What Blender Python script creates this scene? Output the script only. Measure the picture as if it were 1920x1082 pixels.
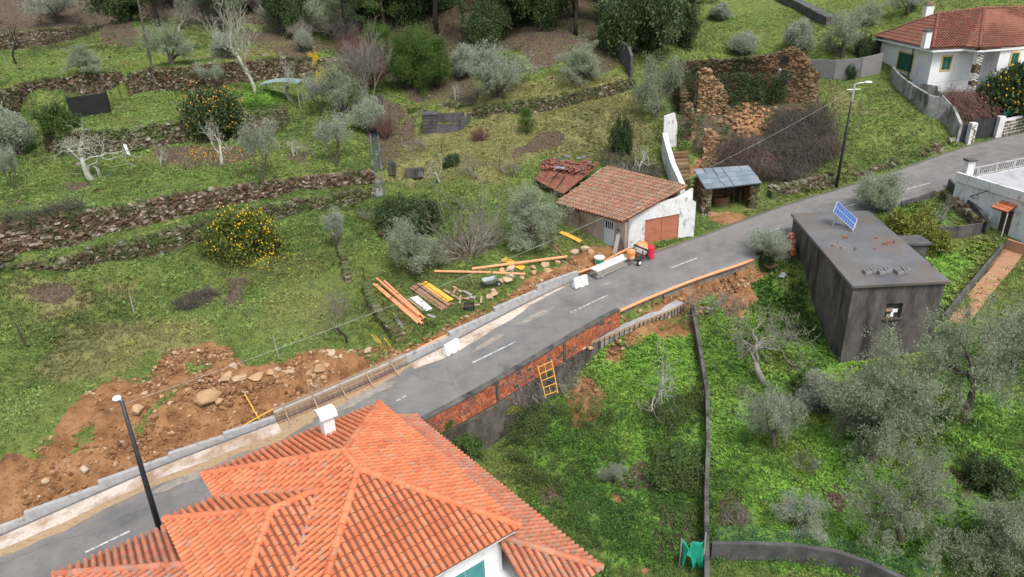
import bpy, bmesh, math, random
import numpy as np
from mathutils import Vector, Matrix

for o in list(bpy.data.objects): bpy.data.objects.remove(o)
S = bpy.context.scene
COL = S.collection
RAD = math.radians
random.seed(7); rng = np.random.default_rng(7)

# ------------------------------------------------------------------ camera
IW, IH, FPX = 1920.0, 1082.0, 1280.0
PITCH, ROLL, CAMH = RAD(25.0), RAD(2.7), 20.0
_f = np.array([0, math.cos(PITCH), -math.sin(PITCH)]); _r0 = np.array([1.0, 0, 0]); _u0 = np.cross(_r0, _f)
CR = math.cos(ROLL)*_r0 - math.sin(ROLL)*_u0
CU = math.sin(ROLL)*_r0 + math.cos(ROLL)*_u0
CP = np.array([0, 0, CAMH])
cam = bpy.data.cameras.new('Camera'); cam_o = bpy.data.objects.new('Camera', cam); COL.objects.link(cam_o)
cam_o.matrix_world = Matrix(((CR[0], CU[0], -_f[0], 0), (CR[1], CU[1], -_f[1], 0), (CR[2], CU[2], -_f[2], CAMH), (0, 0, 0, 1)))
cam.sensor_width = 36; cam.lens = 36*FPX/IW; cam.clip_start = .5; cam.clip_end = 3000
S.camera = cam_o

# ------------------------------------------------------------------ sky, sun, exposure
world = bpy.data.worlds.new("World"); S.world = world; world.use_nodes = True
wn = world.node_tree.nodes; wl = world.node_tree.links
bg = wn['Background']; sky = wn.new('ShaderNodeTexSky'); sky.sky_type = 'NISHITA'; sky.sun_disc = False
SUN_EL, SUN_ROT = RAD(58), RAD(150)
sky.sun_elevation = SUN_EL; sky.sun_rotation = SUN_ROT; sky.air_density = 1.6; sky.dust_density = 4.0; sky.ozone_density = .6
hsv = wn.new('ShaderNodeHueSaturation'); hsv.inputs['Saturation'].default_value = .45          # overcast: the blue is mostly gone
wl.new(sky.outputs[0], hsv.inputs['Color']); wl.new(hsv.outputs[0], bg.inputs[0]); bg.inputs[1].default_value = 0.135
sun = bpy.data.lights.new('Sun', 'SUN'); sun.energy = 1.7; sun.angle = RAD(16); sun.color = (1, .97, .92)
sun_o = bpy.data.objects.new('Sun', sun); COL.objects.link(sun_o)
_sd = Vector((math.sin(SUN_ROT)*math.cos(SUN_EL), math.cos(SUN_ROT)*math.cos(SUN_EL), math.sin(SUN_EL)))
sun_o.rotation_euler = _sd.to_track_quat('Z', 'Y').to_euler()
sun_o.location = (0, 0, 60)
S.view_settings.view_transform = 'Standard'; S.view_settings.look = 'None'; S.view_settings.gamma = 1; S.view_settings.exposure = .55
S.view_settings.use_curve_mapping = False

# ------------------------------------------------------------------ a photo pixel and a height give a real place
def ray(px, py):
    d = _f*FPX + CR*(px-IW/2) + CU*(IH/2-py)
    return d/np.linalg.norm(d)
def P(px, py, z=0.0):
    d = ray(px, py); return CP + d*((z-CAMH)/d[2])

def smooth(t):
    t = np.clip(t, 0, 1); return t*t*(3-2*t)
def resample(pts, step):
    pts = np.asarray(pts, float); d = np.linalg.norm(np.diff(pts, axis=0), axis=1); s = np.concatenate([[0], np.cumsum(d)])
    n = max(2, int(round(s[-1]/step))+1); t = np.linspace(0, s[-1], n)
    return np.stack([np.interp(t, s, pts[:, k]) for k in range(pts.shape[1])], 1)
def catmull(pts, per=6):
    pts = np.asarray(pts, float); out = []
    n = len(pts)
    for i in range(n-1):
        p0, p1, p2, p3 = pts[max(i-1, 0)], pts[i], pts[i+1], pts[min(i+2, n-1)]
        for k in range(per):
            t = k/per
            out.append(.5*((2*p1)+(-p0+p2)*t+(2*p0-5*p1+4*p2-p3)*t*t+(-p0+3*p1-3*p2+p3)*t**3))
    out.append(pts[-1]); return np.array(out)
def vnoise(x, y, seed=0):
    """smooth value noise, vectorised"""
    xi = np.floor(x).astype(np.int64); yi = np.floor(y).astype(np.int64); xf = x-xi; yf = y-yi
    def hsh(a, b):
        v = (a*374761393+b*668265263+seed*974711) & 0x7fffffff
        v = ((v ^ (v >> 13))*1274126177) & 0x7fffffff
        return ((v ^ (v >> 16)) & 0xffff)/65535.0
    u = xf*xf*(3-2*xf); v = yf*yf*(3-2*yf)
    return (hsh(xi, yi)*(1-u)+hsh(xi+1, yi)*u)*(1-v)+(hsh(xi, yi+1)*(1-u)+hsh(xi+1, yi+1)*u)*v
def fbm(x, y, seed=0, o=4):
    r = 0; a = .5; f = 1.0
    for k in range(o):
        r = r+a*vnoise(x*f, y*f, seed+k*17); a *= .5; f *= 2.03
    return r
def poly_dist(X, Y, poly):
    """distance, signed side (left +) and arc position of the nearest point of a polyline"""
    best = np.full(X.shape, 1e9); sgn = np.zeros(X.shape); arc = np.zeros(X.shape); s0 = 0.0
    for a, b in zip(poly[:-1], poly[1:]):
        dx, dy = b[0]-a[0], b[1]-a[1]; L = math.hypot(dx, dy)
        if L < 1e-6: continue
        t = np.clip(((X-a[0])*dx+(Y-a[1])*dy)/(L*L), 0, 1)
        qx, qy = X-(a[0]+t*dx), Y-(a[1]+t*dy); d = np.hypot(qx, qy)
        m = d < best-1e-9
        best = np.where(m, d, best); cr = dx*(Y-a[1])-dy*(X-a[0])
        sgn = np.where(m, np.sign(cr), sgn); arc = np.where(m, s0+t*L, arc); s0 += L
    return best, sgn, arc
def in_poly(X, Y, poly):
    r = np.zeros(X.shape, bool); n = len(poly)
    for i in range(n):
        x1, y1 = poly[i][:2]; x2, y2 = poly[(i+1) % n][:2]
        c = ((y1 > Y) != (y2 > Y)); r ^= c & (X < (x2-x1)*(Y-y1)/((y2-y1) if abs(y2-y1) > 1e-12 else 1e-12)+x1)
    return r

# ------------------------------------------------------------------ road course
_rl = [(-150, 1066, -1.2), (0, 1003, -.9), (190, 922, -.55), (320, 864, -.3), (515, 793, 0), (765, 683, .45), (930, 597, .85), (1080, 523, 1.3),
       (1195, 484, 1.65), (1300, 449, 2.0), (1420, 403, 2.5), (1500, 376, 2.8), (1580, 352, 3.1), (1690, 318, 3.7), (1790, 281, 4.4), (1920, 248, 5.0), (2080, 214, 5.7), (2300, 170, 6.6)]
_L = np.array([P(*q) for q in _rl])
_d0 = (_L[0]-_L[1]); _d0 /= np.linalg.norm(_d0)
_L = np.vstack([[_L[0]+_d0*60], [_L[0]+_d0*25], _L])
_L[0][2] = -5; _L[1][2] = -2.5
RL = resample(catmull(_L, 8), .5)
for _k in range(30):
    RL[1:-1] = (RL[:-2]+2*RL[1:-1]+RL[2:])/4
_t = np.gradient(RL[:, :2], axis=0); _t /= np.linalg.norm(_t, axis=1)[:, None]
RN = np.stack([_t[:, 1], -_t[:, 0]], 1)              # towards the downhill side
RW = 5.0
RR = RL.copy(); RR[:, :2] += RN*RW

# ------------------------------------------------------------------ dry stone terrace walls: foot line in the photo, height of the foot, height of the wall
TW = {
 'low':    ([(-120, 538, 4.2, .7), (0, 520, 4.0, .8), (115, 512, 3.9, .9), (190, 493, 3.8, 1.0), (265, 484, 3.8, 1.2), (395, 449, 3.7, 1.3), (515, 414, 3.6, 1.2), (635, 386, 3.5, 1.0), (704, 370, 3.5, .7)]),
 'second': ([(-120, 505, 5.2, 2.2), (0, 486, 5.1, 2.2), (145, 457, 5.0, 2.1), (230, 433, 5.0, 1.7), (335, 410, 4.9, 1.7), (430, 390, 4.8, 1.6), (550, 363, 4.7, 1.2), (640, 350, 4.6, 1.1), (702, 338, 4.6, .9)]),
 'third':  ([(90, 262, 9.0, 1.0), (94, 292, 8.1, 1.8), (160, 293, 8.0, 1.9), (250, 285, 7.95, 1.8), (330, 270, 7.9, 1.8), (400, 262, 7.8, 1.8), (500, 250, 7.6, 1.9), (537, 238, 7.6, 1.7), (540, 222, 8.0, 1.2), (520, 205, 8.7, .6)]),
 'fourth': ([(-120, 250, 10.2, 2.2), (0, 232, 10.2, 2.2), (60, 205, 10.4, 2.2), (120, 187, 10.6, 2.0), (200, 178, 10.6, 2.0), (238, 170, 10.7, 1.8)]),
 'fifth':  ([(245, 177, 10.6, 1.8), (285, 172, 10.7, 2.1), (340, 171, 10.7, 2.2), (420, 162, 10.7, 2.2), (520, 149, 10.6, 2.1), (600, 143, 10.4, 1.9), (662, 137, 10.4, 1.6)]),
 'upper':  ([(-120, 112, 14, 1.8), (0, 96, 14.0, 1.8), (90, 86, 14.1, 1.8), (160, 75, 14.3, 1.5), (225, 62, 14.6, 1.0)]),
 'middle': ([(880, 222, 7.1, .6), (905, 222, 7.1, 1.1), (960, 214, 7.3, 1.1), (1020, 206, 7.5, 1.1), (1100, 190, 7.9, 1.1), (1150, 177, 8.3, 1.0), (1192, 163, 8.7, .8)]),
 'small':  ([(768, 216, 7.3, .5), (810, 212, 7.4, .6), (850, 206, 7.6, .6), (882, 203, 7.7, .5)]),
}
TWP = {}
for k, pts in TW.items():
    q = np.array([list(P(a, b, c))+[h] for a, b, c, h in pts]); TWP[k] = resample(catmull(q, 6), .4)

# ------------------------------------------------------------------ ground heights
_ctrlA = [  # uphill side of the road (photo pixel, height)
 (20, 830, 1.9), (150, 790, 1.7), (300, 712, 1.6), (420, 690, 1.5), (520, 668, 1.3), (640, 650, 1.2), (40, 900, .75), (20, 950, -.3), (150, 890, .1), (200, 830, 1.15), (300, 800, 1.0), (330, 830, .3), (430, 780, .55), (450, 730, 1.0), (560, 710, .7), (620, 680, .8),
 (600, 600, 1.6), (700, 640, 1.1), (690, 570, 1.5), (790, 590, 1.2), (850, 560, 1.4), (950, 545, 1.3), (880, 600, .9), (800, 640, .75), (960, 480, 1.9), (1050, 480, 1.8), (1030, 520, 1.3), (1120, 480, 1.7),
 (300, 560, 2.4), (40, 600, 3.0), (150, 700, 2.1), (480, 480, 2.9), (600, 500, 2.4), (700, 405, 3.1), (635, 450, 2.7), (300, 500, 3.2), (150, 560, 3.1), (760, 460, 2.5), (900, 440, 2.4), (1060, 440, 2.1), (1145, 458, 1.9), (1185, 478, 1.7), (1290, 450, 2.0),
 (200, 320, 7.3), (400, 310, 7.1), (40, 360, 7.4), (600, 290, 6.6), (640, 260, 6.9), (560, 270, 7.0), (600, 200, 8.4), (300, 205, 10.0), (450, 180, 10.2), (150, 220, 10.1), (500, 175, 10.1), (60, 280, 8.6), (650, 180, 9.2),
 (60, 150, 13.0), (160, 128, 13.0), (330, 118, 13.1), (450, 100, 13.3), (600, 85, 13.3), (230, 110, 13.4), (70, 110, 13.7), (100, 40, 16.5), (20, 50, 16.3), (320, 60, 14.9), (420, 40, 15.6), (560, 50, 14.5), (200, 40, 16.3),
 (700, 300, 5.4), (705, 250, 6.5), (700, 190, 8.6), (760, 335, 4.4), (830, 325, 4.8), (760, 280, 5.7), (850, 260, 6.0), (780, 245, 6.4), (900, 300, 5.4), (1000, 275, 5.4), (1100, 275, 5.3), (950, 245, 6.3), (1050, 230, 6.6), (1150, 200, 7.5), (1200, 255, 6.0), (1235, 212, 7.0), (930, 340, 4.3), (870, 380, 3.6), (760, 390, 3.4),
 (935, 182, 8.9), (1090, 155, 9.6), (800, 190, 8.7), (760, 170, 9.2), (1000, 130, 10.8), (800, 100, 11.6), (680, 120, 10.8), (1000, 75, 13.0), (820, 60, 13.6), (1200, 100, 11.3), (1170, 135, 10.0), (700, 60, 13.6),
 (1010, 345, 3.7), (1150, 315, 4.6), (1225, 335, 4.2), (1262, 290, 5.0), (1260, 335, 3.5), (1320, 330, 3.6), (1365, 402, 2.55), (1330, 405, 2.4), (1420, 380, 2.8), (1330, 285, 4.9), (1400, 260, 5.4), (1480, 310, 4.0), (1540, 310, 3.9), (1560, 250, 5.4), (1390, 150, 8.0), (1270, 160, 8.2), (1520, 140, 8.6), (1450, 200, 6.8), (1300, 220, 6.6),
 (1600, 318, 3.9), (1650, 250, 5.6), (1600, 170, 7.8), (1680, 200, 7.0), (1730, 235, 6.0), (1780, 268, 4.9), (1575, 350, 3.15), (1680, 305, 4.1), (1480, 350, 3.2),
 (1680, 150, 8.6), (1750, 158, 8.4), (1900, 152, 8.4), (1660, 95, 10.0), (1780, 205, 6.8), (1900, 205, 6.6), (1830, 262, 4.9), (1910, 240, 5.3),
 (1490, 88, 10.8), (1400, 70, 11.6), (1300, 90, 11.2), (1585, 95, 10.5), (1300, 35, 13.4), (1500, 40, 13.0), (1450, 12, 14.4), (1620, 60, 12.0), (1720, 25, 13.6), (1900, 5, 14.5), (1550, 20, 13.8)]
_ctrlAw = [(-140, 160, 42), (-70, 170, 44), (0, 170, 44), (70, 170, 44), (160, 170, 42), (-130, 110, 26), (0, 115, 26), (100, 115, 24), (-70, 112, 26), (-140, 60, 9), (-110, 20, 0), (-55, 20, .5), (150, 90, 14), (170, 130, 25), (130, 78, 8)]
_ctrlB = [  # downhill side
 (1000, 745, -2.0), (1060, 720, -1.6), (1100, 690, -1.1), (900, 815, -2.6), (1150, 690, -.9), (1250, 620, .1), (1300, 590, .4), (1280, 560, .95), (1400, 505, 1.35), (1440, 488, 1.55), (1200, 630, .1), (1390, 545, .3), (1470, 500, .9), (1450, 540, -.1), (1490, 505, -.1), (1550, 620, -.8), (1220, 765, -2.0), (1080, 780, -2.1), (1150, 850, -2.9), (1000, 870, -3.0), (1250, 900, -3.1), (1150, 1000, -3.7), (1250, 1040, -3.8), (1320, 700, -1.4), (1320, 850, -2.6),
 (1440, 715, -1.3), (1455, 840, -1.9), (1400, 950, -2.5), (1500, 900, -2.2), (1630, 862, -1.7), (1675, 1015, -2.6), (1500, 1060, -3.3), (1700, 750, -1.0), (1800, 800, -1.0), (1880, 900, -1.3), (1850, 1040, -2.4), (1780, 640, -.4), (1800, 600, .2), (1850, 540, 1.0), (1900, 480, 1.8), (1780, 500, 1.0), (1900, 620, .4), (1830, 470, 1.6),
 (1770, 410, 2.6), (1700, 440, 2.2), (1640, 395, 2.9), (1700, 372, 3.2), (1780, 360, 3.5), (1870, 450, 2.2)]
_ctrlBw = [(-15, 16, -3.0), (-40, 0, -6), (-3, 14, -4), (5, 10, -5), (40, 10, -5), (60, 30, -1), (80, 50, 2.5), (0, -30, -12), (-80, -40, -14), (80, -20, -8), (140, 60, 4), (60, 46, 3.0), (46, 44, 2.6)]
def tps_fit(xy, z, lam):
    n = len(xy); d = np.linalg.norm(xy[:, None]-xy[None], axis=2); K = np.where(d > 0, d*d*np.log(d+1e-12), 0)+lam*np.eye(n)
    A = np.zeros((n+3, n+3)); A[:n, :n] = K; A[:n, n] = 1; A[:n, n+1:] = xy; A[n, :n] = 1; A[n+1:, :n] = xy.T
    return np.linalg.solve(A, np.concatenate([z, np.zeros(3)])), xy
def tps_eval(w, X, Y):
    c, xy = w; out = c[-3]+c[-2]*X+c[-1]*Y
    for i in range(len(xy)):
        r2 = (X-xy[i, 0])**2+(Y-xy[i, 1])**2; out = out+c[i]*.5*r2*np.log(r2+1e-12)
    return out
CUT = [(20, 930, 0, .5), (90, 892, .15, .7), (150, 862, .2, .8), (215, 838, .25, .85), (300, 818, .3, .9), (370, 795, .35, .9), (440, 776, .4, .8), (500, 752, .45, .7), (570, 728, .5, .6), (640, 700, .55, .4)]
CUTP = resample(catmull(np.array([list(P(a, b, c))+[h] for a, b, c, h in CUT]), 6), .4)      # edge of the excavation above the road
def wall_steps(X, Y):
    out = np.zeros(X.shape)
    for k, q in list(TWP.items())+[('cut', CUTP)]:
        m = (X > q[:, 0].min()-22) & (X < q[:, 0].max()+22) & (Y > q[:, 1].min()-22) & (Y < q[:, 1].max()+22)
        if not m.any(): continue
        d, s, a = poly_dist(X[m], Y[m], q)
        sa = np.concatenate([[0], np.cumsum(np.linalg.norm(np.diff(q[:, :2], axis=0), axis=1))])
        Hh = np.interp(a, sa, q[:, 3]); sd = d*s-.42                      # left of the line = uphill
        out[m] += Hh*(np.where(sd > 0, .5, -.5)*np.exp(-(d/7.0)**2) if k != 'cut' else (smooth((d*s+fbm(X[m]*1.3, Y[m]*1.3, 40)*1.2-.5)/.7)-.5)*np.exp(-(d/4.0)**2))
    return out
_A = np.array([P(*q) for q in _ctrlA]+[list(q) for q in _ctrlAw])
for k, q in TWP.items():                                                # wall feet are control points too
    for i in range(2, len(q)-2, 9):
        n = np.array([-(q[i+1, 1]-q[i-1, 1]), q[i+1, 0]-q[i-1, 0]]); n /= np.linalg.norm(n)
        _A = np.vstack([_A, [[q[i, 0]-n[0]*.5, q[i, 1]-n[1]*.5, q[i, 2]], [q[i, 0]+n[0]*.9, q[i, 1]+n[1]*.9, q[i, 2]+q[i, 3]]]])
for i in range(0, len(RL), 6):                                          # verge along the upper road edge
    _A = np.vstack([_A, [[RL[i, 0]-RN[i, 0]*1.3, RL[i, 1]-RN[i, 1]*1.3, RL[i, 2]+.1]]])
_B = np.array([P(*q) for q in _ctrlB]+[list(q) for q in _ctrlBw])
for i in range(0, len(RR), 6):
    px_ok = RR[i, 0] > 17 
    if px_ok: _B = np.vstack([_B, [[RR[i, 0]+RN[i, 0]*.6, RR[i, 1]+RN[i, 1]*.6, RR[i, 2]-.1]]])
TA = tps_fit(_A[:, :2], _A[:, 2]-wall_steps(_A[:, 0], _A[:, 1]), 3.0)
TB = tps_fit(_B[:, :2], _B[:, 2], 3.0)
def ground_raw(X, Y):
    X = np.asarray(X, float); Y = np.asarray(Y, float)
    r = np.hypot(X, Y-60); k = np.where(r > 130, 130/np.maximum(r, 1), 1.0)     # beyond the modelled land the heights carry on outwards
    xx, yy = X*k, 60+(Y-60)*k
    hA = tps_eval(TA, xx, yy)+wall_steps(xx, yy); hB = tps_eval(TB, xx, yy)
    bump = (fbm(X*.55, Y*.55, 3)-.47)*.34+(fbm(X*1.9, Y*1.9, 8, 3)-.44)*.14
    dl, sl, al = poly_dist(X, Y, RL[::3]); dr, sr, ar = poly_dist(X, Y, RR[::3])
    sa = np.concatenate([[0], np.cumsum(np.linalg.norm(np.diff(RL[::3, :2], axis=0), axis=1))]); sb = np.concatenate([[0], np.cumsum(np.linalg.norm(np.diff(RR[::3, :2], axis=0), axis=1))])
    zl = np.interp(al, sa, RL[::3, 2]); zr = np.interp(ar, sb, RR[::3, 2])
    up = sl > 0; low = sr < 0
    h = np.where(up, (zl-.12)*(1-smooth((dl-.25)/1.1))+(hA+bump)*smooth((dl-.25)/1.1), np.where(low, hB+bump*smooth(dr/.8), (zl*dr+zr*dl)/(dl+dr+1e-9)-.12))
    # the lower side never climbs over the carriageway right beside it
    h = np.where(low & (dr < 2.0), np.minimum(h, zr-.1+(dr*.25)), h)
    return h

# ------------------------------------------------------------------ helpers: objects
WLOC = {}
def tag(o, label=None, cat=None, group=None, kind=None):
    if label: o['label'] = label
    if cat: o['category'] = cat
    if group: o['group'] = group
    if kind: o['kind'] = kind
    return o
def thing(name, loc, label, cat, group=None):
    o = bpy.data.objects.new(name, None); o.empty_display_size = .3; COL.objects.link(o)
    o.location = loc; WLOC[o.name] = np.array(loc, float); return tag(o, label, cat, group)
def copy_tree(o, loc, rz=0, sc=1.0, label=None, group=None, parent=None):
    c = o.copy(); COL.objects.link(c)
    if parent is not None: c.parent = parent
    else:
        c.location = loc; c.rotation_euler = (0, 0, rz); c.scale = (sc, sc, sc) if not hasattr(sc, '__len__') else sc
        WLOC[c.name] = np.array(loc, float)
        if label: c['label'] = label
        if group: c['group'] = group
    for ch in o.children: copy_tree(ch, None, parent=c)
    return c
class MB:
    """collects shapes in world coordinates and links them as one mesh object"""
    def __init__(s): s.v = []; s.f = []; s.m = []; s.t = []; s.n = 0
    def add(s, v, f, m=0, t=None):
        v = np.asarray(v, float); s.v.append(v)
        s.f += [tuple(int(i)+s.n for i in q) for q in f]; s.m += [m]*len(f)
        s.t += ([random.random()]*len(f) if t is None else ([t]*len(f) if not hasattr(t, '__len__') else list(t))); s.n += len(v)
        return s
    def box(s, c, size, rot=None, m=0, t=None, jit=0):
        h = np.array(size)/2; v = np.array([[x, y, z] for z in (-1, 1) for y in (-1, 1) for x in (-1, 1)])*h
        if jit: v = v+rng.uniform(-jit, jit, (8, 3))*np.array(size)
        if rot is not None: v = v @ np.array(rot).T
        return s.add(v+np.array(c), [(0, 2, 3, 1), (4, 5, 7, 6), (0, 1, 5, 4), (2, 6, 7, 3), (0, 4, 6, 2), (1, 3, 7, 5)], m, t)
    def beam(s, a, b, w, h, up=(0, 0, 1), m=0, t=None):
        a = np.array(a, float); b = np.array(b, float); d = b-a; L = np.linalg.norm(d); x = d/L
        y = np.cross(up, x); 
        if np.linalg.norm(y) < 1e-4: y = np.array([0, 1.0, 0])
        y /= np.linalg.norm(y); z = np.cross(x, y)
        return s.box((a+b)/2, (L, w, h), np.stack([x, y, z], 1), m, t)
    def prism(s, pts, z0, z1, m=0, t=None):
        """vertical prism over a ground outline; z0 / z1 numbers or lists"""
        n = len(pts); A = z0 if hasattr(z0, '__len__') else [z0]*n; B = z1 if hasattr(z1, '__len__') else [z1]*n
        v = [[p[0], p[1], A[i]] for i, p in enumerate(pts)]+[[p[0], p[1], B[i]] for i, p in enumerate(pts)]
        return s.add(v, [tuple(range(n))[::-1], tuple(range(n, 2*n))]+[(i, (i+1) % n, n+(i+1) % n, n+i) for i in range(n)], m, t)
    def tube(s, pts, r, n=6, m=0, t=None, cap=True):
        pts = np.asarray(pts, float); k = len(pts); rr = np.full(k, r, float) if not hasattr(r, '__len__') else np.asarray(r, float)
        tg = np.gradient(pts, axis=0); tg /= np.linalg.norm(tg, axis=1)[:, None]+1e-9
        ref = np.array([0, 0, 1.0]) if abs(tg[:, 2]).mean() < .8 else np.array([1.0, 0, 0])
        a = np.cross(tg, ref); a /= np.linalg.norm(a, axis=1)[:, None]+1e-9; b = np.cross(tg, a)
        an = np.arange(n)*2*math.pi/n
        v = (pts[:, None]+rr[:, None, None]*(a[:, None]*np.cos(an)[None, :, None]+b[:, None]*np.sin(an)[None, :, None])).reshape(-1, 3)
        f = [(i*n+j, i*n+(j+1) % n, (i+1)*n+(j+1) % n, (i+1)*n+j) for i in range(k-1) for j in range(n)]
        if cap: f += [tuple(range(n))[::-1], tuple(range((k-1)*n, k*n))]
        return s.add(v, f, m, t)
    def cyl(s, c, r, h, n=16, r2=None, m=0, t=None):
        return s.tube([c, (c[0], c[1], c[2]+h)], [r, r if r2 is None else r2], n, m, t)
    def lathe(s, c, prof, n=16, rot=None, m=0, t=None):
        an = np.arange(n)*2*math.pi/n; v = np.array([[r*math.cos(q), r*math.sin(q), z] for r, z in prof for q in an])
        if rot is not None: v = v @ np.array(rot).T
        f = [(i*n+j, i*n+(j+1) % n, (i+1)*n+(j+1) % n, (i+1)*n+j) for i in range(len(prof)-1) for j in range(n)]
        f += [tuple(range(n))[::-1], tuple(range((len(prof)-1)*n, len(prof)*n))]
        return s.add(v+np.array(c), f, m, t)
    def rock(s, c, size, m=0, t=None, sub=1, seed=None, flat=.8):
        bm = bmesh.new(); q = rng.normal(size=(13 if sub < 2 else 20, 3)); q /= np.linalg.norm(q, axis=1)[:, None]; q *= rng.uniform(.8, 1.12, (len(q), 1))
        for x in q: bm.verts.new(x)
        bmesh.ops.convex_hull(bm, input=list(bm.verts)); bmesh.ops.bevel(bm, geom=list(bm.edges), offset=.07, segments=1, affect='EDGES') if sub > 1 else None
        bm.verts.index_update(); v = np.array([x.co[:] for x in bm.verts]); f = [tuple(x.index for x in y.verts) for y in bm.faces]; bm.free()
        an = rng.uniform(0, 6.3); c_, s_ = math.cos(an), math.sin(an)
        v = v*np.array(size); v = v @ np.array([[c_, s_, 0], [-s_, c_, 0], [0, 0, 1.0]])
        return s.add(v+np.array(c), f, m, t)
    def build(s, name, mats, parent=None, loc=None, smooth_=False, bevel=0):
        if not s.v: return None
        V = np.concatenate(s.v); off = np.zeros(3)
        if parent is not None: off = WLOC[parent.name]
        elif loc is not None: off = np.array(loc, float)
        me = bpy.data.meshes.new(name); me.from_pydata((V-off).tolist(), [], s.f)
        mats = mats if isinstance(mats, (list, tuple)) else [mats]
        for q in mats: me.materials.append(q)
        if len(mats) > 1: me.polygons.foreach_set('material_index', np.array(s.m, np.int32))
        at = me.attributes.new('tint', 'FLOAT', 'FACE'); at.data.foreach_set('value', np.array(s.t, np.float32))
        if smooth_: me.polygons.foreach_set('use_smooth', np.ones(len(me.polygons), bool))
        me.update()
        o = bpy.data.objects.new(name, me); COL.objects.link(o)
        if bevel:
            md = o.modifiers.new('bevel', 'BEVEL'); md.width = bevel; md.segments = 2; md.limit_method = 'ANGLE'
        if parent is not None: o.parent = parent; WLOC[o.name] = off
        else: o.location = off; WLOC[o.name] = off
        return o
def fastmesh(name, V, F, tint=None, mats=(), attr=None):
    """big mesh from numpy: V (n,3), F (m,k) with one k"""
    me = bpy.data.meshes.new(name); k = F.shape[1]
    me.vertices.add(len(V)); me.vertices.foreach_set('co', V.astype(np.float32).ravel())
    me.loops.add(F.size); me.loops.foreach_set('vertex_index', F.astype(np.int32).ravel())
    me.polygons.add(len(F)); me.polygons.foreach_set('loop_start', np.arange(0, F.size, k, dtype=np.int32)); me.polygons.foreach_set('loop_total', np.full(len(F), k, np.int32))
    for m in mats: me.materials.append(m)
    if tint is not None:
        at = me.attributes.new('tint', 'FLOAT', 'FACE'); at.data.foreach_set('value', tint.astype(np.float32))
    if attr:
        for n_, (dom, a) in attr.items():
            q = me.attributes.new(n_, 'FLOAT', dom); q.data.foreach_set('value', a.astype(np.float32))
    me.update(); me.validate(); return me

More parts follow.
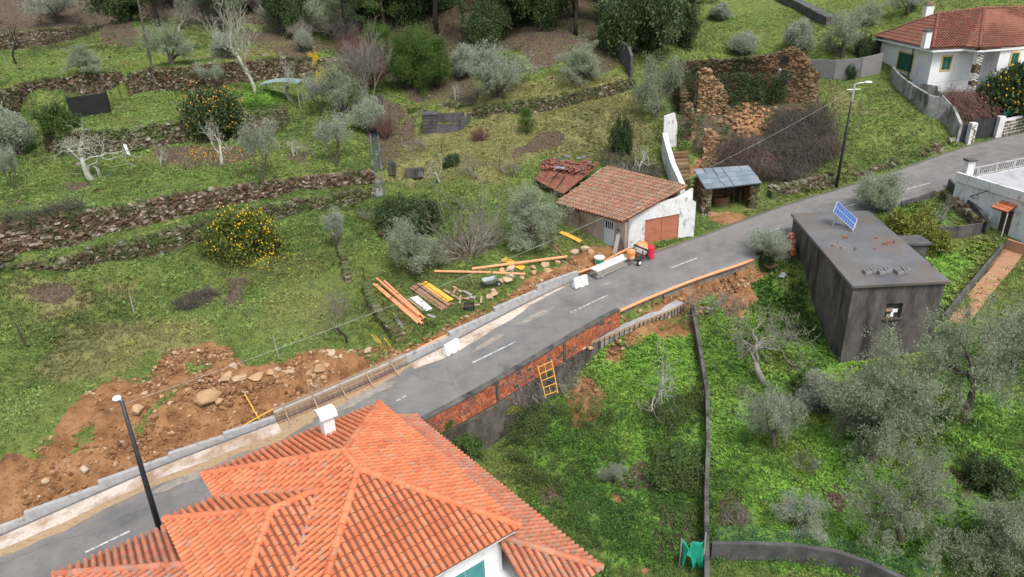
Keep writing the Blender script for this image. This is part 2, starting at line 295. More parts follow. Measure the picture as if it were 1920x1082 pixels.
# ------------------------------------------------------------------ helpers: materials
MATS = {}
def mat(name, cols, rough=.8, scale=2.0, bump=.0, bscale=None, tintamt=.0, spec=.3, detail=6.0, pos=None, metal=0.0, stretch=None, dirt=None, objrand=0.0, trans=0.0):
    """noise-driven colour ramp over cols (linear rgb), per-face 'tint' variation, optional second dirt colour (col, scale, amount)"""
    m = bpy.data.materials.new(name); m.use_nodes = True; MATS[name] = m
    N = m.node_tree.nodes; L = m.node_tree.links; b = N['Principled BSDF']
    b.inputs['Roughness'].default_value = rough; b.inputs['Specular IOR Level'].default_value = spec; b.inputs['Metallic'].default_value = metal
    tc = N.new('ShaderNodeTexCoord'); vec = tc.outputs['Object']
    if stretch:
        mp = N.new('ShaderNodeMapping'); mp.inputs['Scale'].default_value = stretch; L.new(vec, mp.inputs[0]); vec = mp.outputs[0]
    nz = N.new('ShaderNodeTexNoise'); nz.inputs['Scale'].default_value = scale; nz.inputs['Detail'].default_value = detail; nz.inputs['Roughness'].default_value = .65
    L.new(vec, nz.inputs['Vector'])
    fac = nz.outputs[0]
    if tintamt:
        at = N.new('ShaderNodeAttribute'); at.attribute_name = 'tint'
        mx = N.new('ShaderNodeMix'); mx.data_type = 'FLOAT'; mx.inputs[0].default_value = tintamt
        ms = N.new('ShaderNodeMapRange'); ms.inputs[1].default_value = 0; ms.inputs[2].default_value = 1; ms.inputs[3].default_value = .25; ms.inputs[4].default_value = .75
        L.new(at.outputs['Fac'], ms.inputs[0]); L.new(nz.outputs[0], mx.inputs[2]); L.new(ms.outputs[0], mx.inputs[3]); fac = mx.outputs[0]
    rp = N.new('ShaderNodeValToRGB'); e = rp.color_ramp.elements
    n = len(cols); ps = pos or [(.3+.4*i/(n-1)) if n > 1 else .5 for i in range(n)]
    e[0].position = ps[0]; e[0].color = (*cols[0], 1)
    if n > 1: e[1].position = ps[-1]; e[1].color = (*cols[-1], 1)
    else: e[1].color = (*cols[0], 1)
    for i in range(1, n-1):
        q = e.new(ps[i]); q.color = (*cols[i], 1)
    L.new(fac, rp.inputs[0]); col = rp.outputs[0]
    if dirt:
        dn = N.new('ShaderNodeTexNoise'); dn.inputs['Scale'].default_value = dirt[1]; dn.inputs['Detail'].default_value = 8; dn.inputs['Roughness'].default_value = .7
        if len(dirt) > 3:
            mp2 = N.new('ShaderNodeMapping'); mp2.inputs['Scale'].default_value = dirt[3]; L.new(tc.outputs['Object'], mp2.inputs[0]); L.new(mp2.outputs[0], dn.inputs['Vector'])
        else: L.new(tc.outputs['Object'], dn.inputs['Vector'])
        mr = N.new('ShaderNodeMapRange'); mr.inputs[1].default_value = .6-dirt[2]*.3; mr.inputs[2].default_value = .72-dirt[2]*.2
        L.new(dn.outputs[0], mr.inputs[0]); mc = N.new('ShaderNodeMix'); mc.data_type = 'RGBA'; L.new(mr.outputs[0], mc.inputs[0]); L.new(col, mc.inputs[6]); mc.inputs[7].default_value = (*dirt[0], 1); col = mc.outputs[2]
    if objrand:
        oi = N.new('ShaderNodeObjectInfo'); hs = N.new('ShaderNodeHueSaturation'); mr = N.new('ShaderNodeMapRange'); mr.inputs[3].default_value = 1-objrand; mr.inputs[4].default_value = 1+objrand
        L.new(oi.outputs['Random'], mr.inputs[0]); L.new(mr.outputs[0], hs.inputs['Value']); L.new(col, hs.inputs['Color']); col = hs.outputs[0]
    L.new(col, b.inputs['Base Color'])
    if bump:
        bn = N.new('ShaderNodeTexNoise'); bn.inputs['Scale'].default_value = bscale or scale*4; bn.inputs['Detail'].default_value = 5; L.new(vec, bn.inputs['Vector'])
        bp = N.new('ShaderNodeBump'); bp.inputs['Strength'].default_value = bump; bp.inputs['Distance'].default_value = .03; L.new(bn.outputs[0], bp.inputs['Height']); L.new(bp.outputs[0], b.inputs['Normal'])
    if trans:
        tr = N.new('ShaderNodeBsdfTranslucent'); L.new(col, tr.inputs[0]); sh = N.new('ShaderNodeMixShader'); sh.inputs[0].default_value = trans
        L.new(b.outputs[0], sh.inputs[1]); L.new(tr.outputs[0], sh.inputs[2]); L.new(sh.outputs[0], N['Material Output'].inputs[0])
    return m
mat('asphalt', [(.10, .10, .104), (.15, .148, .148), (.20, .196, .19)], .6, .33, .35, 50, dirt=((.20, .185, .17), 1.1, .32), detail=10)
mat('line_paint', [(.62, .63, .64), (.45, .46, .47)], .7, 6, dirt=((.16, .16, .17), 5, .5))
mat('gravel', [(.50, .42, .36), (.62, .55, .49), (.42, .33, .27)], .95, 8, .8, 40, dirt=((.33, .22, .14), .6, .55))
mat('road_dust', [(.17, .16, .15), (.27, .24, .21), (.36, .31, .26)], .9, 3, detail=10)
mat('earth_sand', [(.30, .19, .10), (.40, .29, .18), (.22, .13, .07)], .95, 5, .8, 30)
mat('kerb_concrete', [(.30, .30, .31), (.42, .42, .43)], .85, 3, .2, 30, dirt=((.22, .2, .18), 2, .3))
mat('old_concrete', [(.075, .069, .064), (.115, .107, .10), (.16, .15, .14)], .9, .9, .3, 25, dirt=((.035, .033, .033), .7, .45, (1.6, 1.6, .3)))
mat('dark_concrete', [(.05, .048, .05), (.09, .088, .09), (.13, .125, .125)], .9, 1.5, .3, 25)
mat('roof_wet', [(.075, .075, .08), (.12, .12, .125), (.17, .165, .165)], .3, .45, .1, 20, spec=.5, dirt=((.13, .105, .082), .55, .5), detail=10)
mat('stone', [(.055, .032, .02), (.11, .068, .042), (.175, .125, .088), (.36, .32, .27)], .95, .8, .6, 14, tintamt=.75, dirt=((.075, .085, .035), .9, .42))
mat('stone_mossy', [(.05, .032, .02), (.095, .064, .04), (.15, .115, .08), (.33, .30, .26)], .95, .8, .5, 14, tintamt=.75, dirt=((.08, .11, .035), .9, .62))
mat('ruin_stone', [(.075, .042, .024), (.15, .088, .045), (.225, .145, .08), (.30, .225, .15)], .95, 1.1, .5, 14, tintamt=.6, dirt=((.10, .09, .05), 1.1, .35))
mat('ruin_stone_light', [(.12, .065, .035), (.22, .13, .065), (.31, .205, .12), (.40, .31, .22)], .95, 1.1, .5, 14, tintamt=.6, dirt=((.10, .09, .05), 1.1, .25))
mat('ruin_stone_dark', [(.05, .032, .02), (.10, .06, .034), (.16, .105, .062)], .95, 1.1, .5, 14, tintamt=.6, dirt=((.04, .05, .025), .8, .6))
mat('rubble_rock', [(.36, .21, .11), (.46, .31, .19), (.46, .40, .33)], .9, 1.5, .4, 10, tintamt=.5)
mat('tile', [(.42, .115, .055), (.56, .17, .078), (.63, .23, .115)], .75, 1.2, .2, 30, tintamt=.5, dirt=((.34, .26, .18), 4.0, .24))
mat('tile_weathered', [(.34, .10, .055), (.48, .155, .085), (.56, .23, .15)], .8, 1.2, .2, 30, tintamt=.55, dirt=((.27, .22, .17), 4.5, .42))
mat('retaining_concrete', [(.06, .05, .043), (.11, .096, .083), (.17, .15, .13)], .92, 1.6, .5, 18, dirt=((.035, .03, .027), 1.0, .5, (1, 1, .5)), detail=10)
mat('tile_shade', [(.17, .07, .045), (.25, .10, .06)], .9, 2)  # shade of the gutters and hollow tile ends, put into a darker colour
mat('tile_old', [(.19, .07, .045), (.32, .125, .08), (.44, .22, .145)], .85, 1.4, .3, 30, tintamt=.6, dirt=((.235, .19, .135), 3.5, .62))
mat('tile_aged', [(.15, .05, .038), (.225, .078, .055), (.30, .12, .085)], .85, 1.4, .3, 30, tintamt=.6, dirt=((.16, .105, .08), 2.2, .45))
mat('white_paint', [(.70, .72, .75), (.80, .81, .83)], .75, 1.0, .05, 20, dirt=((.55, .56, .57), 1.0, .15, (1, 1, .4)))
mat('white_worn', [(.58, .59, .60), (.74, .75, .77)], .85, 1.2, .15, 20, dirt=((.27, .27, .27), 1.8, .22, (1.6, 1.6, .7)))
mat('plaster_stained', [(.26, .26, .265), (.42, .42, .43)], .9, 1.2, .2, 20, dirt=((.09, .088, .085), 1.0, .55, (1, 1, .45)))
mat('brick', [(.32, .075, .035), (.46, .125, .055), (.54, .19, .09)], .85, 3, .3, 25, tintamt=.7, dirt=((.16, .10, .08), 1.2, .42))
mat('brick_dull', [(.22, .075, .045), (.30, .11, .07)], .9, 4)
mat('mortar', [(.06, .05, .045), (.12, .095, .08)], .95, 4)
mat('pvc_orange', [(.70, .29, .14), (.78, .36, .19)], .5, 2, dirt=((.5, .3, .17), 2, .15))
mat('wood', [(.30, .22, .15), (.40, .30, .21), (.24, .17, .11)], .85, 2, .2, 20, tintamt=.4, stretch=(6, 6, 6))
mat('wood_brown', [(.24, .135, .085), (.35, .215, .14)], .8, 2, .2, 20, tintamt=.5)
mat('wood_grey', [(.26, .24, .215), (.36, .34, .31)], .9, 3, .2, 20, tintamt=.4)
mat('wood_dark', [(.05, .035, .028), (.09, .065, .05)], .85, 2, .2, 20)
mat('yellow_board', [(.66, .36, .045), (.74, .44, .07)], .6, 2, dirt=((.45, .29, .12), 2, .25))
mat('white_plastic', [(.80, .81, .82), (.86, .87, .88)], .45, 2)
mat('orange_paint', [(.66, .20, .045), (.72, .26, .07)], .45, 3, dirt=((.55, .48, .42), 3, .45))
mat('mixer_grey', [(.38, .37, .36), (.52, .5, .48)], .7, 4)
mat('red_plastic', [(.58, .02, .05), (.66, .04, .075)], .4, 2)
mat('green_plastic', [(.02, .30, .20), (.04, .38, .27)], .6, 2)
mat('teal_net', [(.015, .32, .22), (.03, .42, .30)], .7, 3, trans=.3)
mat('shutter_teal', [(.045, .21, .21), (.06, .25, .25)], .5, 3)
mat('shutter_green', [(.015, .095, .07), (.025, .125, .09)], .6, 3)
mat('frame_yellow', [(.55, .38, .12), (.62, .45, .17)], .7, 3)
mat('door_brown', [(.36, .13, .075), (.43, .165, .10)], .65, .6, stretch=(1, 1, 1), dirt=((.3, .13, .08), 1, .3))
mat('door_grey', [(.42, .47, .53), (.50, .55, .6)], .6, 2)
mat('steel_dark', [(.035, .036, .042), (.06, .06, .066)], .45, 2, metal=.3)
mat('steel_light', [(.5, .52, .55), (.62, .64, .66)], .35, 2, metal=.5)
mat('steel_rust', [(.16, .055, .035), (.26, .1, .06)], .8, 5)
mat('zinc', [(.34, .36, .39), (.46, .48, .51)], .4, 3, metal=.6)
mat('rubber', [(.015, .015, .016), (.03, .03, .03)], .7, 3)
mat('slate', [(.13, .165, .20), (.19, .23, .27), (.25, .285, .32)], .45, 1.2, .2, 20, tintamt=.5)
mat('lamp_white', [(.75, .78, .82), (.85, .87, .9)], .35, 2)
mat('black', [(.012, .012, .013), (.02, .02, .022)], .8, 2)
mat('glass_dark', [(.03, .035, .04), (.05, .055, .06)], .1, 2, spec=.6)
mat('solar_cell', [(.03, .075, .22), (.05, .11, .30)], .12, 3, spec=.7)
mat('wire_white', [(.25, .25, .25), (.55, .55, .55)], .6, 3)
mat('wire_dark', [(.03, .03, .03), (.05, .05, .05)], .6, 3)
mat('soil_clod', [(.12, .055, .026), (.24, .12, .055), (.34, .2, .11)], .95, 1.0, .4, 20, tintamt=.5)
mat('path_clay', [(.33, .17, .10), (.42, .24, .15)], .85, 2, .2, 20)
mat('water', [(.05, .06, .065), (.09, .1, .11)], .08, 3, spec=.7)
mat('plaster_old', [(.30, .25, .21), (.40, .345, .30)], .95, 1.3, .2, 20, dirt=((.16, .10, .07), .9, .45, (1, 1, .6)))
mat('block_grey', [(.20, .195, .20), (.27, .265, .27)], .9, 2, .2, 20, tintamt=.3)
mat('tin_blue', [(.16, .25, .25), (.24, .34, .34)], .6, 2)
mat('plastic_blue', [(.03, .045, .09), (.05, .07, .13)], .5, 2)
mat('bark', [(.07, .055, .045), (.14, .12, .10)], .95, 6, .5, 30)
mat('bark_dark', [(.025, .02, .018), (.05, .042, .037)], .95, 6, .5, 30)
mat('bark_pale', [(.16, .155, .13), (.30, .30, .255)], .95, 5, .4, 30)
mat('lichen', [(.24, .245, .20), (.42, .43, .36), (.16, .14, .115)], .95, 5, .3, 30, tintamt=.3)
mat('twig', [(.16, .125, .10), (.26, .215, .18)], .95, 3, tintamt=.6)
mat('twig_grey', [(.17, .15, .13), (.30, .275, .245)], .95, 3, tintamt=.6)
mat('twig_purple', [(.13, .065, .06), (.23, .13, .115)], .95, 3, tintamt=.6)
mat('bramble', [(.035, .029, .025), (.095, .08, .068), (.22, .19, .165)], .95, .5, tintamt=.5, dirt=((.075, .075, .05), .5, .5))
mat('leaf_olive', [(.19, .23, .145), (.31, .355, .24), (.46, .51, .395)], .55, .7, tintamt=.55, objrand=.10, trans=.35)
mat('leaf_olive_pale', [(.23, .26, .19), (.36, .395, .31), (.52, .555, .475)], .55, .7, tintamt=.55, objrand=.08, trans=.35)
mat('leaf_green', [(.045, .085, .02), (.09, .155, .04), (.16, .235, .07)], .6, .7, tintamt=.6, objrand=.15, trans=.2)
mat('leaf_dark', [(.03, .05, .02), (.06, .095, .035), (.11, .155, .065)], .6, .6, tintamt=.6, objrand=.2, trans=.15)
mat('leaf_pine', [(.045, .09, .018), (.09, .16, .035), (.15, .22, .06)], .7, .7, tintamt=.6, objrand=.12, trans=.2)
mat('leaf_citrus', [(.06, .09, .02), (.12, .155, .035), (.20, .23, .065)], .6, .7, tintamt=.6, trans=.25)
mat('leaf_yellowgreen', [(.10, .13, .02), (.21, .235, .05), (.33, .32, .09)], .6, 1, tintamt=.6, trans=.2)
mat('fruit_orange', [(.60, .27, .03), (.70, .36, .05)], .5, 3)
mat('fruit_yellow', [(.66, .42, .02), (.75, .52, .04)], .5, 3)
mat('weed_olive', [(.06, .085, .025), (.115, .14, .045), (.20, .215, .08)], .75, .5, tintamt=.6, trans=.2)
mat('weed_green', [(.05, .10, .025), (.10, .19, .045), (.17, .28, .075)], .75, .5, tintamt=.6, trans=.3)
mat('wall_green', [(.04, .06, .02), (.075, .11, .035), (.13, .17, .06)], .75, .5, tintamt=.6, trans=.15)
mat('dead_weed', [(.11, .075, .05), (.20, .145, .10), (.31, .25, .18)], .9, .6, tintamt=.6)
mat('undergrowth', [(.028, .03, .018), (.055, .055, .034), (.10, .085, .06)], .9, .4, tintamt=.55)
mat('mimosa', [(.55, .40, .02), (.70, .55, .05)], .7, 2, tintamt=.5)

# ------------------------------------------------------------------ ground height grid and pixel-to-ground
GX0, GX1, GY0, GY1, GS = -64.0, 78.0, 8.0, 126.0, .25
_gx = np.arange(GX0, GX1+1e-6, GS); _gy = np.arange(GY0, GY1+1e-6, GS)
def _grow(a, lim):
    out = []; s = .6; x = a
    while abs(x-a) < lim: x += s; s *= 1.22; out.append(x)
    return np.array(out)
def _shr(a, lim): return (2*a-_grow(a, lim))[::-1]
XS = np.concatenate([_shr(GX0, 700), _gx, _grow(GX1, 700)]); YS = np.concatenate([_shr(GY0, 300), _gy, _grow(GY1, 900)])
GXX, GYY = np.meshgrid(XS, YS); GZZ = ground_raw(GXX, GYY)
_i0 = int(np.searchsorted(XS, GX0)); _j0 = int(np.searchsorted(YS, GY0))
_HG = GZZ[_j0:_j0+len(_gy), _i0:_i0+len(_gx)]
def hz(x, y):
    u = np.clip((np.asarray(x, float)-GX0)/GS, 0, len(_gx)-1.001); v = np.clip((np.asarray(y, float)-GY0)/GS, 0, len(_gy)-1.001)
    i = u.astype(int); j = v.astype(int); a = u-i; b = v-j
    return (_HG[j, i]*(1-a)+_HG[j, i+1]*a)*(1-b)+(_HG[j+1, i]*(1-a)+_HG[j+1, i+1]*a)*b
_tt = np.concatenate([np.arange(12, 60, .04), np.arange(60, 140, .08)])
def G(px, py, dz=0.0):
    """the point of the ground seen at a photo pixel"""
    q = CP+ray(px, py)*_tt[:, None]; below = q[:, 2] < hz(q[:, 0], q[:, 1])
    k = int(np.argmax(below)) if below.any() else len(q)-1
    return np.array([q[k, 0], q[k, 1], float(hz(q[k, 0], q[k, 1]))+dz])
def project(p):
    v = np.asarray(p, float)-CP; d = v @ _f
    return IW/2+FPX*(v @ CR)/d, IH/2-FPX*(v @ CU)/d
def mpp(p): return float(((np.asarray(p)-CP) @ _f)/FPX)       # metres per photo pixel at a place
def on_ground(x, y, dz=0.0): return np.array([x, y, float(hz(x, y))+dz])

# ------------------------------------------------------------------ where the land is bare, dry, littered or lush (photo outlines laid on the ground)
def gpoly(pts): return np.array([G(*q)[:2] for q in pts])
SOIL = [gpoly(q) for q in (
 [(-250, 1000), (-60, 880), (0, 862), (60, 845), (115, 795), (165, 735), (215, 708), (275, 712), (318, 655), (372, 640), (430, 652), (452, 690), (520, 680), (590, 655), (650, 655), (700, 675), (742, 650), (768, 668), (640, 725), (520, 790), (320, 862), (190, 922), (0, 1003), (-200, 1088)],
 [(752, 655), (800, 632), (850, 606), (905, 585), (960, 548), (1000, 515), (1050, 497), (1090, 468), (1150, 455), (1190, 465), (1240, 480), (1195, 486), (1080, 524), (930, 598), (765, 684)],
 [(1345, 520), (1400, 505), (1420, 560), (1400, 600), (1350, 580)], [(1060, 735), (1090, 700), (1125, 725), (1120, 790), (1075, 795)], [(1128, 650), (1165, 645), (1165, 685), (1140, 690)],
 [(1165, 620), (1200, 612), (1250, 600), (1235, 630), (1180, 655)], [(1160, 600), (1200, 575), (1310, 520), (1410, 490), (1455, 500), (1430, 520), (1340, 550), (1290, 580), (1150, 610)], [(1190, 610), (1290, 590), (1310, 610), (1230, 640)],
 [(1310, 280), (1330, 330), (1290, 330)], [(1140, 920), (1165, 925), (1165, 945), (1145, 945)], [(1200, 1060), (1215, 1055), (1215, 1082), (1200, 1082)],
 [(1900, 450), (1860, 500), (1840, 500), (1880, 455)], [(1330, 400), (1390, 398), (1400, 412), (1340, 418)])]
GREEN_IN = [gpoly(q) for q in ([(232, 803), (285, 768), (330, 722), (345, 720), (300, 775), (250, 812)], [(105, 845), (150, 805), (190, 798), (185, 815), (130, 850)], [(360, 700), (400, 690), (390, 672), (350, 680)])]
LITTER = [gpoly(q) for q in (
 [(620, -40), (640, 60), (700, 120), (790, 200), (870, 190), (900, 120), (960, 90), (1010, 130), (1060, 120), (1130, 140), (1165, 120), (1165, 40), (1150, -40)],
 [(950, 300), (975, 268), (1040, 245), (1070, 262), (1010, 290)], [(280, 290), (340, 275), (460, 270), (475, 300), (380, 315), (300, 312)], [(100, 345), (190, 335), (200, 350), (120, 360)], [(540, 285), (590, 280), (585, 310), (545, 305)],
 [(-30, 70), (-30, -40), (640, -40), (650, 60), (560, 45), (400, 45), (250, 20), (260, 90), (200, 85), (170, 55), (80, 75)], [(850, 440), (900, 430), (950, 440), (900, 480), (830, 500)], [(690, 260), (720, 180), (790, 210), (770, 270), (720, 320)], [(440, 60), (560, 55), (640, 95), (600, 125), (520, 130)], [(800, 165), (820, 155), (920, 155), (900, 190), (800, 190)],
 [(1260, 150), (1330, 130), (1530, 150), (1560, 290), (1470, 340), (1330, 330), (1270, 220)], [(420, 510), (480, 510), (470, 560), (420, 600)], [(60, 540), (170, 520), (150, 560), (60, 575)], [(1230, 950), (1310, 935), (1312, 1050), (1240, 1070)], [(1170, 860), (1240, 845), (1262, 900), (1180, 925)], [(1345, 890), (1425, 960), (1400, 1000), (1345, 1000)], [(1010, 900), (1060, 890), (1070, 940), (1020, 960)], [(1560, 880), (1620, 900), (1600, 960), (1540, 950)], [(1720, 850), (1850, 870), (1840, 930), (1740, 900)])]
DRY = [gpoly(q) for q in (
 [(730, 330), (740, 260), (860, 210), (900, 225), (1180, 170), (1215, 220), (1200, 290), (1120, 300), (1000, 300), (930, 350), (820, 340)], [(790, 205), (900, 180), (1000, 140), (1190, 150), (1100, 185), (890, 215)],
 [(60, 700), (170, 600), (330, 590), (420, 640), (320, 655), (210, 700), (150, 740)], [(220, 520), (270, 540), (240, 560), (200, 550)], [(20, 520), (170, 520), (190, 560), (60, 600)], [(580, 70), (420, 100), (300, 120), (420, 115), (640, 100)], [(1540, 150), (1640, 200), (1560, 220)])]
LUSH = [gpoly(q) for q in ([(960, 760), (1160, 640), (1310, 640), (1330, 1090), (1130, 1090), (960, 900)], [(1330, 600), (1440, 500), (1600, 640), (1920, 600), (1950, 1100), (1330, 1100)], [(1690, 470), (1870, 460), (1750, 620)], [(1700, 385), (1830, 400), (1810, 440), (1730, 430)], [(440, 195), (500, 165), (530, 195), (470, 212)])]
def mask(polys, X, Y, wob=.9, soft=.5):
    out = np.zeros(X.shape)
    for k in range(4):
        dx = (fbm(X*.6, Y*.6, 31)-.47)*wob*2.2+rng.uniform(-soft, soft); dy = (fbm(X*.6, Y*.6, 57)-.47)*wob*2.2+rng.uniform(-soft, soft)
        m = np.zeros(X.shape, bool)
        for p in polys: m |= in_poly(X+dx, Y+dy, p)
        out += m*.25
    return out
_near = (np.abs(GXX) < 90) & (GYY > 5) & (GYY < 130)
def nmask(polys, **k):
    o = np.zeros(GXX.shape); o[_near] = mask(polys, GXX[_near], GYY[_near], **k); return o
M_SOIL = nmask(SOIL, wob=.5, soft=.25)*(1-nmask(GREEN_IN, wob=.3, soft=.2)); M_LIT = nmask(LITTER); M_DRY = nmask(DRY, wob=1.5, soft=1.0); M_LUSH = nmask(LUSH, soft=1.0)
M_LIT = np.maximum(M_LIT, np.where(GYY > 92, 1, 0)*smooth((GZZ-17)/6))
def msample(M, x, y):
    i = np.clip(((x-GX0)/GS).round().astype(int), 0, len(_gx)-1); j = np.clip(((y-GY0)/GS).round().astype(int), 0, len(_gy)-1)
    return M[_j0+j, _i0+i]

# ------------------------------------------------------------------ ground material and ground sheet
def ground_mat():
    m = bpy.data.materials.new('ground_cover'); m.use_nodes = True; N = m.node_tree.nodes; L = m.node_tree.links; b = N['Principled BSDF']
    b.inputs['Roughness'].default_value = .95; b.inputs['Specular IOR Level'].default_value = .15
    tc = N.new('ShaderNodeTexCoord')
    def noise(s, d=6, r=.65):
        n = N.new('ShaderNodeTexNoise'); n.inputs['Scale'].default_value = s; n.inputs['Detail'].default_value = d; n.inputs['Roughness'].default_value = r; L.new(tc.outputs['Object'], n.inputs['Vector']); return n.outputs[0]
    def ramp(f, cols, ps):
        r = N.new('ShaderNodeValToRGB'); e = r.color_ramp.elements; e[0].position = ps[0]; e[0].color = (*cols[0], 1); e[1].position = ps[-1]; e[1].color = (*cols[-1], 1)
        for c, p in list(zip(cols, ps))[1:-1]: q = e.new(p); q.color = (*c, 1)
        L.new(f, r.inputs[0]); return r.outputs[0]
    def mix(f, a, c):
        x = N.new('ShaderNodeMix'); x.data_type = 'RGBA'; L.new(f, x.inputs[0]); L.new(a, x.inputs[6]); L.new(c, x.inputs[7]); return x.outputs[2]
    def fac(attr, nz, amt=.9, lo=.42, hi=.62):
        a = N.new('ShaderNodeAttribute'); a.attribute_name = attr
        s = N.new('ShaderNodeMath'); s.operation = 'MULTIPLY_ADD'; L.new(nz, s.inputs[0]); s.inputs[1].default_value = amt; L.new(a.outputs['Fac'], s.inputs[2])
        r = N.new('ShaderNodeMapRange'); r.interpolation_type = 'SMOOTHSTEP'; r.inputs[1].default_value = lo+amt*.5; r.inputs[2].default_value = hi+amt*.5; L.new(s.outputs[0], r.inputs[0]); return r.outputs[0]
    n1, n2, n3, n4 = noise(.35), noise(2.2), noise(9, 4), noise(1.1, 8, .75)
    g1 = ramp(n2, [(.07, .09, .028), (.125, .17, .042), (.18, .215, .06)], [.34, .5, .66])
    g2 = ramp(n2, [(.06, .105, .025), (.11, .21, .035), (.17, .29, .05)], [.34, .5, .66])
    dry = ramp(n4, [(.10, .09, .045), (.185, .18, .07), (.27, .26, .11)], [.35, .5, .66])
    lit = ramp(n3, [(.04, .03, .023), (.10, .072, .053), (.18, .135, .10)], [.36, .5, .66])
    soil = ramp(n4, [(.13, .062, .03), (.25, .128, .06), (.37, .215, .115)], [.34, .5, .68])
    c = mix(fac('lush', n1, .8), g1, g2); c = mix(fac('dry', n4, 1.1), c, dry); c = mix(fac('litter', n4, 1.0), c, lit)
    thin = N.new('ShaderNodeMapRange'); thin.inputs[1].default_value = .55; thin.inputs[2].default_value = .68; thin.inputs[4].default_value = .7; L.new(n4, thin.inputs[0])
    c = mix(thin.outputs[0], c, lit)
    c = mix(fac('soil', n4, .6), c, soil)
    st = ramp(n3, [(.0, .0, .0), (.0, .0, .0), (1, 1, 1)], [.3, .66, .72])
    L.new(c, b.inputs['Base Color'])
    bp = N.new('ShaderNodeBump'); bp.inputs['Strength'].default_value = .9; bp.inputs['Distance'].default_value = .09; L.new(n3, bp.inputs['Height']); L.new(bp.outputs[0], b.inputs['Normal'])
    return m
_ny, _nx = GXX.shape
_ids = np.arange(_ny*_nx).reshape(_ny, _nx)
_F = np.stack([_ids[:-1, :-1], _ids[:-1, 1:], _ids[1:, 1:], _ids[1:, :-1]], -1).reshape(-1, 4)
_gz = GZZ+M_SOIL*((fbm(GXX*1.7, GYY*1.7, 77)-.47)*.4+(fbm(GXX*.7, GYY*.7, 78, 3)-.42)*.7*smooth((poly_dist(GXX, GYY, RL[::6])[0]-.9)/1.5))
_me = fastmesh('ground', np.stack([GXX, GYY, _gz], -1).reshape(-1, 3), _F, mats=[ground_mat()], attr={'soil': ('POINT', M_SOIL.ravel()), 'litter': ('POINT', M_LIT.ravel()), 'dry': ('POINT', M_DRY.ravel()), 'lush': ('POINT', M_LUSH.ravel())})
_me.polygons.foreach_set('use_smooth', np.ones(len(_me.polygons), bool))
ground = bpy.data.objects.new('ground', _me); COL.objects.link(ground); tag(ground, kind='structure')

# ------------------------------------------------------------------ road
def ribbon(name, offs0, offs1, i0, i1, dz, m, skirt=0.0, kind='structure', wob=0.0):
    """strip along the road between two offsets from its upper edge"""
    n = i1-i0; s = np.arange(i0, i1); o0 = np.broadcast_to(np.asarray(offs0, float), n).copy(); o1 = np.broadcast_to(np.asarray(offs1, float), n).copy()
    if wob: o1 += (fbm(s*.35, s*0.0+3.3, 9)-.47)*wob*2
    A = RL[s].copy(); B = RL[s].copy(); A[:, :2] += RN[s]*o0[:, None]; B[:, :2] += RN[s]*o1[:, None]; A[:, 2] += dz; B[:, 2] += dz
    V = np.concatenate([A, B]); f = [(i, n+i, n+i+1, i+1) for i in range(n-1)]
    if skirt:
        C = B.copy(); C[:, 2] -= skirt; C[:, :2] += RN[s]*.05; D = A.copy(); D[:, 2] -= skirt; D[:, :2] -= RN[s]*.05; V = np.concatenate([V, C, D]); f += [(n+i, 2*n+i, 2*n+i+1, n+i+1) for i in range(n-1)]+[(3*n+i, i, i+1, 3*n+i+1) for i in range(n-1)]
    mb = MB(); mb.add(V, f); o = mb.build(name, MATS[m]); tag(o, kind=kind); return o
def station(px, py):
    g = G(px, py); return int(np.argmin(np.hypot(RL[:, 0]-g[0], RL[:, 1]-g[1])))
def road_pt(px, py, dz=0.0):
    g = G(px, py); z = g[2]
    for _ in range(4):
        p = P(px, py, z); d = np.hypot(RL[:, 0]+RN[:, 0]*2.5-p[0], RL[:, 1]+RN[:, 1]*2.5-p[1]); z = RL[int(np.argmin(d)), 2]+dz
    return P(px, py, z)
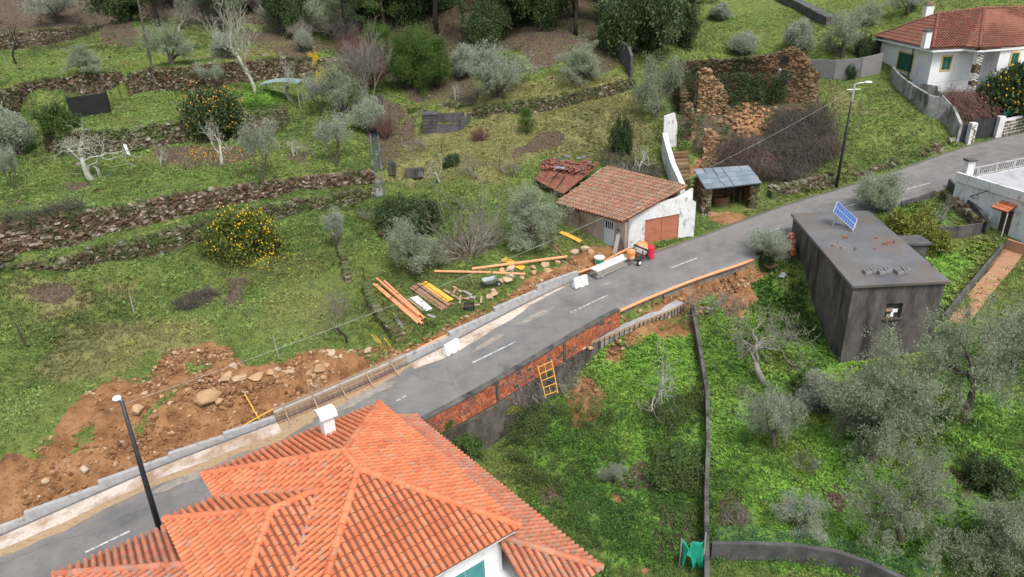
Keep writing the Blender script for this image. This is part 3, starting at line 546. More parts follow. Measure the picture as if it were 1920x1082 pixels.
def road_mat():
    m = MATS['asphalt']; N = m.node_tree.nodes; L = m.node_tree.links; b = N['Principled BSDF']; src = b.inputs['Base Color'].links[0].from_socket
    at = N.new('ShaderNodeAttribute'); at.attribute_name = 'across'; nz = N.new('ShaderNodeTexNoise'); nz.inputs['Scale'].default_value = 1.3; nz.inputs['Detail'].default_value = 8; tc = N.new('ShaderNodeTexCoord'); L.new(tc.outputs['Object'], nz.inputs['Vector'])
    rp = N.new('ShaderNodeValToRGB'); e = rp.color_ramp.elements; e[0].position = 0; e[0].color = (.75, .75, .75, 1); e[1].position = 1; e[1].color = (.2, .2, .2, 1)
    for p, v in ((.10, .62), (.2, .32), (.32, .42), (.42, .15), (.5, .30), (.6, .12), (.7, .36), (.82, .14), (.93, .3)): q = e.new(p); q.color = (v, v, v, 1)
    L.new(at.outputs['Fac'], rp.inputs[0]); mu = N.new('ShaderNodeMath'); mu.operation = 'MULTIPLY_ADD'; L.new(nz.outputs[0], mu.inputs[0]); mu.inputs[1].default_value = 1.5; mu.inputs[2].default_value = -.75
    ad = N.new('ShaderNodeMath'); ad.operation = 'ADD'; ad.use_clamp = True; L.new(rp.outputs[0], ad.inputs[0]); L.new(mu.outputs[0], ad.inputs[1])
    mx = N.new('ShaderNodeMix'); mx.data_type = 'RGBA'; sc = N.new('ShaderNodeMath'); sc.operation = 'MULTIPLY'; sc.inputs[1].default_value = .65; L.new(ad.outputs[0], sc.inputs[0]); L.new(sc.outputs[0], mx.inputs[0]); L.new(src, mx.inputs[6]); mx.inputs[7].default_value = (.27, .25, .23, 1); L.new(mx.outputs[2], b.inputs['Base Color'])
    vo = N.new('ShaderNodeTexVoronoi'); vo.feature = 'DISTANCE_TO_EDGE'; vo.inputs['Scale'].default_value = .19; dn = N.new('ShaderNodeMix'); dn.data_type = 'VECTOR'; dn.inputs[0].default_value = .4; L.new(tc.outputs['Object'], dn.inputs[4]); L.new(nz.outputs[1], dn.inputs[5]); L.new(dn.outputs[1], vo.inputs['Vector'])
    cr = N.new('ShaderNodeMapRange'); cr.inputs[1].default_value = .001; cr.inputs[2].default_value = .005; cr.inputs[3].default_value = .3; cr.inputs[4].default_value = 0; L.new(vo.outputs[0], cr.inputs[0]); m2 = N.new('ShaderNodeMix'); m2.data_type = 'RGBA'; L.new(cr.outputs[0], m2.inputs[0]); L.new(mx.outputs[2], m2.inputs[6]); m2.inputs[7].default_value = (.05, .05, .052, 1); L.new(m2.outputs[2], b.inputs['Base Color'])
road_mat()
_s = np.arange(len(RL)); _ac = np.linspace(0, 1, 13); _rv = []
for t in _ac: q = RL.copy(); q[:, :2] += RN*(-.15+(RW+.15+(.10*(fbm(_s*.7, _s*0.0, 12)-.5)[:, None] if t == 1 else 0))*t); _rv.append(q)
for t in (1, 0): q = _rv[-1 if t else 0].copy(); q[:, 2] -= .5; _rv.append(q)
_n = len(RL); _rf = [(k*_n+i, (k+1)*_n+i, (k+1)*_n+i+1, k*_n+i+1) for k in range(12) for i in range(_n-1)]+[(12*_n+i, 13*_n+i, 13*_n+i+1, 12*_n+i+1) for i in range(_n-1)]+[(14*_n+i, i, i+1, 14*_n+i+1) for i in range(_n-1)]
_rm = fastmesh('road', np.concatenate(_rv), np.array(_rf), None, [MATS['asphalt']], {'across': ('POINT', np.concatenate([np.full(_n, t) for t in list(_ac)+[1, 0]]))}); road = bpy.data.objects.new('road', _rm); COL.objects.link(road); tag(road, kind='structure')
iA, iB, iC, iD, iE = station(520, 795), station(765, 686), station(930, 600), station(1070, 532), station(-100, 1045)
ribbon('gravel_strip', .1, 1.0, 20, iA+1, .012, 'gravel', wob=.25)
ribbon('sand_strip', .8, 1.5, 20, iA+4, .006, 'earth_sand', wob=.5)
_n = iD-iB
ribbon('gravel_strip', .1, np.interp(np.arange(_n), [0, _n*.2, _n*.55, _n], [.85, 1.15, .75, .15]), iB, iD, .012, 'gravel', wob=.25)
ribbon('sand_strip', .1, np.interp(np.arange(iB+3-iA), [0, 2, (iB-iA)*.6, iB+3-iA], [.9, 1.2, .8, .15]), iA, iB+3, .006, 'earth_sand', wob=.3)
mb = MB()
for a, b in (((110, 1059), (243, 996)), ((725, 762), (763, 741)), ((886, 680), (966, 641)), ((1070, 586), (1140, 553)), ((1238, 510), (1306, 484)), ((1400, 449), (1463, 427)), ((1583, 389), (1612, 379)), ((1697, 356), (1750, 341))):
    p, q = road_pt(*a, .006), road_pt(*b, .006); d = q-p; L = np.linalg.norm(d[:2]); n = np.array([-d[1], d[0], 0])/L*.055; pc = [p+(q-p)*t for t in np.linspace(0, 1, 8)]
    for u, v in zip(pc[:-1], pc[1:]): mb.add([u-n, v-n, v+n, u+n], [(0, 1, 2, 3)])
tag(mb.build('road_marking', MATS['line_paint']), kind='structure')

# ------------------------------------------------------------------ dry stone terrace walls
def stone_run(mb, q, course=.15, depth=.6, sl=(.12, .34), cover=True, mossy=0, zoff=-.15, face_jit=.05):
    """courses of rough stones along a polyline q of x, y, foot z, height; the uphill side is on the left"""
    s = np.concatenate([[0], np.cumsum(np.linalg.norm(np.diff(q[:, :2], axis=0), axis=1))]); L = s[-1]
    hmax = q[:, 3].max()+.2; k = 0; z = zoff
    while z < hmax:
        ch = course*random.uniform(.75, 1.3); x = -random.uniform(0, .3)
        while x < L:
            l = random.uniform(*sl); c = min(max(x+l/2, 0), L)
            P_ = [np.interp(c, s, q[:, j]) for j in range(4)]; e = min(c+.2, L); e0 = max(c-.2, 0)
            d = np.array([np.interp(e, s, q[:, 0])-np.interp(e0, s, q[:, 0]), np.interp(e, s, q[:, 1])-np.interp(e0, s, q[:, 1])]); d /= np.linalg.norm(d)+1e-9; n = np.array([-d[1], d[0]])
            if z+ch*.5 < P_[3]+random.uniform(-.14, .08):
                off = depth/2+.06*z+random.uniform(-face_jit, face_jit); R = np.array([[d[0], n[0], 0], [d[1], n[1], 0], [0, 0, 1.0]])
                mb.box((P_[0]+n[0]*off, P_[1]+n[1]*off, P_[2]+z+ch/2), (l*.97, depth, ch*.96), R, jit=.15)
            x += l
        z += ch*.97
_WL = {'low': 'lowest dry stone terrace wall, passing behind the fruit tree with yellow fruit', 'second': 'long tall dry stone terrace wall running above the lowest narrow grass strip', 'third': 'dry stone terrace wall behind the white bare tree, below the orange tree',
       'fourth': 'dry stone terrace wall behind the dark ruined hut, left of the ramp', 'fifth': 'long dry stone terrace wall behind the leaning wooden pole', 'upper': 'rubble terrace wall in the top left corner under the bare tree', 'middle': 'curving dry stone wall below the olive trees in the mossy meadow', 'small': 'low crumbling stone bank behind the concrete tank'}
for k, q in TWP.items():
    mb = MB(); stone_run(mb, q)
    mid = q[len(q)//2]; tag(mb.build('stone_wall', MATS['stone_mossy' if k in ('low', 'third', 'middle', 'small') else 'stone'], loc=mid[:3]), _WL[k], 'stone wall', 'dry stone terrace walls')

# ------------------------------------------------------------------ helpers: buildings
def on_plane(px, py, p0, n):
    d = ray(px, py); t = np.dot(np.asarray(p0)-CP, n)/np.dot(d, n); return CP+d*t
def tile_roof(mb, poly, e0=0, pitch=.23, tl=.40, sdir=None, m=0, mg=1, rise=.075, missing=0.0, jit=.0):
    """a roof plane laid with rows of barrel tiles; poly is the plane's outline, edge e0 -> e0+1 its eave"""
    Pq = np.asarray(poly, float); n0 = len(Pq); a, b = Pq[e0], Pq[(e0+1) % n0]
    cen = Pq.mean(0); nn = np.zeros(3)
    for i in range(n0): nn += np.cross(Pq[i]-cen, Pq[(i+1) % n0]-cen)
    nn /= np.linalg.norm(nn)
    if nn[2] < 0: nn = -nn
    if sdir is None:
        e = (b-a)/np.linalg.norm(b-a); s = np.cross(nn, e)
        if np.dot(cen-a, s) < 0: s = -s
    else:
        s = np.asarray(sdir, float); s = s-nn*np.dot(s, nn); s /= np.linalg.norm(s)
    e = np.cross(s, nn)
    U = (Pq-a) @ e; Sv = (Pq-a) @ s
    base = Pq-nn*.01; f = tuple(range(n0)) if np.dot(np.cross(Pq[1]-Pq[0], Pq[2]-Pq[1]), nn) > 0 else tuple(range(n0))[::-1]
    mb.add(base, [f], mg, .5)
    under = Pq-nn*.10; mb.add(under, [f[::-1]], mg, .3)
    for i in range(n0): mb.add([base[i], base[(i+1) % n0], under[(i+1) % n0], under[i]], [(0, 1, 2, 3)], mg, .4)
    an = np.linspace(0, math.pi, 6); u = U.min()+pitch*.5
    while u < U.max():
        xs = []
        for i in range(n0):
            u0, u1 = U[i], U[(i+1) % n0]
            if (u0 <= u) != (u1 <= u): xs.append(Sv[i]+(Sv[(i+1) % n0]-Sv[i])*(u-u0)/(u1-u0))
        xs.sort()
        for s0, s1 in zip(xs[::2], xs[1::2]):
            q = s0-.06
            while q < s1-.05:
                q1 = min(q+tl+.05, s1)
                if random.random() >= missing:
                    du = random.uniform(-jit, jit); r0, r1 = pitch*.385, pitch*.335; h0, h1 = rise+.038, rise+.006
                    v = []
                    for (qq, r, h, l) in ((q, r0, h0, .022), (q1, r1, h1, .0)):
                        for t in an: v.append(a+e*(u+du-math.cos(t)*r)+s*qq+nn*(math.sin(t)*h+l))
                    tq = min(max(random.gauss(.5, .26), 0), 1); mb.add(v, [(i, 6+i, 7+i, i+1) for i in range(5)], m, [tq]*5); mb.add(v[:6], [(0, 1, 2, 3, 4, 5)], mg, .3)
                q += tl
        u += pitch
def ridge_row(mb, a, b, r=.13, tl=.42, m=0, lift=.05):
    a = np.array(a, float); b = np.array(b, float); L = np.linalg.norm(b-a); d = (b-a)/L; sd = np.cross(d, [0, 0, 1.0]); sd /= np.linalg.norm(sd); up = np.cross(sd, d)
    n = max(1, int(L/tl)); an = np.linspace(-.15, math.pi+.15, 8)
    for k in range(n):
        p, q = a+d*(k*L/n-.03), a+d*((k+1)*L/n+.02); v = []
        for (x, rr, l) in ((p, r*1.1, lift+.02), (q, r*.92, lift)):
            for t in an: v.append(x+sd*math.cos(t)*rr+up*(math.sin(t)*rr*.95+l-.03))
        mb.add(v, [(i, i+1, 9+i, 8+i) for i in range(7)]+[tuple(range(8))], m, random.random())
def wall_panel(mb, a, b, z0, z1, th, m=0, t=None):
    """upright wall of thickness th from a to b (xy); z0, z1 numbers or (at a, at b); thickness to the right of a->b"""
    a = np.array(a[:2], float); b = np.array(b[:2], float); d = (b-a)/np.linalg.norm(b-a); n = np.array([d[1], -d[0]])*th
    za0, zb0 = z0 if hasattr(z0, '__len__') else (z0, z0); za1, zb1 = z1 if hasattr(z1, '__len__') else (z1, z1)
    return mb.prism([a, b, b+n, a+n], [za0, zb0, zb0, za0], [za1, zb1, zb1, za1], m, t)

# ------------------------------------------------------------------ the orange-roofed house below the road
HA = np.array([-6.04, 25.15, 3.0]); HU = np.array([.61, -.792, 0]); HV = np.array([-.823, -.567, 0])
def hp(u, v, z): return np.array([HA[0]+HU[0]*u+HV[0]*v, HA[1]+HU[1]*u+HV[1]*v, z])
house = thing('house', hp(5, 4, -4), 'large white house under bright orange barrel-tile hip roofs, beside the road in the foreground', 'house')
A_, C_, E_, Q_, B_, D_ = hp(0, 0, 3), hp(0, 7.45, 3), hp(9.72, 0, 3), hp(9.72, 7.45, 3), hp(4.1, 3.4, 4.5), hp(5.33, 3.46, 4.5)
V1, V2, V3 = hp(1.7, 7.45, 3), hp(4.85, 4.78, 4.0), hp(8.0, 7.45, 3)
W1, W2, WE = hp(1.7, 9.2, 3.0), hp(8.0, 9.2, 3.0), hp(4.85, 6.4, 4.02)
mb = MB()
tile_roof(mb, [A_, C_, B_]); tile_roof(mb, [E_, A_, B_, D_]); tile_roof(mb, [Q_, E_, D_]); tile_roof(mb, [C_, V1, V2, V3, Q_, D_, B_], sdir=-HV)
for a, b in ((A_, B_), (C_, B_), (B_, D_), (E_, D_), (Q_, D_)): ridge_row(mb, a, b)
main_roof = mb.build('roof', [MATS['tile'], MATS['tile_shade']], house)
mb = MB(); up = np.array([0, 0, .012])
tile_roof(mb, [W1+up, V1+up, V2+up, WE+up], sdir=HU); tile_roof(mb, [W2+up, W1+up, WE+up]); tile_roof(mb, [V3+up, W2+up, WE+up, V2+up], sdir=-HU)
for a, b in ((W1, WE), (W2, WE), (WE, V2)): ridge_row(mb, a, b)
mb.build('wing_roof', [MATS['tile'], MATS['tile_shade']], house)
mb = MB()                                                                # flashing in the two valleys
for a, b in ((V1, V2), (V3, V2)): mb.beam(a+np.array([0, 0, .07]), b+np.array([0, 0, .07]), .10, .05)
mb.build('valley_flashing', MATS['zinc'], house)
K = hp(11.35, -2.15, 1.0); KT = hp(9.25, .42, 2.42); K0 = hp(-.75, -2.0, 1.0); K0T = hp(-.1, .42, 2.3); KS = hp(11.35, .6, 1.0)
mb = MB(); tile_roof(mb, [K, K0, K0T, KT]); tile_roof(mb, [KS, K, KT, hp(9.25, .6, 2.42)]); ridge_row(mb, K, KT); ridge_row(mb, K0, hp(-.25, -.2, 2.0))
K0b = hp(-.75, 1.6, 1.0); tile_roof(mb, [K0, K0b, hp(-.1, 1.6, 2.3), K0T]);
mb.build('lower_roof', [MATS['tile_weathered'], MATS['tile_shade']], house)
Pk, Pk2 = hp(.55, 12.75, 1.8), hp(.55, 8.9, 1.8); Pi, Pi2 = hp(4.2, 9.2, 2.85), hp(2.2, 8.9, 2.3)
mb = MB(); tile_roof(mb, [Pk, Pk2, hp(4.2, 8.9, 2.85), Pi]); tile_roof(mb, [hp(9, 12.75, 1.8), Pk, Pi, hp(9, 9.2, 2.85)], sdir=-HV); ridge_row(mb, Pk, Pi)
mb.build('porch_roof', [MATS['tile_weathered'], MATS['tile_shade']], house)
mb = MB()
def fp(u0, u1, v0, v1): return [hp(u0, v0, 0), hp(u0, v1, 0), hp(u1, v1, 0), hp(u1, v0, 0)]
mb.prism(fp(.45, 9.2, .45, 7.0), -6, 2.88); mb.prism(fp(2.15, 7.55, 6.99, 8.75), -6, 2.885)
mb.prism(fp(-.3, 10.9, -1.6, .44), -6, .88); mb.prism(fp(9.21, 10.9, -1.6, 6.5), -6, .875); mb.prism(fp(1.0, 8.8, 8.76, 12.3), -6, 1.68)
mb.build('wall', MATS['white_paint'], house)
mb = MB()                                                                # eaves board
for a, b in ((A_, E_), (C_, A_), (E_, Q_), (Q_, V3), (V3, W2), (W2, W1), (W1, V1), (V1, C_)):
    c = hp(4.8, 4.2, 3); ia = a+(c-a)*.03; ib = b+(c-b)*.03; mb.beam(ia+[0, 0, -.17], ib+[0, 0, -.17], .12, .14)
mb.build('eaves_board', MATS['white_paint'], house)
_n = np.array([HU[0], HU[1], 0]); wp0 = hp(9.2, 3, 0)
wa, wb = on_plane(806, 1046, wp0, _n), on_plane(903, 1046, wp0, _n)
_va = np.linalg.solve(np.array([HU[:2], HV[:2]]).T, (wb-HA)[:2])[1]; wt = wb[2]+.05
win = MB()
v0, v1 = _va, _va+1.5
for (va, vb, za, zb) in ((v0-.07, v1+.07, wt-.02, wt+.07), (v0-.07, v0, wt-1.4, wt-.02), (v1, v1+.07, wt-1.4, wt-.02), (v0-.12, v1+.12, wt-1.48, wt-1.4)):
    win.prism([hp(9.2, va, 0), hp(9.2, vb, 0), hp(9.255, vb, 0), hp(9.255, va, 0)], za, zb)
wn_o = win.build('window', MATS['white_paint'], house)
for k in range(2):
    a, b = v0+.02+k*.75, v0+.73+k*.75; s_ = MB()
    s_.prism([hp(9.2, a, 0), hp(9.2, b, 0), hp(9.225, b, 0), hp(9.225, a, 0)], wt-1.39, wt-.03)
    for (va, vb, za, zb) in ((a, b, wt-.12, wt-.03), (a, b, wt-1.39, wt-1.30), (a, a+.08, wt-1.3, wt-.12), (b-.08, b, wt-1.3, wt-.12)): s_.prism([hp(9.225, va, 0), hp(9.225, vb, 0), hp(9.245, vb, 0), hp(9.245, va, 0)], za, zb)
    for z in np.arange(wt-1.26, wt-.15, .09): s_.prism([hp(9.225, a+.1, 0), hp(9.225, b-.1, 0), hp(9.236, b-.1, 0), hp(9.236, a+.1, 0)], z, z+.05)
    s_.build('shutter', MATS['shutter_teal'], wn_o)
mb = MB(); cb = hp(1.25, 2.85, 3.35)
mb.prism([hp(1.05, 2.62, 0), hp(1.05, 3.08, 0), hp(1.5, 3.08, 0), hp(1.5, 2.62, 0)], 3.2, 4.45)
ch = mb.build('chimney', MATS['white_paint'], house, bevel=.015)
mb = MB(); an = np.linspace(-.25, math.pi+.25, 12); v = []
for rr in (.36, .31):
    for vv in (2.50, 3.20):
        for t in an: v.append(hp(1.275+math.cos(t)*rr, vv, 4.42+math.sin(t)*rr*.75))
f = []
n = 12
for i in range(n-1): f += [(i, i+1, n+i+1, n+i), (2*n+i, 3*n+i, 3*n+i+1, 2*n+i+1), (i, 2*n+i, 2*n+i+1, i+1), (n+i, n+i+1, 3*n+i+1, 3*n+i)]
f += [(0, n, 3*n, 2*n), (n-1, 3*n-1, 4*n-1, 2*n-1)]
mb.add(v, f); mb.build('chimney_hood', MATS['white_paint'], ch)

# ------------------------------------------------------------------ brick parapet and retaining wall along the lower road edge
def rr_pt(px, py, dz=0.0):
    g = G(px, py); i = int(np.argmin(np.hypot(RR[:, 0]-g[0], RR[:, 1]-g[1]))); return i
def rr_find(px):
    best = min(range(len(RR)), key=lambda i: abs(project(RR[i])[0]-px) if project(RR[i])[1] > 200 and RR[i][1] > 20 else 1e9); return best
b0, b1 = rr_find(700), rr_find(1155)
bw = thing('brick_wall', RR[(b0+b1)//2], 'long red brick retaining wall along the lower edge of the road, grey concrete foot', 'brick wall')
mb = MB(); cap = MB(); base = MB(); pil = MB()
q = RR[b0:b1+1].copy(); q[:, :2] += RN[b0:b1+1]*.06
seg = np.concatenate([[0], np.cumsum(np.linalg.norm(np.diff(q[:, :2], axis=0), axis=1))]); LT = seg[-1]
def along(s): return np.array([np.interp(s, seg, q[:, k]) for k in range(3)])
def nrm(s): i = min(int(np.searchsorted(seg, s)), len(q)-1); return RN[b0+i]
for s in np.arange(0, LT, .5):                                          # foot, core and cap pieces
    s1 = min(s+.5, LT)
    if s1-s < .05: break
    p, r = along(s), along(s1); n = nrm(s)*.30; n2 = nrm(s1)*.30
    hb = np.interp(s/LT, [0, .55, .85, 1], [1.0, 1.05, .95, .8])
    mb.prism([p[:2]+n*.12, r[:2]+n2*.12, r[:2]+n2*.9, p[:2]+n*.9], [p[2]-hb, r[2]-hb]*1+[r[2]-hb, p[2]-hb], [p[2]+.26, r[2]+.26, r[2]+.26, p[2]+.26], 1, .5)
    cap.prism([p[:2]-n*.1, r[:2]-n2*.1, r[:2]+n2*1.1, p[:2]+n*1.1], [p[2]+.262, r[2]+.262, r[2]+.262, p[2]+.262], [p[2]+.33, r[2]+.33, r[2]+.33, p[2]+.33])
    base.prism([p[:2]-n*.2, r[:2]-n2*.2, r[:2]+n2*1.35, p[:2]+n*1.35], [-5]*4, [p[2]-hb-.003, r[2]-hb-.003, r[2]-hb-.003, p[2]-hb-.003])
row = 0; z = 0
for row in range(7):
    s = -random.uniform(0, .2)
    while s < LT:
        l = .32*random.choice((1, 1, 1, .6)); s0, s1 = max(s, 0), min(s+l-.035, LT)
        if s1-s0 > .06:
            c = along((s0+s1)/2); n = nrm((s0+s1)/2); hb = np.interp(c[0], [-5, 3], [1.0, .95]); hb = np.interp(((s0+s1)/2)/LT, [0, .55, .85, 1], [1.0, 1.05, .95, .8])
            zz = c[2]+.26-.175*(row+1)
            if zz > c[2]-hb-.02 and random.random() > .03:
                d = np.array([-n[1], n[0]]); R = np.array([[d[0], n[0], 0], [d[1], n[1], 0], [0, 0, 1.0]]); sl = (along(min(s1+.2, LT))-along(max(s0-.2, 0)))
                mb.box((c[0]+n[0]*.235+n[0]*random.uniform(-.012, .012), c[1]+n[1]*.235, zz+.0875), (s1-s0, .10, .142), R, 0, jit=.05)
        s += l
for sp in (LT*.72, LT*.42, LT*.14):
    c = along(sp); n = nrm(sp); d = np.array([-n[1], n[0]]); R = np.array([[d[0], n[0], 0], [d[1], n[1], 0], [0, 0, 1.0]])
    pil.box((c[0]+n[0]*.2, c[1]+n[1]*.2, c[2]-.42), (.19, .28, 1.36), R)
mb.build('brick_face', [MATS['brick'], MATS['mortar']], bw); cap.build('capping', MATS['old_concrete'], bw); base.build('concrete_foot', MATS['retaining_concrete'], bw); pil.build('concrete_column', MATS['old_concrete'], bw)

# ------------------------------------------------------------------ grey flat-roofed building with a solar panel
GA, GB, GC, GD = [np.array(P(*c, 3.8)) for c in ((1598, 536), (1783, 527), (1629, 395), (1483, 400))]
gb = thing('concrete_building', [(GA[0]+GC[0])/2, (GA[1]+GC[1])/2, -1], 'unpainted grey concrete building with a wet flat roof on the right', 'building')
def ins(d):
    c = (GA+GB+GC+GD)/4; out = []
    Q4 = [GA, GB, GC, GD]
    for i in range(4):
        p = Q4[i]; a = Q4[i-1]-p; b = Q4[(i+1) % 4]-p; out.append(p+(a/np.linalg.norm(a)+b/np.linalg.norm(b))*d)
    return out
mb = MB(); w4 = ins(.16)
wf_a, wf_b = w4[0], w4[1]; dwf = (wf_b-wf_a)/np.linalg.norm(wf_b-wf_a); nf = np.array([dwf[1], -dwf[0], 0])
wl_, wr_, = on_plane(1657, 598, wf_a, nf), on_plane(1694, 568, wf_a, nf)
tx0, tx1, tz0, tz1 = (wl_-wf_a) @ dwf, (wr_-wf_a) @ dwf, wl_[2], wr_[2]; Lf = np.linalg.norm(wf_b-wf_a)
inn = [w4[0]-nf*.25+dwf*.0, w4[1]-nf*.25]
mb.prism([w4[0]-nf*.25, w4[1]-nf*.25, w4[2], w4[3]], -2.6, 3.63)
for (a, b, z0, z1) in ((0, tx0, -2.6, 3.63), (tx1, Lf, -2.6, 3.63), (tx0, tx1, -2.6, tz0), (tx0, tx1, tz1, 3.63)):
    p, r = wf_a+dwf*a, wf_a+dwf*b; mb.prism([p, r, r-nf*.249, p-nf*.249], z0, z1)
mb.build('wall', MATS['old_concrete'], gb)
mb = MB(); mb.prism([GA, GB, GC, GD], 3.632, 3.80); mb.build('roof', MATS['roof_wet'], gb, bevel=.02)
mb = MB()
mb.prism([wf_a+dwf*(tx0-.08)+nf*.09, wf_a+dwf*(tx1+.08)+nf*.09, wf_a+dwf*(tx1+.08)+nf*.003, wf_a+dwf*(tx0-.08)+nf*.003], tz0-.08, tz0-.004)
for (a, b, z0, z1) in ((tx0, tx0+.07, tz0, tz1), (tx1-.07, tx1, tz0, tz1), (tx0+.07, tx1-.07, tz1-.07, tz1), (tx0+.07, tx1-.07, tz0, tz0+.06), ((tx0+tx1)/2-.025, (tx0+tx1)/2+.025, tz0+.06, tz1-.07), (tx0+.07, (tx0+tx1)/2-.025, (tz0+tz1)/2+.12, (tz0+tz1)/2+.16)):
    p, r = wf_a+dwf*a-nf*.12, wf_a+dwf*b-nf*.12; mb.prism([p, r, r-nf*.05, p-nf*.05], z0, z1)
wo = mb.build('window', MATS['wood_dark'], gb)
mb = MB()
p, r = wf_a+dwf*(tx0+.07)-nf*.15, wf_a+dwf*(tx1-.07)-nf*.15; mb.prism([p, r, r-nf*.01, p-nf*.01], tz0+.06, tz1-.07); mb.build('pane', MATS['glass_dark'], wo)
mb = MB()                                                                # boards and cloth leaning behind the panes
for k, (a, b, z0, z1, m) in enumerate(((.1, .52, .42, .62, 0), (.5, .82, .35, .58, 1), (.42, .6, .06, .36, 1), (.18, .42, .08, .25, 0))):
    p, r = wf_a+dwf*(tx0+(tx1-tx0)*a)-nf*(.11-.006*k), wf_a+dwf*(tx0+(tx1-tx0)*b)-nf*(.11-.006*k); mb.prism([p, r, r-nf*.004, p-nf*.004], tz0+(tz1-tz0)*z0, tz0+(tz1-tz0)*z1, m)
mb.build('boards', [MATS['wood'], MATS['white_plastic']], wo)
# solar panel on its frame
s0 = P(1553, 428, 3.8); s1 = P(1602, 433, 3.8)
sp = thing('solar_panel', [s0[0]+.5, s0[1]+.2, 3.8], 'blue two-module solar panel tilted on a metal frame on the grey roof', 'solar panel')
bl_, br_ = P(1556, 428, 3.86), P(1600, 431, 3.86)
pa = P(1563, 384, 5.0); 
e1 = P(1573, 379, 5.0); e2 = P(1607, 412, 4.75)
pl = [P(1600, 431, 3.9), P(1607, 412, 4.5), P(1571, 378, 5.15), P(1561, 396, 4.75)]
# the panel plane: long side runs from the low front corner up and back
lo = P(1600, 432, 3.95); hiP = P(1562, 397, 4.78); side = P(1608, 411, 4.42)-lo
o4 = [lo, lo+side, hiP+side, hiP]; nrm_p = np.cross(o4[1]-o4[0], o4[3]-o4[0]); nrm_p /= np.linalg.norm(nrm_p)
if nrm_p[2] < 0: nrm_p = -nrm_p
def plate(mb, q, n, th, m=0):
    q = [np.asarray(x, float) for x in q]; return mb.add(q+[x-n*th for x in q], [(0, 1, 2, 3), (7, 6, 5, 4), (0, 4, 5, 1), (1, 5, 6, 2), (2, 6, 7, 3), (3, 7, 4, 0)], m)
def lerp4(q, s, t): return q[0]*(1-s)*(1-t)+q[1]*s*(1-t)+q[2]*s*t+q[3]*(1-s)*t
mb = MB(); plate(mb, o4, nrm_p, .05); mb.build('module_frame', MATS['steel_light'], sp)
for k in range(2):
    mb = MB()
    for i in range(3):
        for j in range(9):
            s_a, s_b = .03+k*.485+i*.155, .03+k*.485+(i+1)*.155-.004; t_a, t_b = .02+j*.107, .02+(j+1)*.107-.0025
            plate(mb, [lerp4(o4, s_a, t_a)+nrm_p*.004, lerp4(o4, s_b, t_a)+nrm_p*.004, lerp4(o4, s_b, t_b)+nrm_p*.004, lerp4(o4, s_a, t_b)+nrm_p*.004], nrm_p, .003)
    mb.build('cell_module', MATS['solar_cell'], sp)
mb = MB(); zb = 3.83
for s_ in (.12, .88):
    tp = lerp4(o4, s_, .8)-nrm_p*.05; ft = np.array([tp[0]-.15, tp[1]+.1, zb]); lw = lerp4(o4, s_, .03)-nrm_p*.05; lwf = np.array([lw[0], lw[1], zb])
    mb.beam(tp, ft, .04, .04); mb.beam(lwf, ft, .04, .04); mb.beam(lw, lwf, .04, .04); mid = lerp4(o4, s_, .45)-nrm_p*.05; mb.beam(mid, (ft+lwf)/2, .03, .03)
    if s_ == .12: f_a = ft
    else: mb.beam(f_a, ft, .04, .04)
mb.build('stand', MATS['steel_light'], sp)
for i, px in enumerate((1625, 1637, 1650, 1663, 1684, 1698)):
    c = P(px, 512-(i % 2)*3, 3.805); mb = MB(); th = random.uniform(-.15, .15); R = np.array([[math.cos(th), -math.sin(th), 0], [math.sin(th), math.cos(th), 0], [0, 0, 1.0]])
    mb.box((c[0], c[1], 3.90), (.33, .45, .19), R, 0)
    for dy in (-.1, .1): mb.box(np.array([c[0], c[1], 3.997])+R @ np.array([0, dy, 0]), (.21, .15, .008), R, 1)
    o = mb.build('concrete_block', [MATS['block_grey'], MATS['dark_concrete']], loc=(c[0], c[1], 3.805), bevel=.008)
    tag(o, ('%s hollow grey block from the left near the front of the flat roof' % ('first', 'second', 'third', 'fourth', 'fifth', 'sixth')[i]), 'block', 'hollow blocks on the flat roof')
_BR = [((1585, 446), 'largest red brick piece left of centre, below the solar panel'), ((1571, 455), 'small red brick chip left of the largest piece'), ((1561, 461), 'leftmost small brick chip on the grey flat roof'), ((1576, 465), 'red brick chip nearest the middle of the wet roof'), ((1643, 447), 'lone red brick chip behind the others at right of the roof'), ((1660, 458), 'red brick piece in the pair at the right roof edge'), ((1668, 455), 'upper red brick piece of the pair at the right'), ((1640, 467), 'lone red brick chip at the centre of the flat roof')]
for i, ((px, py), lab) in enumerate(_BR):
    c = P(px, py, 3.8); mb = MB(); an = random.uniform(0, 3); R = np.array([[math.cos(an), -math.sin(an), 0], [math.sin(an), math.cos(an), 0], [0, 0, 1.0]]); sz = (.28, .13, .08) if i in (0, 5, 6) else (.16, .10, .06)
    mb.box((c[0], c[1], 3.803+sz[2]/2), sz, R, jit=.1); tag(mb.build('brick_piece', MATS['brick_dull'], loc=(c[0], c[1], 3.8)), lab, 'brick', 'broken bricks on the flat roof')
for (px, py, lab) in ((1603, 468, 'dark stone lying on the middle of the flat roof'), (1676, 455, 'grey stone beside the brick pair on the flat roof'), (1748, 498, 'dark stone at the right edge of the flat roof')):
    c = P(px, py, 3.8); mb = MB(); mb.rock((c[0], c[1], 3.86), (.11, .09, .08)); tag(mb.build('stone', MATS['dark_concrete'], loc=(c[0], c[1], 3.8)), lab, 'stone')

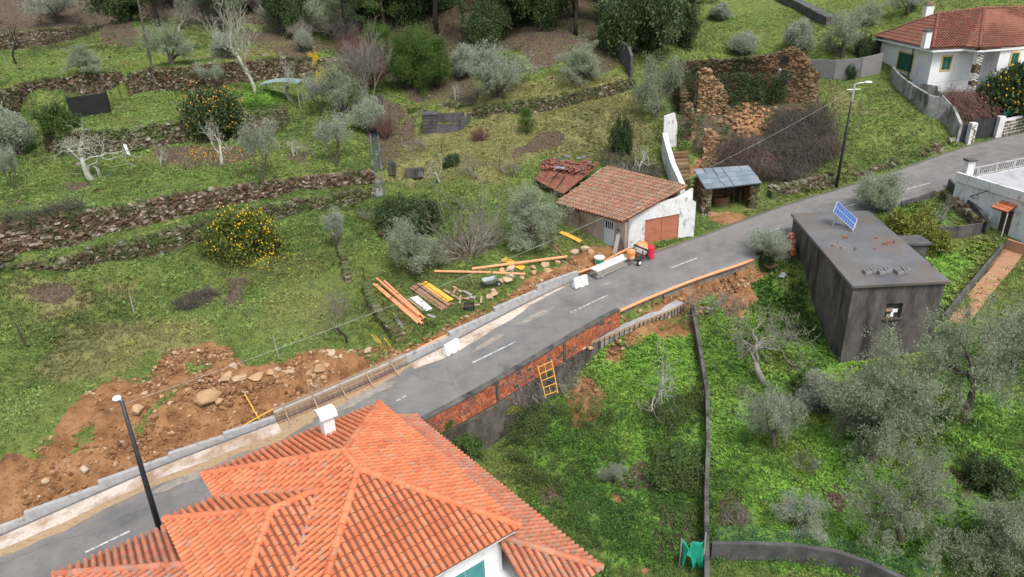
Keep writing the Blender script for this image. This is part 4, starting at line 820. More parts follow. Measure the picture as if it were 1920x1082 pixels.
# ------------------------------------------------------------------ roadside garage with old tiled roof
bF0, bF1 = np.array([8.35, 44.95, 1.5]), np.array([13.35, 46.2, 1.7])     # facade foot, left and right
dF = (bF1-bF0)[:2]/np.linalg.norm((bF1-bF0)[:2]); dF3 = np.array([dF[0], dF[1], 0]); nF = np.array([dF[1], -dF[0], 0])
eL, eF, tR, tL = P(1041, 380, 4.0), P(1167, 416, 4.0), P(1289, 348, 5.75), P(1139, 312, 5.75)
gar = thing('garage', [9.5, 47.5, 2], 'whitewashed roadside garage with brown double door and mossy old tile roof', 'garage')
mb = MB(); tile_roof(mb, [eL, eF, tR, tL], sdir=tR-eF, pitch=.25, tl=.42, jit=.02); mb.build('roof', [MATS['tile_old'], MATS['tile_shade']], gar)
mb = MB(); Lw = np.linalg.norm((bF1-bF0)[:2])
def fpnt(s, z): p = bF0+dF3*s; return np.array([p[0], p[1], z])
fl, fr = on_plane(1178, 400, bF0, nF), on_plane(1299, 380, bF0, nF)
dl, dr = (on_plane(1209, 430, bF0, nF)-bF0) @ dF3, (on_plane(1272, 430, bF0, nF)-bF0) @ dF3
dtop = on_plane(1240, 408, bF0, nF)[2]; dt0, dt1 = on_plane(1209, 413, bF0, nF)[2], on_plane(1273, 401, bF0, nF)[2]
mid_l = on_plane(1197, 390, bF0, nF); 
prof = [(0.05, 1.0), (.22, 2.2), (0.0, 2.9), (.02, fl[2]), ((mid_l-bF0) @ dF3-.15, fl[2]+.1), ((mid_l-bF0) @ dF3, mid_l[2]), ((on_plane(1288, 368, bF0, nF)-bF0) @ dF3, on_plane(1288, 368, bF0, nF)[2]), (Lw-.02, fr[2]), (Lw, 1.0)]
def facade(mb, prof, holes, th, m=0):
    """wall with a stepped outline and one door opening, as strips between x stations"""
    xs = sorted(set([p[0] for p in prof]+[h for q in holes for h in q[:2]])); tops = prof[3:-1]
    tx, tz = [p[0] for p in tops], [p[1] for p in tops]
    for a, b in zip(xs[:-1], xs[1:]):
        if b-a < .02: continue
        za, zb = np.interp(a+.001, tx, tz), np.interp(b-.001, tx, tz); z0 = 1.0
        for h in holes:
            if a >= h[0]-.01 and b <= h[1]+.01: z0 = None; k = h
        if z0 is None: lo = [np.interp(x, k[:2], k[2:]) for x in (a, b)]
        else: lo = [1.0, 1.0]
        p, q = fpnt(a, 0), fpnt(b, 0); mb.prism([p, q, q-nF*th, p-nF*th], [lo[0], lo[1], lo[1], lo[0]], [za, zb, zb, za], m)
facade(mb, prof, [(dl, dr, dt0, dt1)], .3)
g0, g1 = fpnt(.1, 0)-nF*.36, fpnt(Lw+.0, 0)-nF*.36                      # taller gable strip behind the front
mb.prism([fpnt(1.2, 0)-nF*.301, fpnt(Lw-.15, 0)-nF*.301, fpnt(Lw-.15, 0)-nF*.5, fpnt(1.2, 0)-nF*.5], 1.0, [3.95, 5.45, 5.45, 3.95])
mb.build('facade', MATS['white_worn'], gar)
mb = MB()
wl0, wl1 = eF+(eL-eF)*.015+dF3*.3, eL+dF3*.3
wall_panel(mb, wl1, wl0, 1.3, (3.85, 3.85), -.3)                     # eave-side wall with the grey door
wall_panel(mb, tL-dF3*.3, wl1+(wl0-wl1)*.02, 2.2, (5.6, 3.9), .3); wall_panel(mb, tR-dF3*.25-nF*.6, tL-dF3*.25, 1.5, (5.6, 5.6), -.3)
mb.build('wall', MATS['plaster_old'], gar)
mb = MB(); q = bF0.copy(); stone_run(mb, np.array([[eF[0]+.15, eF[1]+.45, 1.5, 2.1], [bF0[0]+.05, bF0[1]+.25, 1.5, 2.2]]), course=.16, depth=.3, sl=(.12, .3)); mb.build('rubble_corner', MATS['ruin_stone'], gar)
for k in range(2):
    a, b = dl+.015+k*(dr-dl)/2, dl+(k+1)*(dr-dl)/2-.015; mb = MB(); za, zb = np.interp(a, [dl, dr], [dt0, dt1]), np.interp(b, [dl, dr], [dt0, dt1])
    p, q = fpnt(a, 0)-nF*.08, fpnt(b, 0)-nF*.08; mb.prism([p, q, q-nF*.05, p-nF*.05], 1.6, [za-.02, zb-.02, zb-.02, za-.02])
    for t in (.02, .5, .94):
        z = 1.7+(za-1.8)*t; mb.prism([p+nF*.015, q+nF*.015, q+nF*.001, p+nF*.001], z, z+.08)
    mb.build('garage_door', MATS['door_brown'], gar)
nL = np.cross(np.append((wl0-wl1)[:2]/np.linalg.norm((wl0-wl1)[:2]), 0), [0, 0, 1.0]); dLw = np.append((wl0-wl1)[:2]/np.linalg.norm((wl0-wl1)[:2]), 0)
d0, d1 = on_plane(1133, 440, wl0, nL), on_plane(1152, 440, wl0, nL); dz = 1.75
mb = MB()
if nL[1] > 0: nL = -nL
for (o0, o1, z0, z1, dd) in ((0, 1, dz, dz+1.35, .03), (0, .12, dz+1.35, dz+1.95, .03), (.88, 1, dz+1.35, dz+1.95, .03), (0, 1, dz+1.9, dz+2.0, .03), (.3, .36, dz+1.35, dz+1.9, .02), (.48, .54, dz+1.35, dz+1.9, .02), (.66, .72, dz+1.35, dz+1.9, .02)):
    p, q = d0+(d1-d0)*o0, d0+(d1-d0)*o1; mb.prism([p+nL*dd, q+nL*dd, q+nL*.002, p+nL*.002], z0, z1, 0)
dro = mb.build('door', MATS['door_grey'], gar)
mb = MB(); p, q = d0, d1; mb.prism([p+nL*.012, q+nL*.012, q+nL*.003, p+nL*.003], dz+1.35, dz+1.9); mb.build('pane', MATS['black'], dro)

# collapsing tiled shed behind the garage
rs = thing('ruined_shed', [4.5, 53.5, 3.5], 'half collapsed tiled shed behind the garage, loose tiles and slabs heaped on top', 'shed')
q0, q1, q2, q3 = P(1003, 336, 4.2), P(1056, 363, 3.85), P(1118, 312, 5.2), P(1021, 306, 5.2)
mb = MB(); tile_roof(mb, [q0, q1, q2, q3], sdir=q2-q1, pitch=.25, tl=.42, missing=.02, jit=.03); mb.build('roof', [MATS['tile_aged'], MATS['tile_shade']], rs)
mb = MB(); mbs = MB()
for k in range(170):
    s, t = random.random(), random.uniform(.62, 1.08); p = q0*(1-s)*(1-t)+q1*s*(1-t)+q2*s*t+q3*(1-s)*t; p = p+[0, 0, random.uniform(.05, .28)]
    an = random.uniform(-.5, .5)+.6; d = np.array([math.cos(an), math.sin(an), random.uniform(-.2, .3)])*.2; ridge_row(mb, p-d, p+d, r=.085, tl=1)
for (px, py, sx) in ((1052, 296, .5), (1063, 293, .45), (1085, 296, .5), (1095, 294, .4), (1104, 303, .38), (1046, 314, .4), (1055, 315, .4)):
    p = P(px, py, 5.45); mbs = MB(); mbs.box(p, (sx, sx*.8, .06), Matrix.Rotation(random.uniform(0, 3), 3, 'Z') @ Matrix.Rotation(random.uniform(-.4, .4), 3, 'X'), jit=.12); mbs.build('slate_slab', MATS['slate'], rs)
mb.build('loose_tiles', MATS['tile_aged'], rs)
mb = MB(); stone_run(mb, np.array([[q0[0]+.4, q0[1]-.1, 2.8, 1.3], [q0[0]+1.2, q0[1]-1.6, 2.6, 1.0], [q1[0]+.4, q1[1]+.0, 2.2, 1.4]]), course=.18, depth=.35); stone_run(mb, np.array([[q3[0]-.2, q3[1]-.2, 3.6, 1.4], [q0[0]+.2, q0[1], 3.0, 1.2]]), course=.18, depth=.35); mb.build('wall', MATS['ruin_stone'], rs)
mb = MB()
for t in (.25, .5, .75): a = q0+(q1-q0)*t; mb.beam(a+[-.1, .0, -.16], a+(q3-q0)*.95+[0, 0, -.16], .09, .11)
mb.beam(q0+[.2, 0, -.28], q1+[0, 0, -.28], .1, .1); mb.build('rafter', MATS['wood_dark'], rs)

# ------------------------------------------------------------------ open shed with slate roof
sa, sb, sc, sd_ = P(1301, 320, 5.05), P(1323, 355, 4.65), P(1428, 343, 4.65), P(1403, 313, 5.05)
ss = thing('slate_shed', [17, 50.5, 2.4], 'small open-fronted shed with blue-grey slate slab roof on stone pillars', 'shed')
mb = MB(); nsl = 6
for j in range(4):
    for i in range(nsl):
        s0_, s1_ = i/nsl+random.uniform(-.02, .02), (i+1)/nsl+random.uniform(-.02, .02); t0_, t1_ = j/4-.02, (j+1)/4+.05
        qd = [sb*(1-s)*(1-t)+sc*s*(1-t)+sd_*s*t+sa*(1-s)*t for s, t in ((s0_, t0_), (s1_, t0_), (s1_, t1_), (s0_, t1_))]; lift = np.array([0, 0, .03+.012*j])
        qd[0] = qd[0]+[0, 0, .035]; qd[1] = qd[1]+[0, 0, .035]; plate(mb, [x+lift for x in qd], np.array([0, 0, 1.0]), .035)
plate(mb, [sb, sc, sd_, sa], np.array([0, 0, 1.0]), .06)
mb.build('roof', MATS['slate'], ss)
mb = MB()
for (a, w) in ((sb+(sa-sb)*.12+(sc-sb)*.06, .5), (sc+(sd_-sc)*.12-(sc-sb)*.09, .5)):
    z0 = float(hz(a[0], a[1]))-.2; mb = MB(); stone_run(mb, np.array([[a[0]-w/2, a[1]-.2, z0, 4.55-z0], [a[0]+w/2, a[1]-.2, z0, 4.55-z0]]), course=.17, depth=.45, sl=(.18, .3)); mb.build('pillar', MATS['stone'], ss)
mb = MB(); zb = 2.2
for a, b in ((sa+(sc-sb)*.05, sb+(sa-sb)*.25+(sc-sb)*.04), (sd_-(sc-sb)*.03, sa+(sc-sb)*.03), (sc+(sd_-sc)*.25-(sc-sb)*.06, sd_-(sc-sb)*.06)): stone_run(mb, np.array([[a[0], a[1], zb, 2.55], [b[0], b[1], zb, 2.4]]), course=.18, depth=.35, sl=(.2, .4))
mb.build('wall', MATS['ruin_stone'], ss)
ov = sb+(sc-sb)*.42+(sa-sb)*.55
mb = MB(); zg = float(hz(ov[0], ov[1])); mb.lathe((ov[0], ov[1], zg-.1), [(.75, 0), (.75, .55), (.70, .6), (.55, .6), (.5, .45), (.02, .45)], 18); tag(mb.build('stone_basin', MATS['ruin_stone'], loc=(ov[0], ov[1], zg)), 'round brick basin inside the open slate-roofed shed', 'basin')
mb = MB(); p = G(1365, 404); mb.prism([sb+(sc-sb)*.08, sc-(sc-sb)*.12, sd_-(sc-sb)*.1, sa+(sc-sb)*.06], 2.0, 2.56); tag(mb.build('shed_floor', MATS['path_clay']), kind='structure')
for px, dz in ((1380, .9), (1392, 1.1)):
    p = P(px, 372, 3.3); zg = float(hz(p[0], p[1])); mb = MB(); mb.beam((p[0], p[1]+.5, zg), (p[0]+.05, p[1]+.7, zg+1.9), .1, .1); tag(mb.build('timber_prop', MATS['wood_dark'], loc=(p[0], p[1], zg)), 'dark timber prop standing inside the slate-roofed shed', 'post', 'timber props in the slate shed')

# ------------------------------------------------------------------ ruined stone house
ru = thing('ruined_house', [22, 68, 6.5], 'roofless ruined stone house with one tall gable, overgrown with brown brambles', 'ruin')
def stone_wall_pts(pts, name, m='ruin_stone', course=.18, depth=.6, parent=ru, sl=(.16, .42)):
    """pts: (foot px, foot py, top py) seen in the photo"""
    q = []
    for px, py, pt in pts:
        g = G(px, py); h = 0
        n = np.array([g[0], g[1], 0.0]); n /= np.linalg.norm(n); t = on_plane(px, pt, g, n); q.append([g[0], g[1], g[2]-.2, t[2]-g[2]+.2])
    mb = MB(); stone_run(mb, resample(np.array(q), .3), course=course, depth=depth, sl=sl); return mb.build(name, MATS[m], parent), q
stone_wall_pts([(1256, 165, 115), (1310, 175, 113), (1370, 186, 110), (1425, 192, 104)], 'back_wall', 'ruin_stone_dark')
gq = [(1424, 192, 106), (1450, 193, 97), (1478, 194, 89), (1497, 194, 106), (1512, 194, 120), (1528, 194, 138)]
o_, gl = stone_wall_pts(gq, 'gable_wall')
mb = MB()
for (x, y, w, h) in ((1468, 146, .8, 1.3), (1473, 112, .6, .7)):
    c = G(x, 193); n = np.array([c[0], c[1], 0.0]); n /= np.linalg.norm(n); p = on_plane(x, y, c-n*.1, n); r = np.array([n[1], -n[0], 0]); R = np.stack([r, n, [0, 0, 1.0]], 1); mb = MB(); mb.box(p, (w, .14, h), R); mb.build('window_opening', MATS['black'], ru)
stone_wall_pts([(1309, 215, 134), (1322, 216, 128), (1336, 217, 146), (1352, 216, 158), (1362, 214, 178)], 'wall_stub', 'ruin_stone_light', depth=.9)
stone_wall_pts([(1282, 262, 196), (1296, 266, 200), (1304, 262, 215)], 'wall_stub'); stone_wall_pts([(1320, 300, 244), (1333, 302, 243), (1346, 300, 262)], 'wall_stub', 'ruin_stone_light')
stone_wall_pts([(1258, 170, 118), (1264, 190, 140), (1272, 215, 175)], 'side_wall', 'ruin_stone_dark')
mb = MB()
for k, (px, py, r) in enumerate(((1372, 215, .9), (1385, 222, 1.1), (1400, 212, 1.0), (1412, 222, .9), (1424, 214, .8), (1403, 232, 1.2), (1392, 242, .9), (1420, 236, .8), (1402, 200, .7), (1404, 194, .45))):
    c = P(px, py, 6.9-(py-200)*.02); mb.rock(c, (r*.5, r*.5, r*.5), sub=1)
    for _ in range(16): s_ = random.uniform(.08, .3); mb.rock(c+rng.uniform(-.8, .8, 3)*[1, 1, .5], (s_, s_*.9, s_*.8))
    mb.rock((c[0], c[1], c[2]-1.0), (r, r, 1.2), sub=2)
mb.build('collapsed_clay', mat('clay', [(.20, .10, .05), (.33, .18, .09), (.42, .26, .15)], .95, 1.5, .6, 8), ru)
a, b = P(1443, 178, 7.6), P(1463, 130, 10.2); mb = MB(); mb.beam(a, b, .22, .22); mb.build('fallen_beam', MATS['wood_grey'], ru)

# ------------------------------------------------------------------ white house in the top right corner
wh = thing('white_house', [44, 68, 8.5], 'white house with aged red hip roof, green shutters and yellow window frames', 'house')
F, Lc, R1, BC, RE = np.array([38.9, 64.2, 12]), np.array([39.9, 76.4, 12]), np.array([41.9, 64.3, 12.0]), np.array([42.25, 62.8, 12]), np.array([53, 64.4, 12.0])
ax1, ax2, ax3 = P(1760, 26, 14.3), P(1846, 15, 14.45), np.array([51.5, 71.5, 14.5])
k_ = (69.8-0)/ax1[1]; ax1 = CP+(ax1-CP)*(70.0/ax1[1]); ax2 = CP+(ax2-CP)*(70.4/ax2[1])
BK, BR = np.array([44, 78, 12.0]), np.array([56, 78, 12.0])
mb = MB()
tile_roof(mb, [Lc, F, ax1], pitch=.25); tile_roof(mb, [F, R1, ax2, ax1], pitch=.25); tile_roof(mb, [R1, BC, ax2], pitch=.25); tile_roof(mb, [BC, RE, ax3, ax2], pitch=.25)
tile_roof(mb, [BR, Lc, ax1, ax2, ax3], pitch=.5); tile_roof(mb, [RE, BR, ax3], pitch=.5)
for a, b in ((F, ax1), (Lc, ax1), (ax1, ax2), (BC, ax2), (ax2, ax3), (RE, ax3)): ridge_row(mb, a, b)
mb.build('roof', [MATS['tile_aged'], MATS['tile_shade']], wh)
wx0, wy0 = 39.5, 64.85
mb = MB(); mb.prism([(wx0, wy0), (44.4, 64.95), (52.5, 65.2), (54, 76), (40.3, 76)], 5.5, 11.86); mb.prism([(44.6, 63.35), (52.3, 64.0), (52.4, 65.21), (44.6, 64.96)], 5.5, 11.855)
mb.build('wall', MATS['white_paint'], wh)
mb = MB()
for a, b in ((Lc, F), (F, R1), (R1, BC), (BC, RE)): mb.beam(a*.985+np.array([43*.015, 68*.015, 0])+[0, 0, -.13], b*.985+np.array([43*.015, 68*.015, 0])+[0, 0, -.13], .16, .14)
mb.build('eaves_board', MATS['white_paint'], wh)
mb = MB(); pc = (42.75, 63.4)
for z in np.arange(6, 11.8, .36): mb.box((pc[0]+random.uniform(-.02, .02), pc[1]-.02, z), (.52, .50, .345), None, 0 if random.random() < .75 else 1, jit=.03)
for z in np.arange(6, 11.8, .24): mb.box((pc[0]-.12, pc[1]-.275, z), (.25, .04, .14), None, 1, jit=.1); mb.box((pc[0]+.14, pc[1]-.275, z+.12), (.2, .04, .12), None, 1, jit=.1)
mb.build('porch_pillar', [MATS['white_paint'], MATS['stone']], wh)
def shutter_window(p0, n, x0, y0, x1, y1, nleaf=2, frame=.12, fm='frame_yellow'):
    a = on_plane(x0, y1, p0, n); b = on_plane(x1, y0, p0, n); d = np.array([b[0]-a[0], b[1]-a[1], 0]); L = np.linalg.norm(d); d /= L; nn = np.array(n, float); z0, z1 = a[2], b[2]; a = np.array([a[0], a[1], 0])
    m1 = MB()
    for (s0, s1, c0, c1) in ((-frame, 0, z0-frame, z1+frame), (L, L+frame, z0-frame, z1+frame), (0, L, z1, z1+frame), (0, L, z0-frame, z0)): m1.prism([a+d*s0+nn*.05, a+d*s1+nn*.05, a+d*s1-nn*.02, a+d*s0-nn*.02], c0, c1)
    w = m1.build('window', MATS[fm], wh)
    for k in range(nleaf):
        m2 = MB(); s0, s1 = L*k/nleaf+.02, L*(k+1)/nleaf-.02; m2.prism([a+d*s0+nn*.03, a+d*s1+nn*.03, a+d*s1+nn*.003, a+d*s0+nn*.003], z0+.01, z1-.01)
        for z in np.arange(z0+.1, z1-.1, .12): m2.prism([a+d*(s0+.07)+nn*.042, a+d*(s1-.07)+nn*.042, a+d*(s1-.07)+nn*.031, a+d*(s0+.07)+nn*.031], z, z+.06)
        m2.build('shutter', MATS['shutter_green'], w)
shutter_window((wx0, wy0, 9), np.array([-.9975, .0718, 0]), 1708, 97, 1687, 136); shutter_window((wx0, wy0, 9), np.array([0.02, -1.0, 0]), 1764, 106, 1785, 131)
shutter_window((44.6, 63.35, 9), np.array([.084, -.9964, 0]), 1893, 99, 1911, 121)
mb = MB(); a = on_plane(1714, 92, (wx0, wy0, 9), np.array([-.9975, .0718, 0])); b = on_plane(1711, 148, (wx0, wy0, 9), np.array([-.9975, .0718, 0])); b[0:2] = a[0:2]; mb.tube([a+[-.06, 0, .2], a+[-.08, 0, -.3], b+[-.08, 0, 0]], .05, 8); mb.build('downpipe', MATS['steel_dark'], wh)
for (px, py, z, w, h, lab) in ((1736, 79, 12.6, .5, .95, 0), (1738, 33, 13.0, .75, 1.2, 1)):
    c = P(px, py, z); mb = MB(); 
    if lab: c = CP+(c-CP)*(72.5/c[1])
    mb.box((c[0], c[1], c[2]+h/2-.3), (w, .6, h+.4)); co = mb.build('chimney', MATS['white_paint'], wh)
    mb = MB(); mb.box((c[0], c[1], c[2]+h+.02), (w+.16, .76, .1)); 
    if lab: mb.lathe((c[0], c[1], c[2]+h+.07), [(.42, 0), (.34, .15), (.16, .26), (.02, .3)], 10)
    mb.build('chimney_cap', MATS['ruin_stone' if lab else 'old_concrete'], co)
# neighbour's house at the very corner
nh = thing('white_house', [52, 84, 11], 'white house cut off by the top right corner, red tile roof edge', 'house')
c = P(1895, 3, 16.5); c = CP+(c-CP)*(84/c[1]); zE = c[2]-.2
mb = MB(); tile_roof(mb, [(c[0]-1.2, 83, zE), (c[0]+9, 81.5, zE-.1), (c[0]+8, 88, zE+2.0), (c[0]+3.2, 88, zE+2.0)], pitch=.28); tile_roof(mb, [(c[0]-.2, 93, zE), (c[0]-1.2, 83, zE), (c[0]+3.2, 88, zE+2.0)], pitch=.28); mb.build('roof', [MATS['tile_aged'], MATS['tile_shade']], nh)
mb = MB(); mb.prism([(c[0]-.7, 83.6), (c[0]+8.4, 82.2), (c[0]+8.4, 92), (c[0]+.2, 92)], 10, zE-.12); mb.build('wall', MATS['white_paint'], nh)
mb = MB(); p = on_plane(1905, 24, (c[0]-.7, 83.55, 0), np.array([-.15, -1, 0])); mb.box(p, (.9, .08, 1.1)); mb.build('window', MATS['glass_dark'], nh)

# ------------------------------------------------------------------ boundary walls, gates and plots around the white house
def run_wall(name, lab, cat, pts, th, m, group=None, kind=None, panel=0):
    """pts: foot px, foot py, height in metres"""
    g = [G(a, b) for a, b, h in pts]; mb = MB()
    for i in range(len(g)-1):
        d = (g[i+1]-g[i])[:2]; L = np.linalg.norm(d); n = max(1, int(L/2.0)) if panel else max(1, int(L/1.2))
        for k in range(n):
            s0, s1 = k/n, (k+1)/n; p = g[i]+(g[i+1]-g[i])*s0; q = g[i]+(g[i+1]-g[i])*s1; h0 = pts[i][2]+(pts[i+1][2]-pts[i][2])*s0; h1 = pts[i][2]+(pts[i+1][2]-pts[i][2])*s1
            zp, zq = float(hz(*p[:2])), float(hz(*q[:2])); wall_panel(mb, p, q, (zp-.5, zq-.5), (zp+h0, zq+h1), -th, 0, .35 if panel and k % 2 else .6)
            if panel: wall_panel(mb, p-np.append(d/L, 0)*.0, p+np.append(d/L, 0)*.15, zp-.4, zp+h0+.06, -(th+.05), 0, .9)
    o = mb.build(name, MATS[m], loc=g[0]); return tag(o, lab, cat, group)
run_wall('block_wall', 'long grey concrete block wall curving from the ruin to the white house', 'wall', [(1508, 147, 1.9), (1560, 150, 1.9), (1610, 146, 1.9), (1650, 139, 2.0)], .2, 'block_grey', panel=1)
run_wall('side_gate', 'dark grey gate panel beside the left end of the white house', 'gate', [(1637, 106, 2.0), (1662, 112, 2.0)], .08, 'old_concrete')
run_wall('garden_wall', 'stained plaster garden wall stepping down the bank from the white house', 'wall', [(1668, 150, 1.2), (1690, 176, 1.3), (1712, 196, 1.5), (1735, 215, 1.7), (1756, 226, 2.0)], .25, 'plaster_stained')
run_wall('garden_wall', 'pale plaster garden wall below the bare vine, above the dark gate', 'wall', [(1756, 226, 2.2), (1776, 240, 1.9), (1792, 268, 1.6)], .25, 'plaster_stained')
run_wall('terrace_wall', 'grey terrace parapet in front of the white house porch', 'wall', [(1692, 176, 1.1), (1752, 182, 1.0), (1756, 195, 1.0), (1800, 200, .8)], .22, 'plaster_stained')
run_wall('gate', 'dark metal gate between stone faced pillars at the road', 'gate', [(1820, 262, 1.7), (1862, 256, 1.7)], .06, 'steel_dark')
run_wall('gate', 'dark side gate left of the stone faced gate pillar', 'gate', [(1792, 268, 1.5), (1812, 266, 1.5)], .06, 'steel_dark')
for (px, py, lab) in ((1816, 270, 'white gate pillar with stone pattern left of the dark gate'), (1868, 258, 'plain white gate pillar right of the dark gate')):
    g = G(px, py); mb = MB(); mb.box((g[0], g[1], g[2]+.75), (.5, .5, 2.2))
    if px < 1850:
        for k in range(22): mb.box((g[0]+random.uniform(-.18, .18), g[1]-.255, g[2]-.1+k*.085), (.16, .03, .06), None, 1, jit=.15)
    tag(mb.build('gate_pillar', [MATS['white_worn'], MATS['stone']], loc=g), lab, 'pillar', 'gate pillars at the road')
g0, g1 = G(1872, 258), G(2010, 226); mb = MB(); wall_panel(mb, g0, g1, (g0[2]-.4, g1[2]-.4), (g0[2]+1.5, g1[2]+1.5), -.3, 0)
d = (g1-g0)[:2]; L = np.linalg.norm(d); d /= L; n = np.array([d[1], -d[0]])
for row in range(5):
    s = random.uniform(0, .3)
    while s < L-.4:
        w = random.uniform(.3, .6); p = g0[:2]+d*(s+w/2)+n*.01; z = g0[2]+(g1[2]-g0[2])*s/L+.12+row*.28; R = np.array([[d[0], n[0], 0], [d[1], n[1], 0], [0, 0, 1.0]]); mb.box((p[0], p[1], z), (w-.08, .05, .2), R, 1, jit=.12); s += w
tag(mb.build('stone_faced_wall', [MATS['white_worn'], MATS['stone']], loc=g0), 'white pointed roadside wall of brown stones right of the gate', 'wall')
g0, g1 = G(1872, 240), G(2010, 208); mb = MB(); zt = G(1872, 258)[2]+1.5
tag(mb.beam(g0+[0, -.2, 1.2], g1+[0, -.2, 1.2], .03, .5).build('garden_railing', MATS['shutter_green'], loc=g0), 'green railing above the white pointed stone wall', 'railing')

# ------------------------------------------------------------------ white building with roof terrace at the right edge
wk = P(1797, 322, 5.5); wr = P(1925, 360, 5.5); wr = wk+(wr-wk)*1.8; wbk = P(1920, 297, 5.5); wbk = wk+(wbk-wk)*1.3; dW = (wr-wk)/np.linalg.norm(wr-wk); nW = np.array([dW[1], -dW[0], 0]); nW = nW if nW @ (CP-wk) > 0 else -nW
wb = thing('white_building', wk*[1, 1, 0]+[0, 0, 3], 'weathered white building with balustraded roof terrace at the right edge', 'building')
mb = MB(); mb.prism([wk, wr, wr+(wbk-wk), wbk], 0, 4.85); mb.build('wall', MATS['white_worn'], wb)
mb = MB(); wall_panel(mb, wk, wr, 4.874, 5.5, .18 if np.cross(dW, nW)[2] < 0 else -.18); mb.build('parapet', MATS['white_worn'], wb)
mb = MB(); mb.prism([wk+(wr-wk)*.02+(wbk-wk)*.03, wr+(wbk-wk)*.03, wr+(wbk-wk)*.97, wk+(wr-wk)*.02+(wbk-wk)*.97], 4.853, 4.87); mb.build('roof_deck', mat('roof_deck', [(.36, .36, .38), (.48, .48, .5)], .8, .8, .1, 20, dirt=((.25, .24, .23), .8, .4)), wb)
mb = MB(); bd = (wbk-wk)/np.linalg.norm(wbk-wk); LB = np.linalg.norm(wbk-wk)
mb.beam(wk+[0, 0, .02]+bd*.3, wbk+[0, 0, .02], .14, .08); mb.beam(wk+[0, 0, -.55]+bd*.3, wbk+[0, 0, -.55], .14, .1)
s = .5
while s < LB-.1:
    p = wk+bd*s; w = .2 if int(s/.22) % 9 == 0 else .07
    mb.box((p[0], p[1], 5.22), (w, w, .56 if w < .1 else .75)); s += .22
mb.build('balustrade', MATS['kerb_concrete'], wb)
p = wk+bd*.75+dW*.2; mb = MB(); mb.box((p[0], p[1], 5.45), (.5, .5, 1.6)); co = mb.build('chimney', MATS['white_worn'], wb); mb = MB(); mb.box((p[0], p[1], 6.3), (.66, .66, .12)); mb.build('chimney_cap', MATS['dark_concrete'], co)
pr = [on_plane(x, y, wk+nW*.0, nW) for x, y in ((1878, 379), (1906, 392))]
p0, p1 = pr[0]+[0, 0, .1], pr[1]+[0, 0, .1]; L = .75
p1 = np.array([p1[0], p1[1], p0[2]])
mb = MB(); tile_roof(mb, [p0+nW*L-[0, 0, .35], p1+nW*L-[0, 0, .35], p1, p0], pitch=.2, tl=.3); mb.build('porch_roof', [MATS['tile'], MATS['tile_shade']], wb)
mb = MB(); gz = float(hz(p1[0]+nW[0], p1[1]+nW[1])); mb.prism([p0+nW*.03+dW*.25, p1+nW*.03-dW*.1, p1+nW*.003-dW*.1, p0+nW*.003+dW*.25], gz-.6, p0[2]-.45); mb.build('doorway', MATS['wood_dark'], wb)
mb = MB(); mb.beam(p1+nW*.65+[0, 0, -.45], np.array([p1[0], p1[1], gz-.3])+nW*.65, .05, .05); mb.build('porch_post', MATS['white_worn'], wb); mb = MB(); mb.beam(p0+nW*.65+[0, 0, -.45], np.array([p0[0], p0[1], gz-.3])+nW*.65, .05, .05); mb.build('porch_post', MATS['white_worn'], wb)
mb = MB(); a, b = on_plane(1828, 372, wk+nW*.1, nW), on_plane(1853, 360, wk+nW*.5, nW); mb.tube([a, a+nW*.5+[0, 0, .2], b+[0, 0, .1]], .035, 6); mb.build('drain_spout', MATS['steel_dark'], wb)
run_wall('stair_wall', 'sloping dark capped stair wall running down beside the white building', 'wall', [(1775, 352, .7), (1800, 385, .8), (1828, 415, .9), (1846, 440, .9)], .18, 'dark_concrete')
q = np.array([list(G(a, b)-[0, 0, .2])+[h] for a, b, h in ((1760, 372, .7), (1795, 402, 1.0), (1832, 436, 1.0))]); mb = MB(); stone_run(mb, resample(q, .3), depth=.35); tag(mb.build('stone_wall', MATS['stone'], loc=q[1, :3]), 'dark rubble wall below the stair wall, left of the white building', 'stone wall')
run_wall('plot_wall', 'low grey wall along the front edge of the small green plot', 'wall', [(1752, 450, .85), (1790, 448, .85), (1838, 440, .8)], .15, 'old_concrete')
run_wall('plot_wall', 'low dark kerb wall behind the small green plot by the road', 'wall', [(1690, 388, .4), (1720, 380, .4), (1752, 370, .5)], .15, 'dark_concrete')
run_wall('path_wall', 'low dark wall following the clay path on its left side', 'wall', [(1880, 465, .5), (1850, 500, .5), (1800, 560, .5), (1765, 605, .6)], .15, 'dark_concrete')
run_wall('path_wall', 'clay coloured wall at the top of the path, below the porch', 'wall', [(1882, 470, .8), (1905, 478, .8), (1950, 490, .9)], .2, 'path_clay')
q = [G(a, b) for a, b in ((1905, 470), (1878, 505), (1845, 543), (1808, 590), (1790, 620))]; mb = MB(); n = len(q)
for i in range(n-1):
    d = (q[i+1]-q[i])[:2]; w = np.array([d[1], -d[0], 0])/np.linalg.norm(d)*-.5
    mb.add([q[i]-w+[0, 0, .08], q[i]+w+[0, 0, .08], q[i+1]+w+[0, 0, .08], q[i+1]-w+[0, 0, .08]], [(0, 1, 2, 3)])
tag(mb.build('path', MATS['path_clay']), kind='structure')
p = P(1711, 451, 3.1); mb = MB(); mb.box((p[0], p[1], 1.6), (1.4, 1.2, 2.9)); mb.box((p[0], p[1], 3.1), (1.7, 1.5, .14)); tag(mb.build('concrete_tank', MATS['dark_concrete'], loc=(p[0], p[1], 1)), 'small dark concrete tank with flat lid beside the flat-roofed building', 'tank')

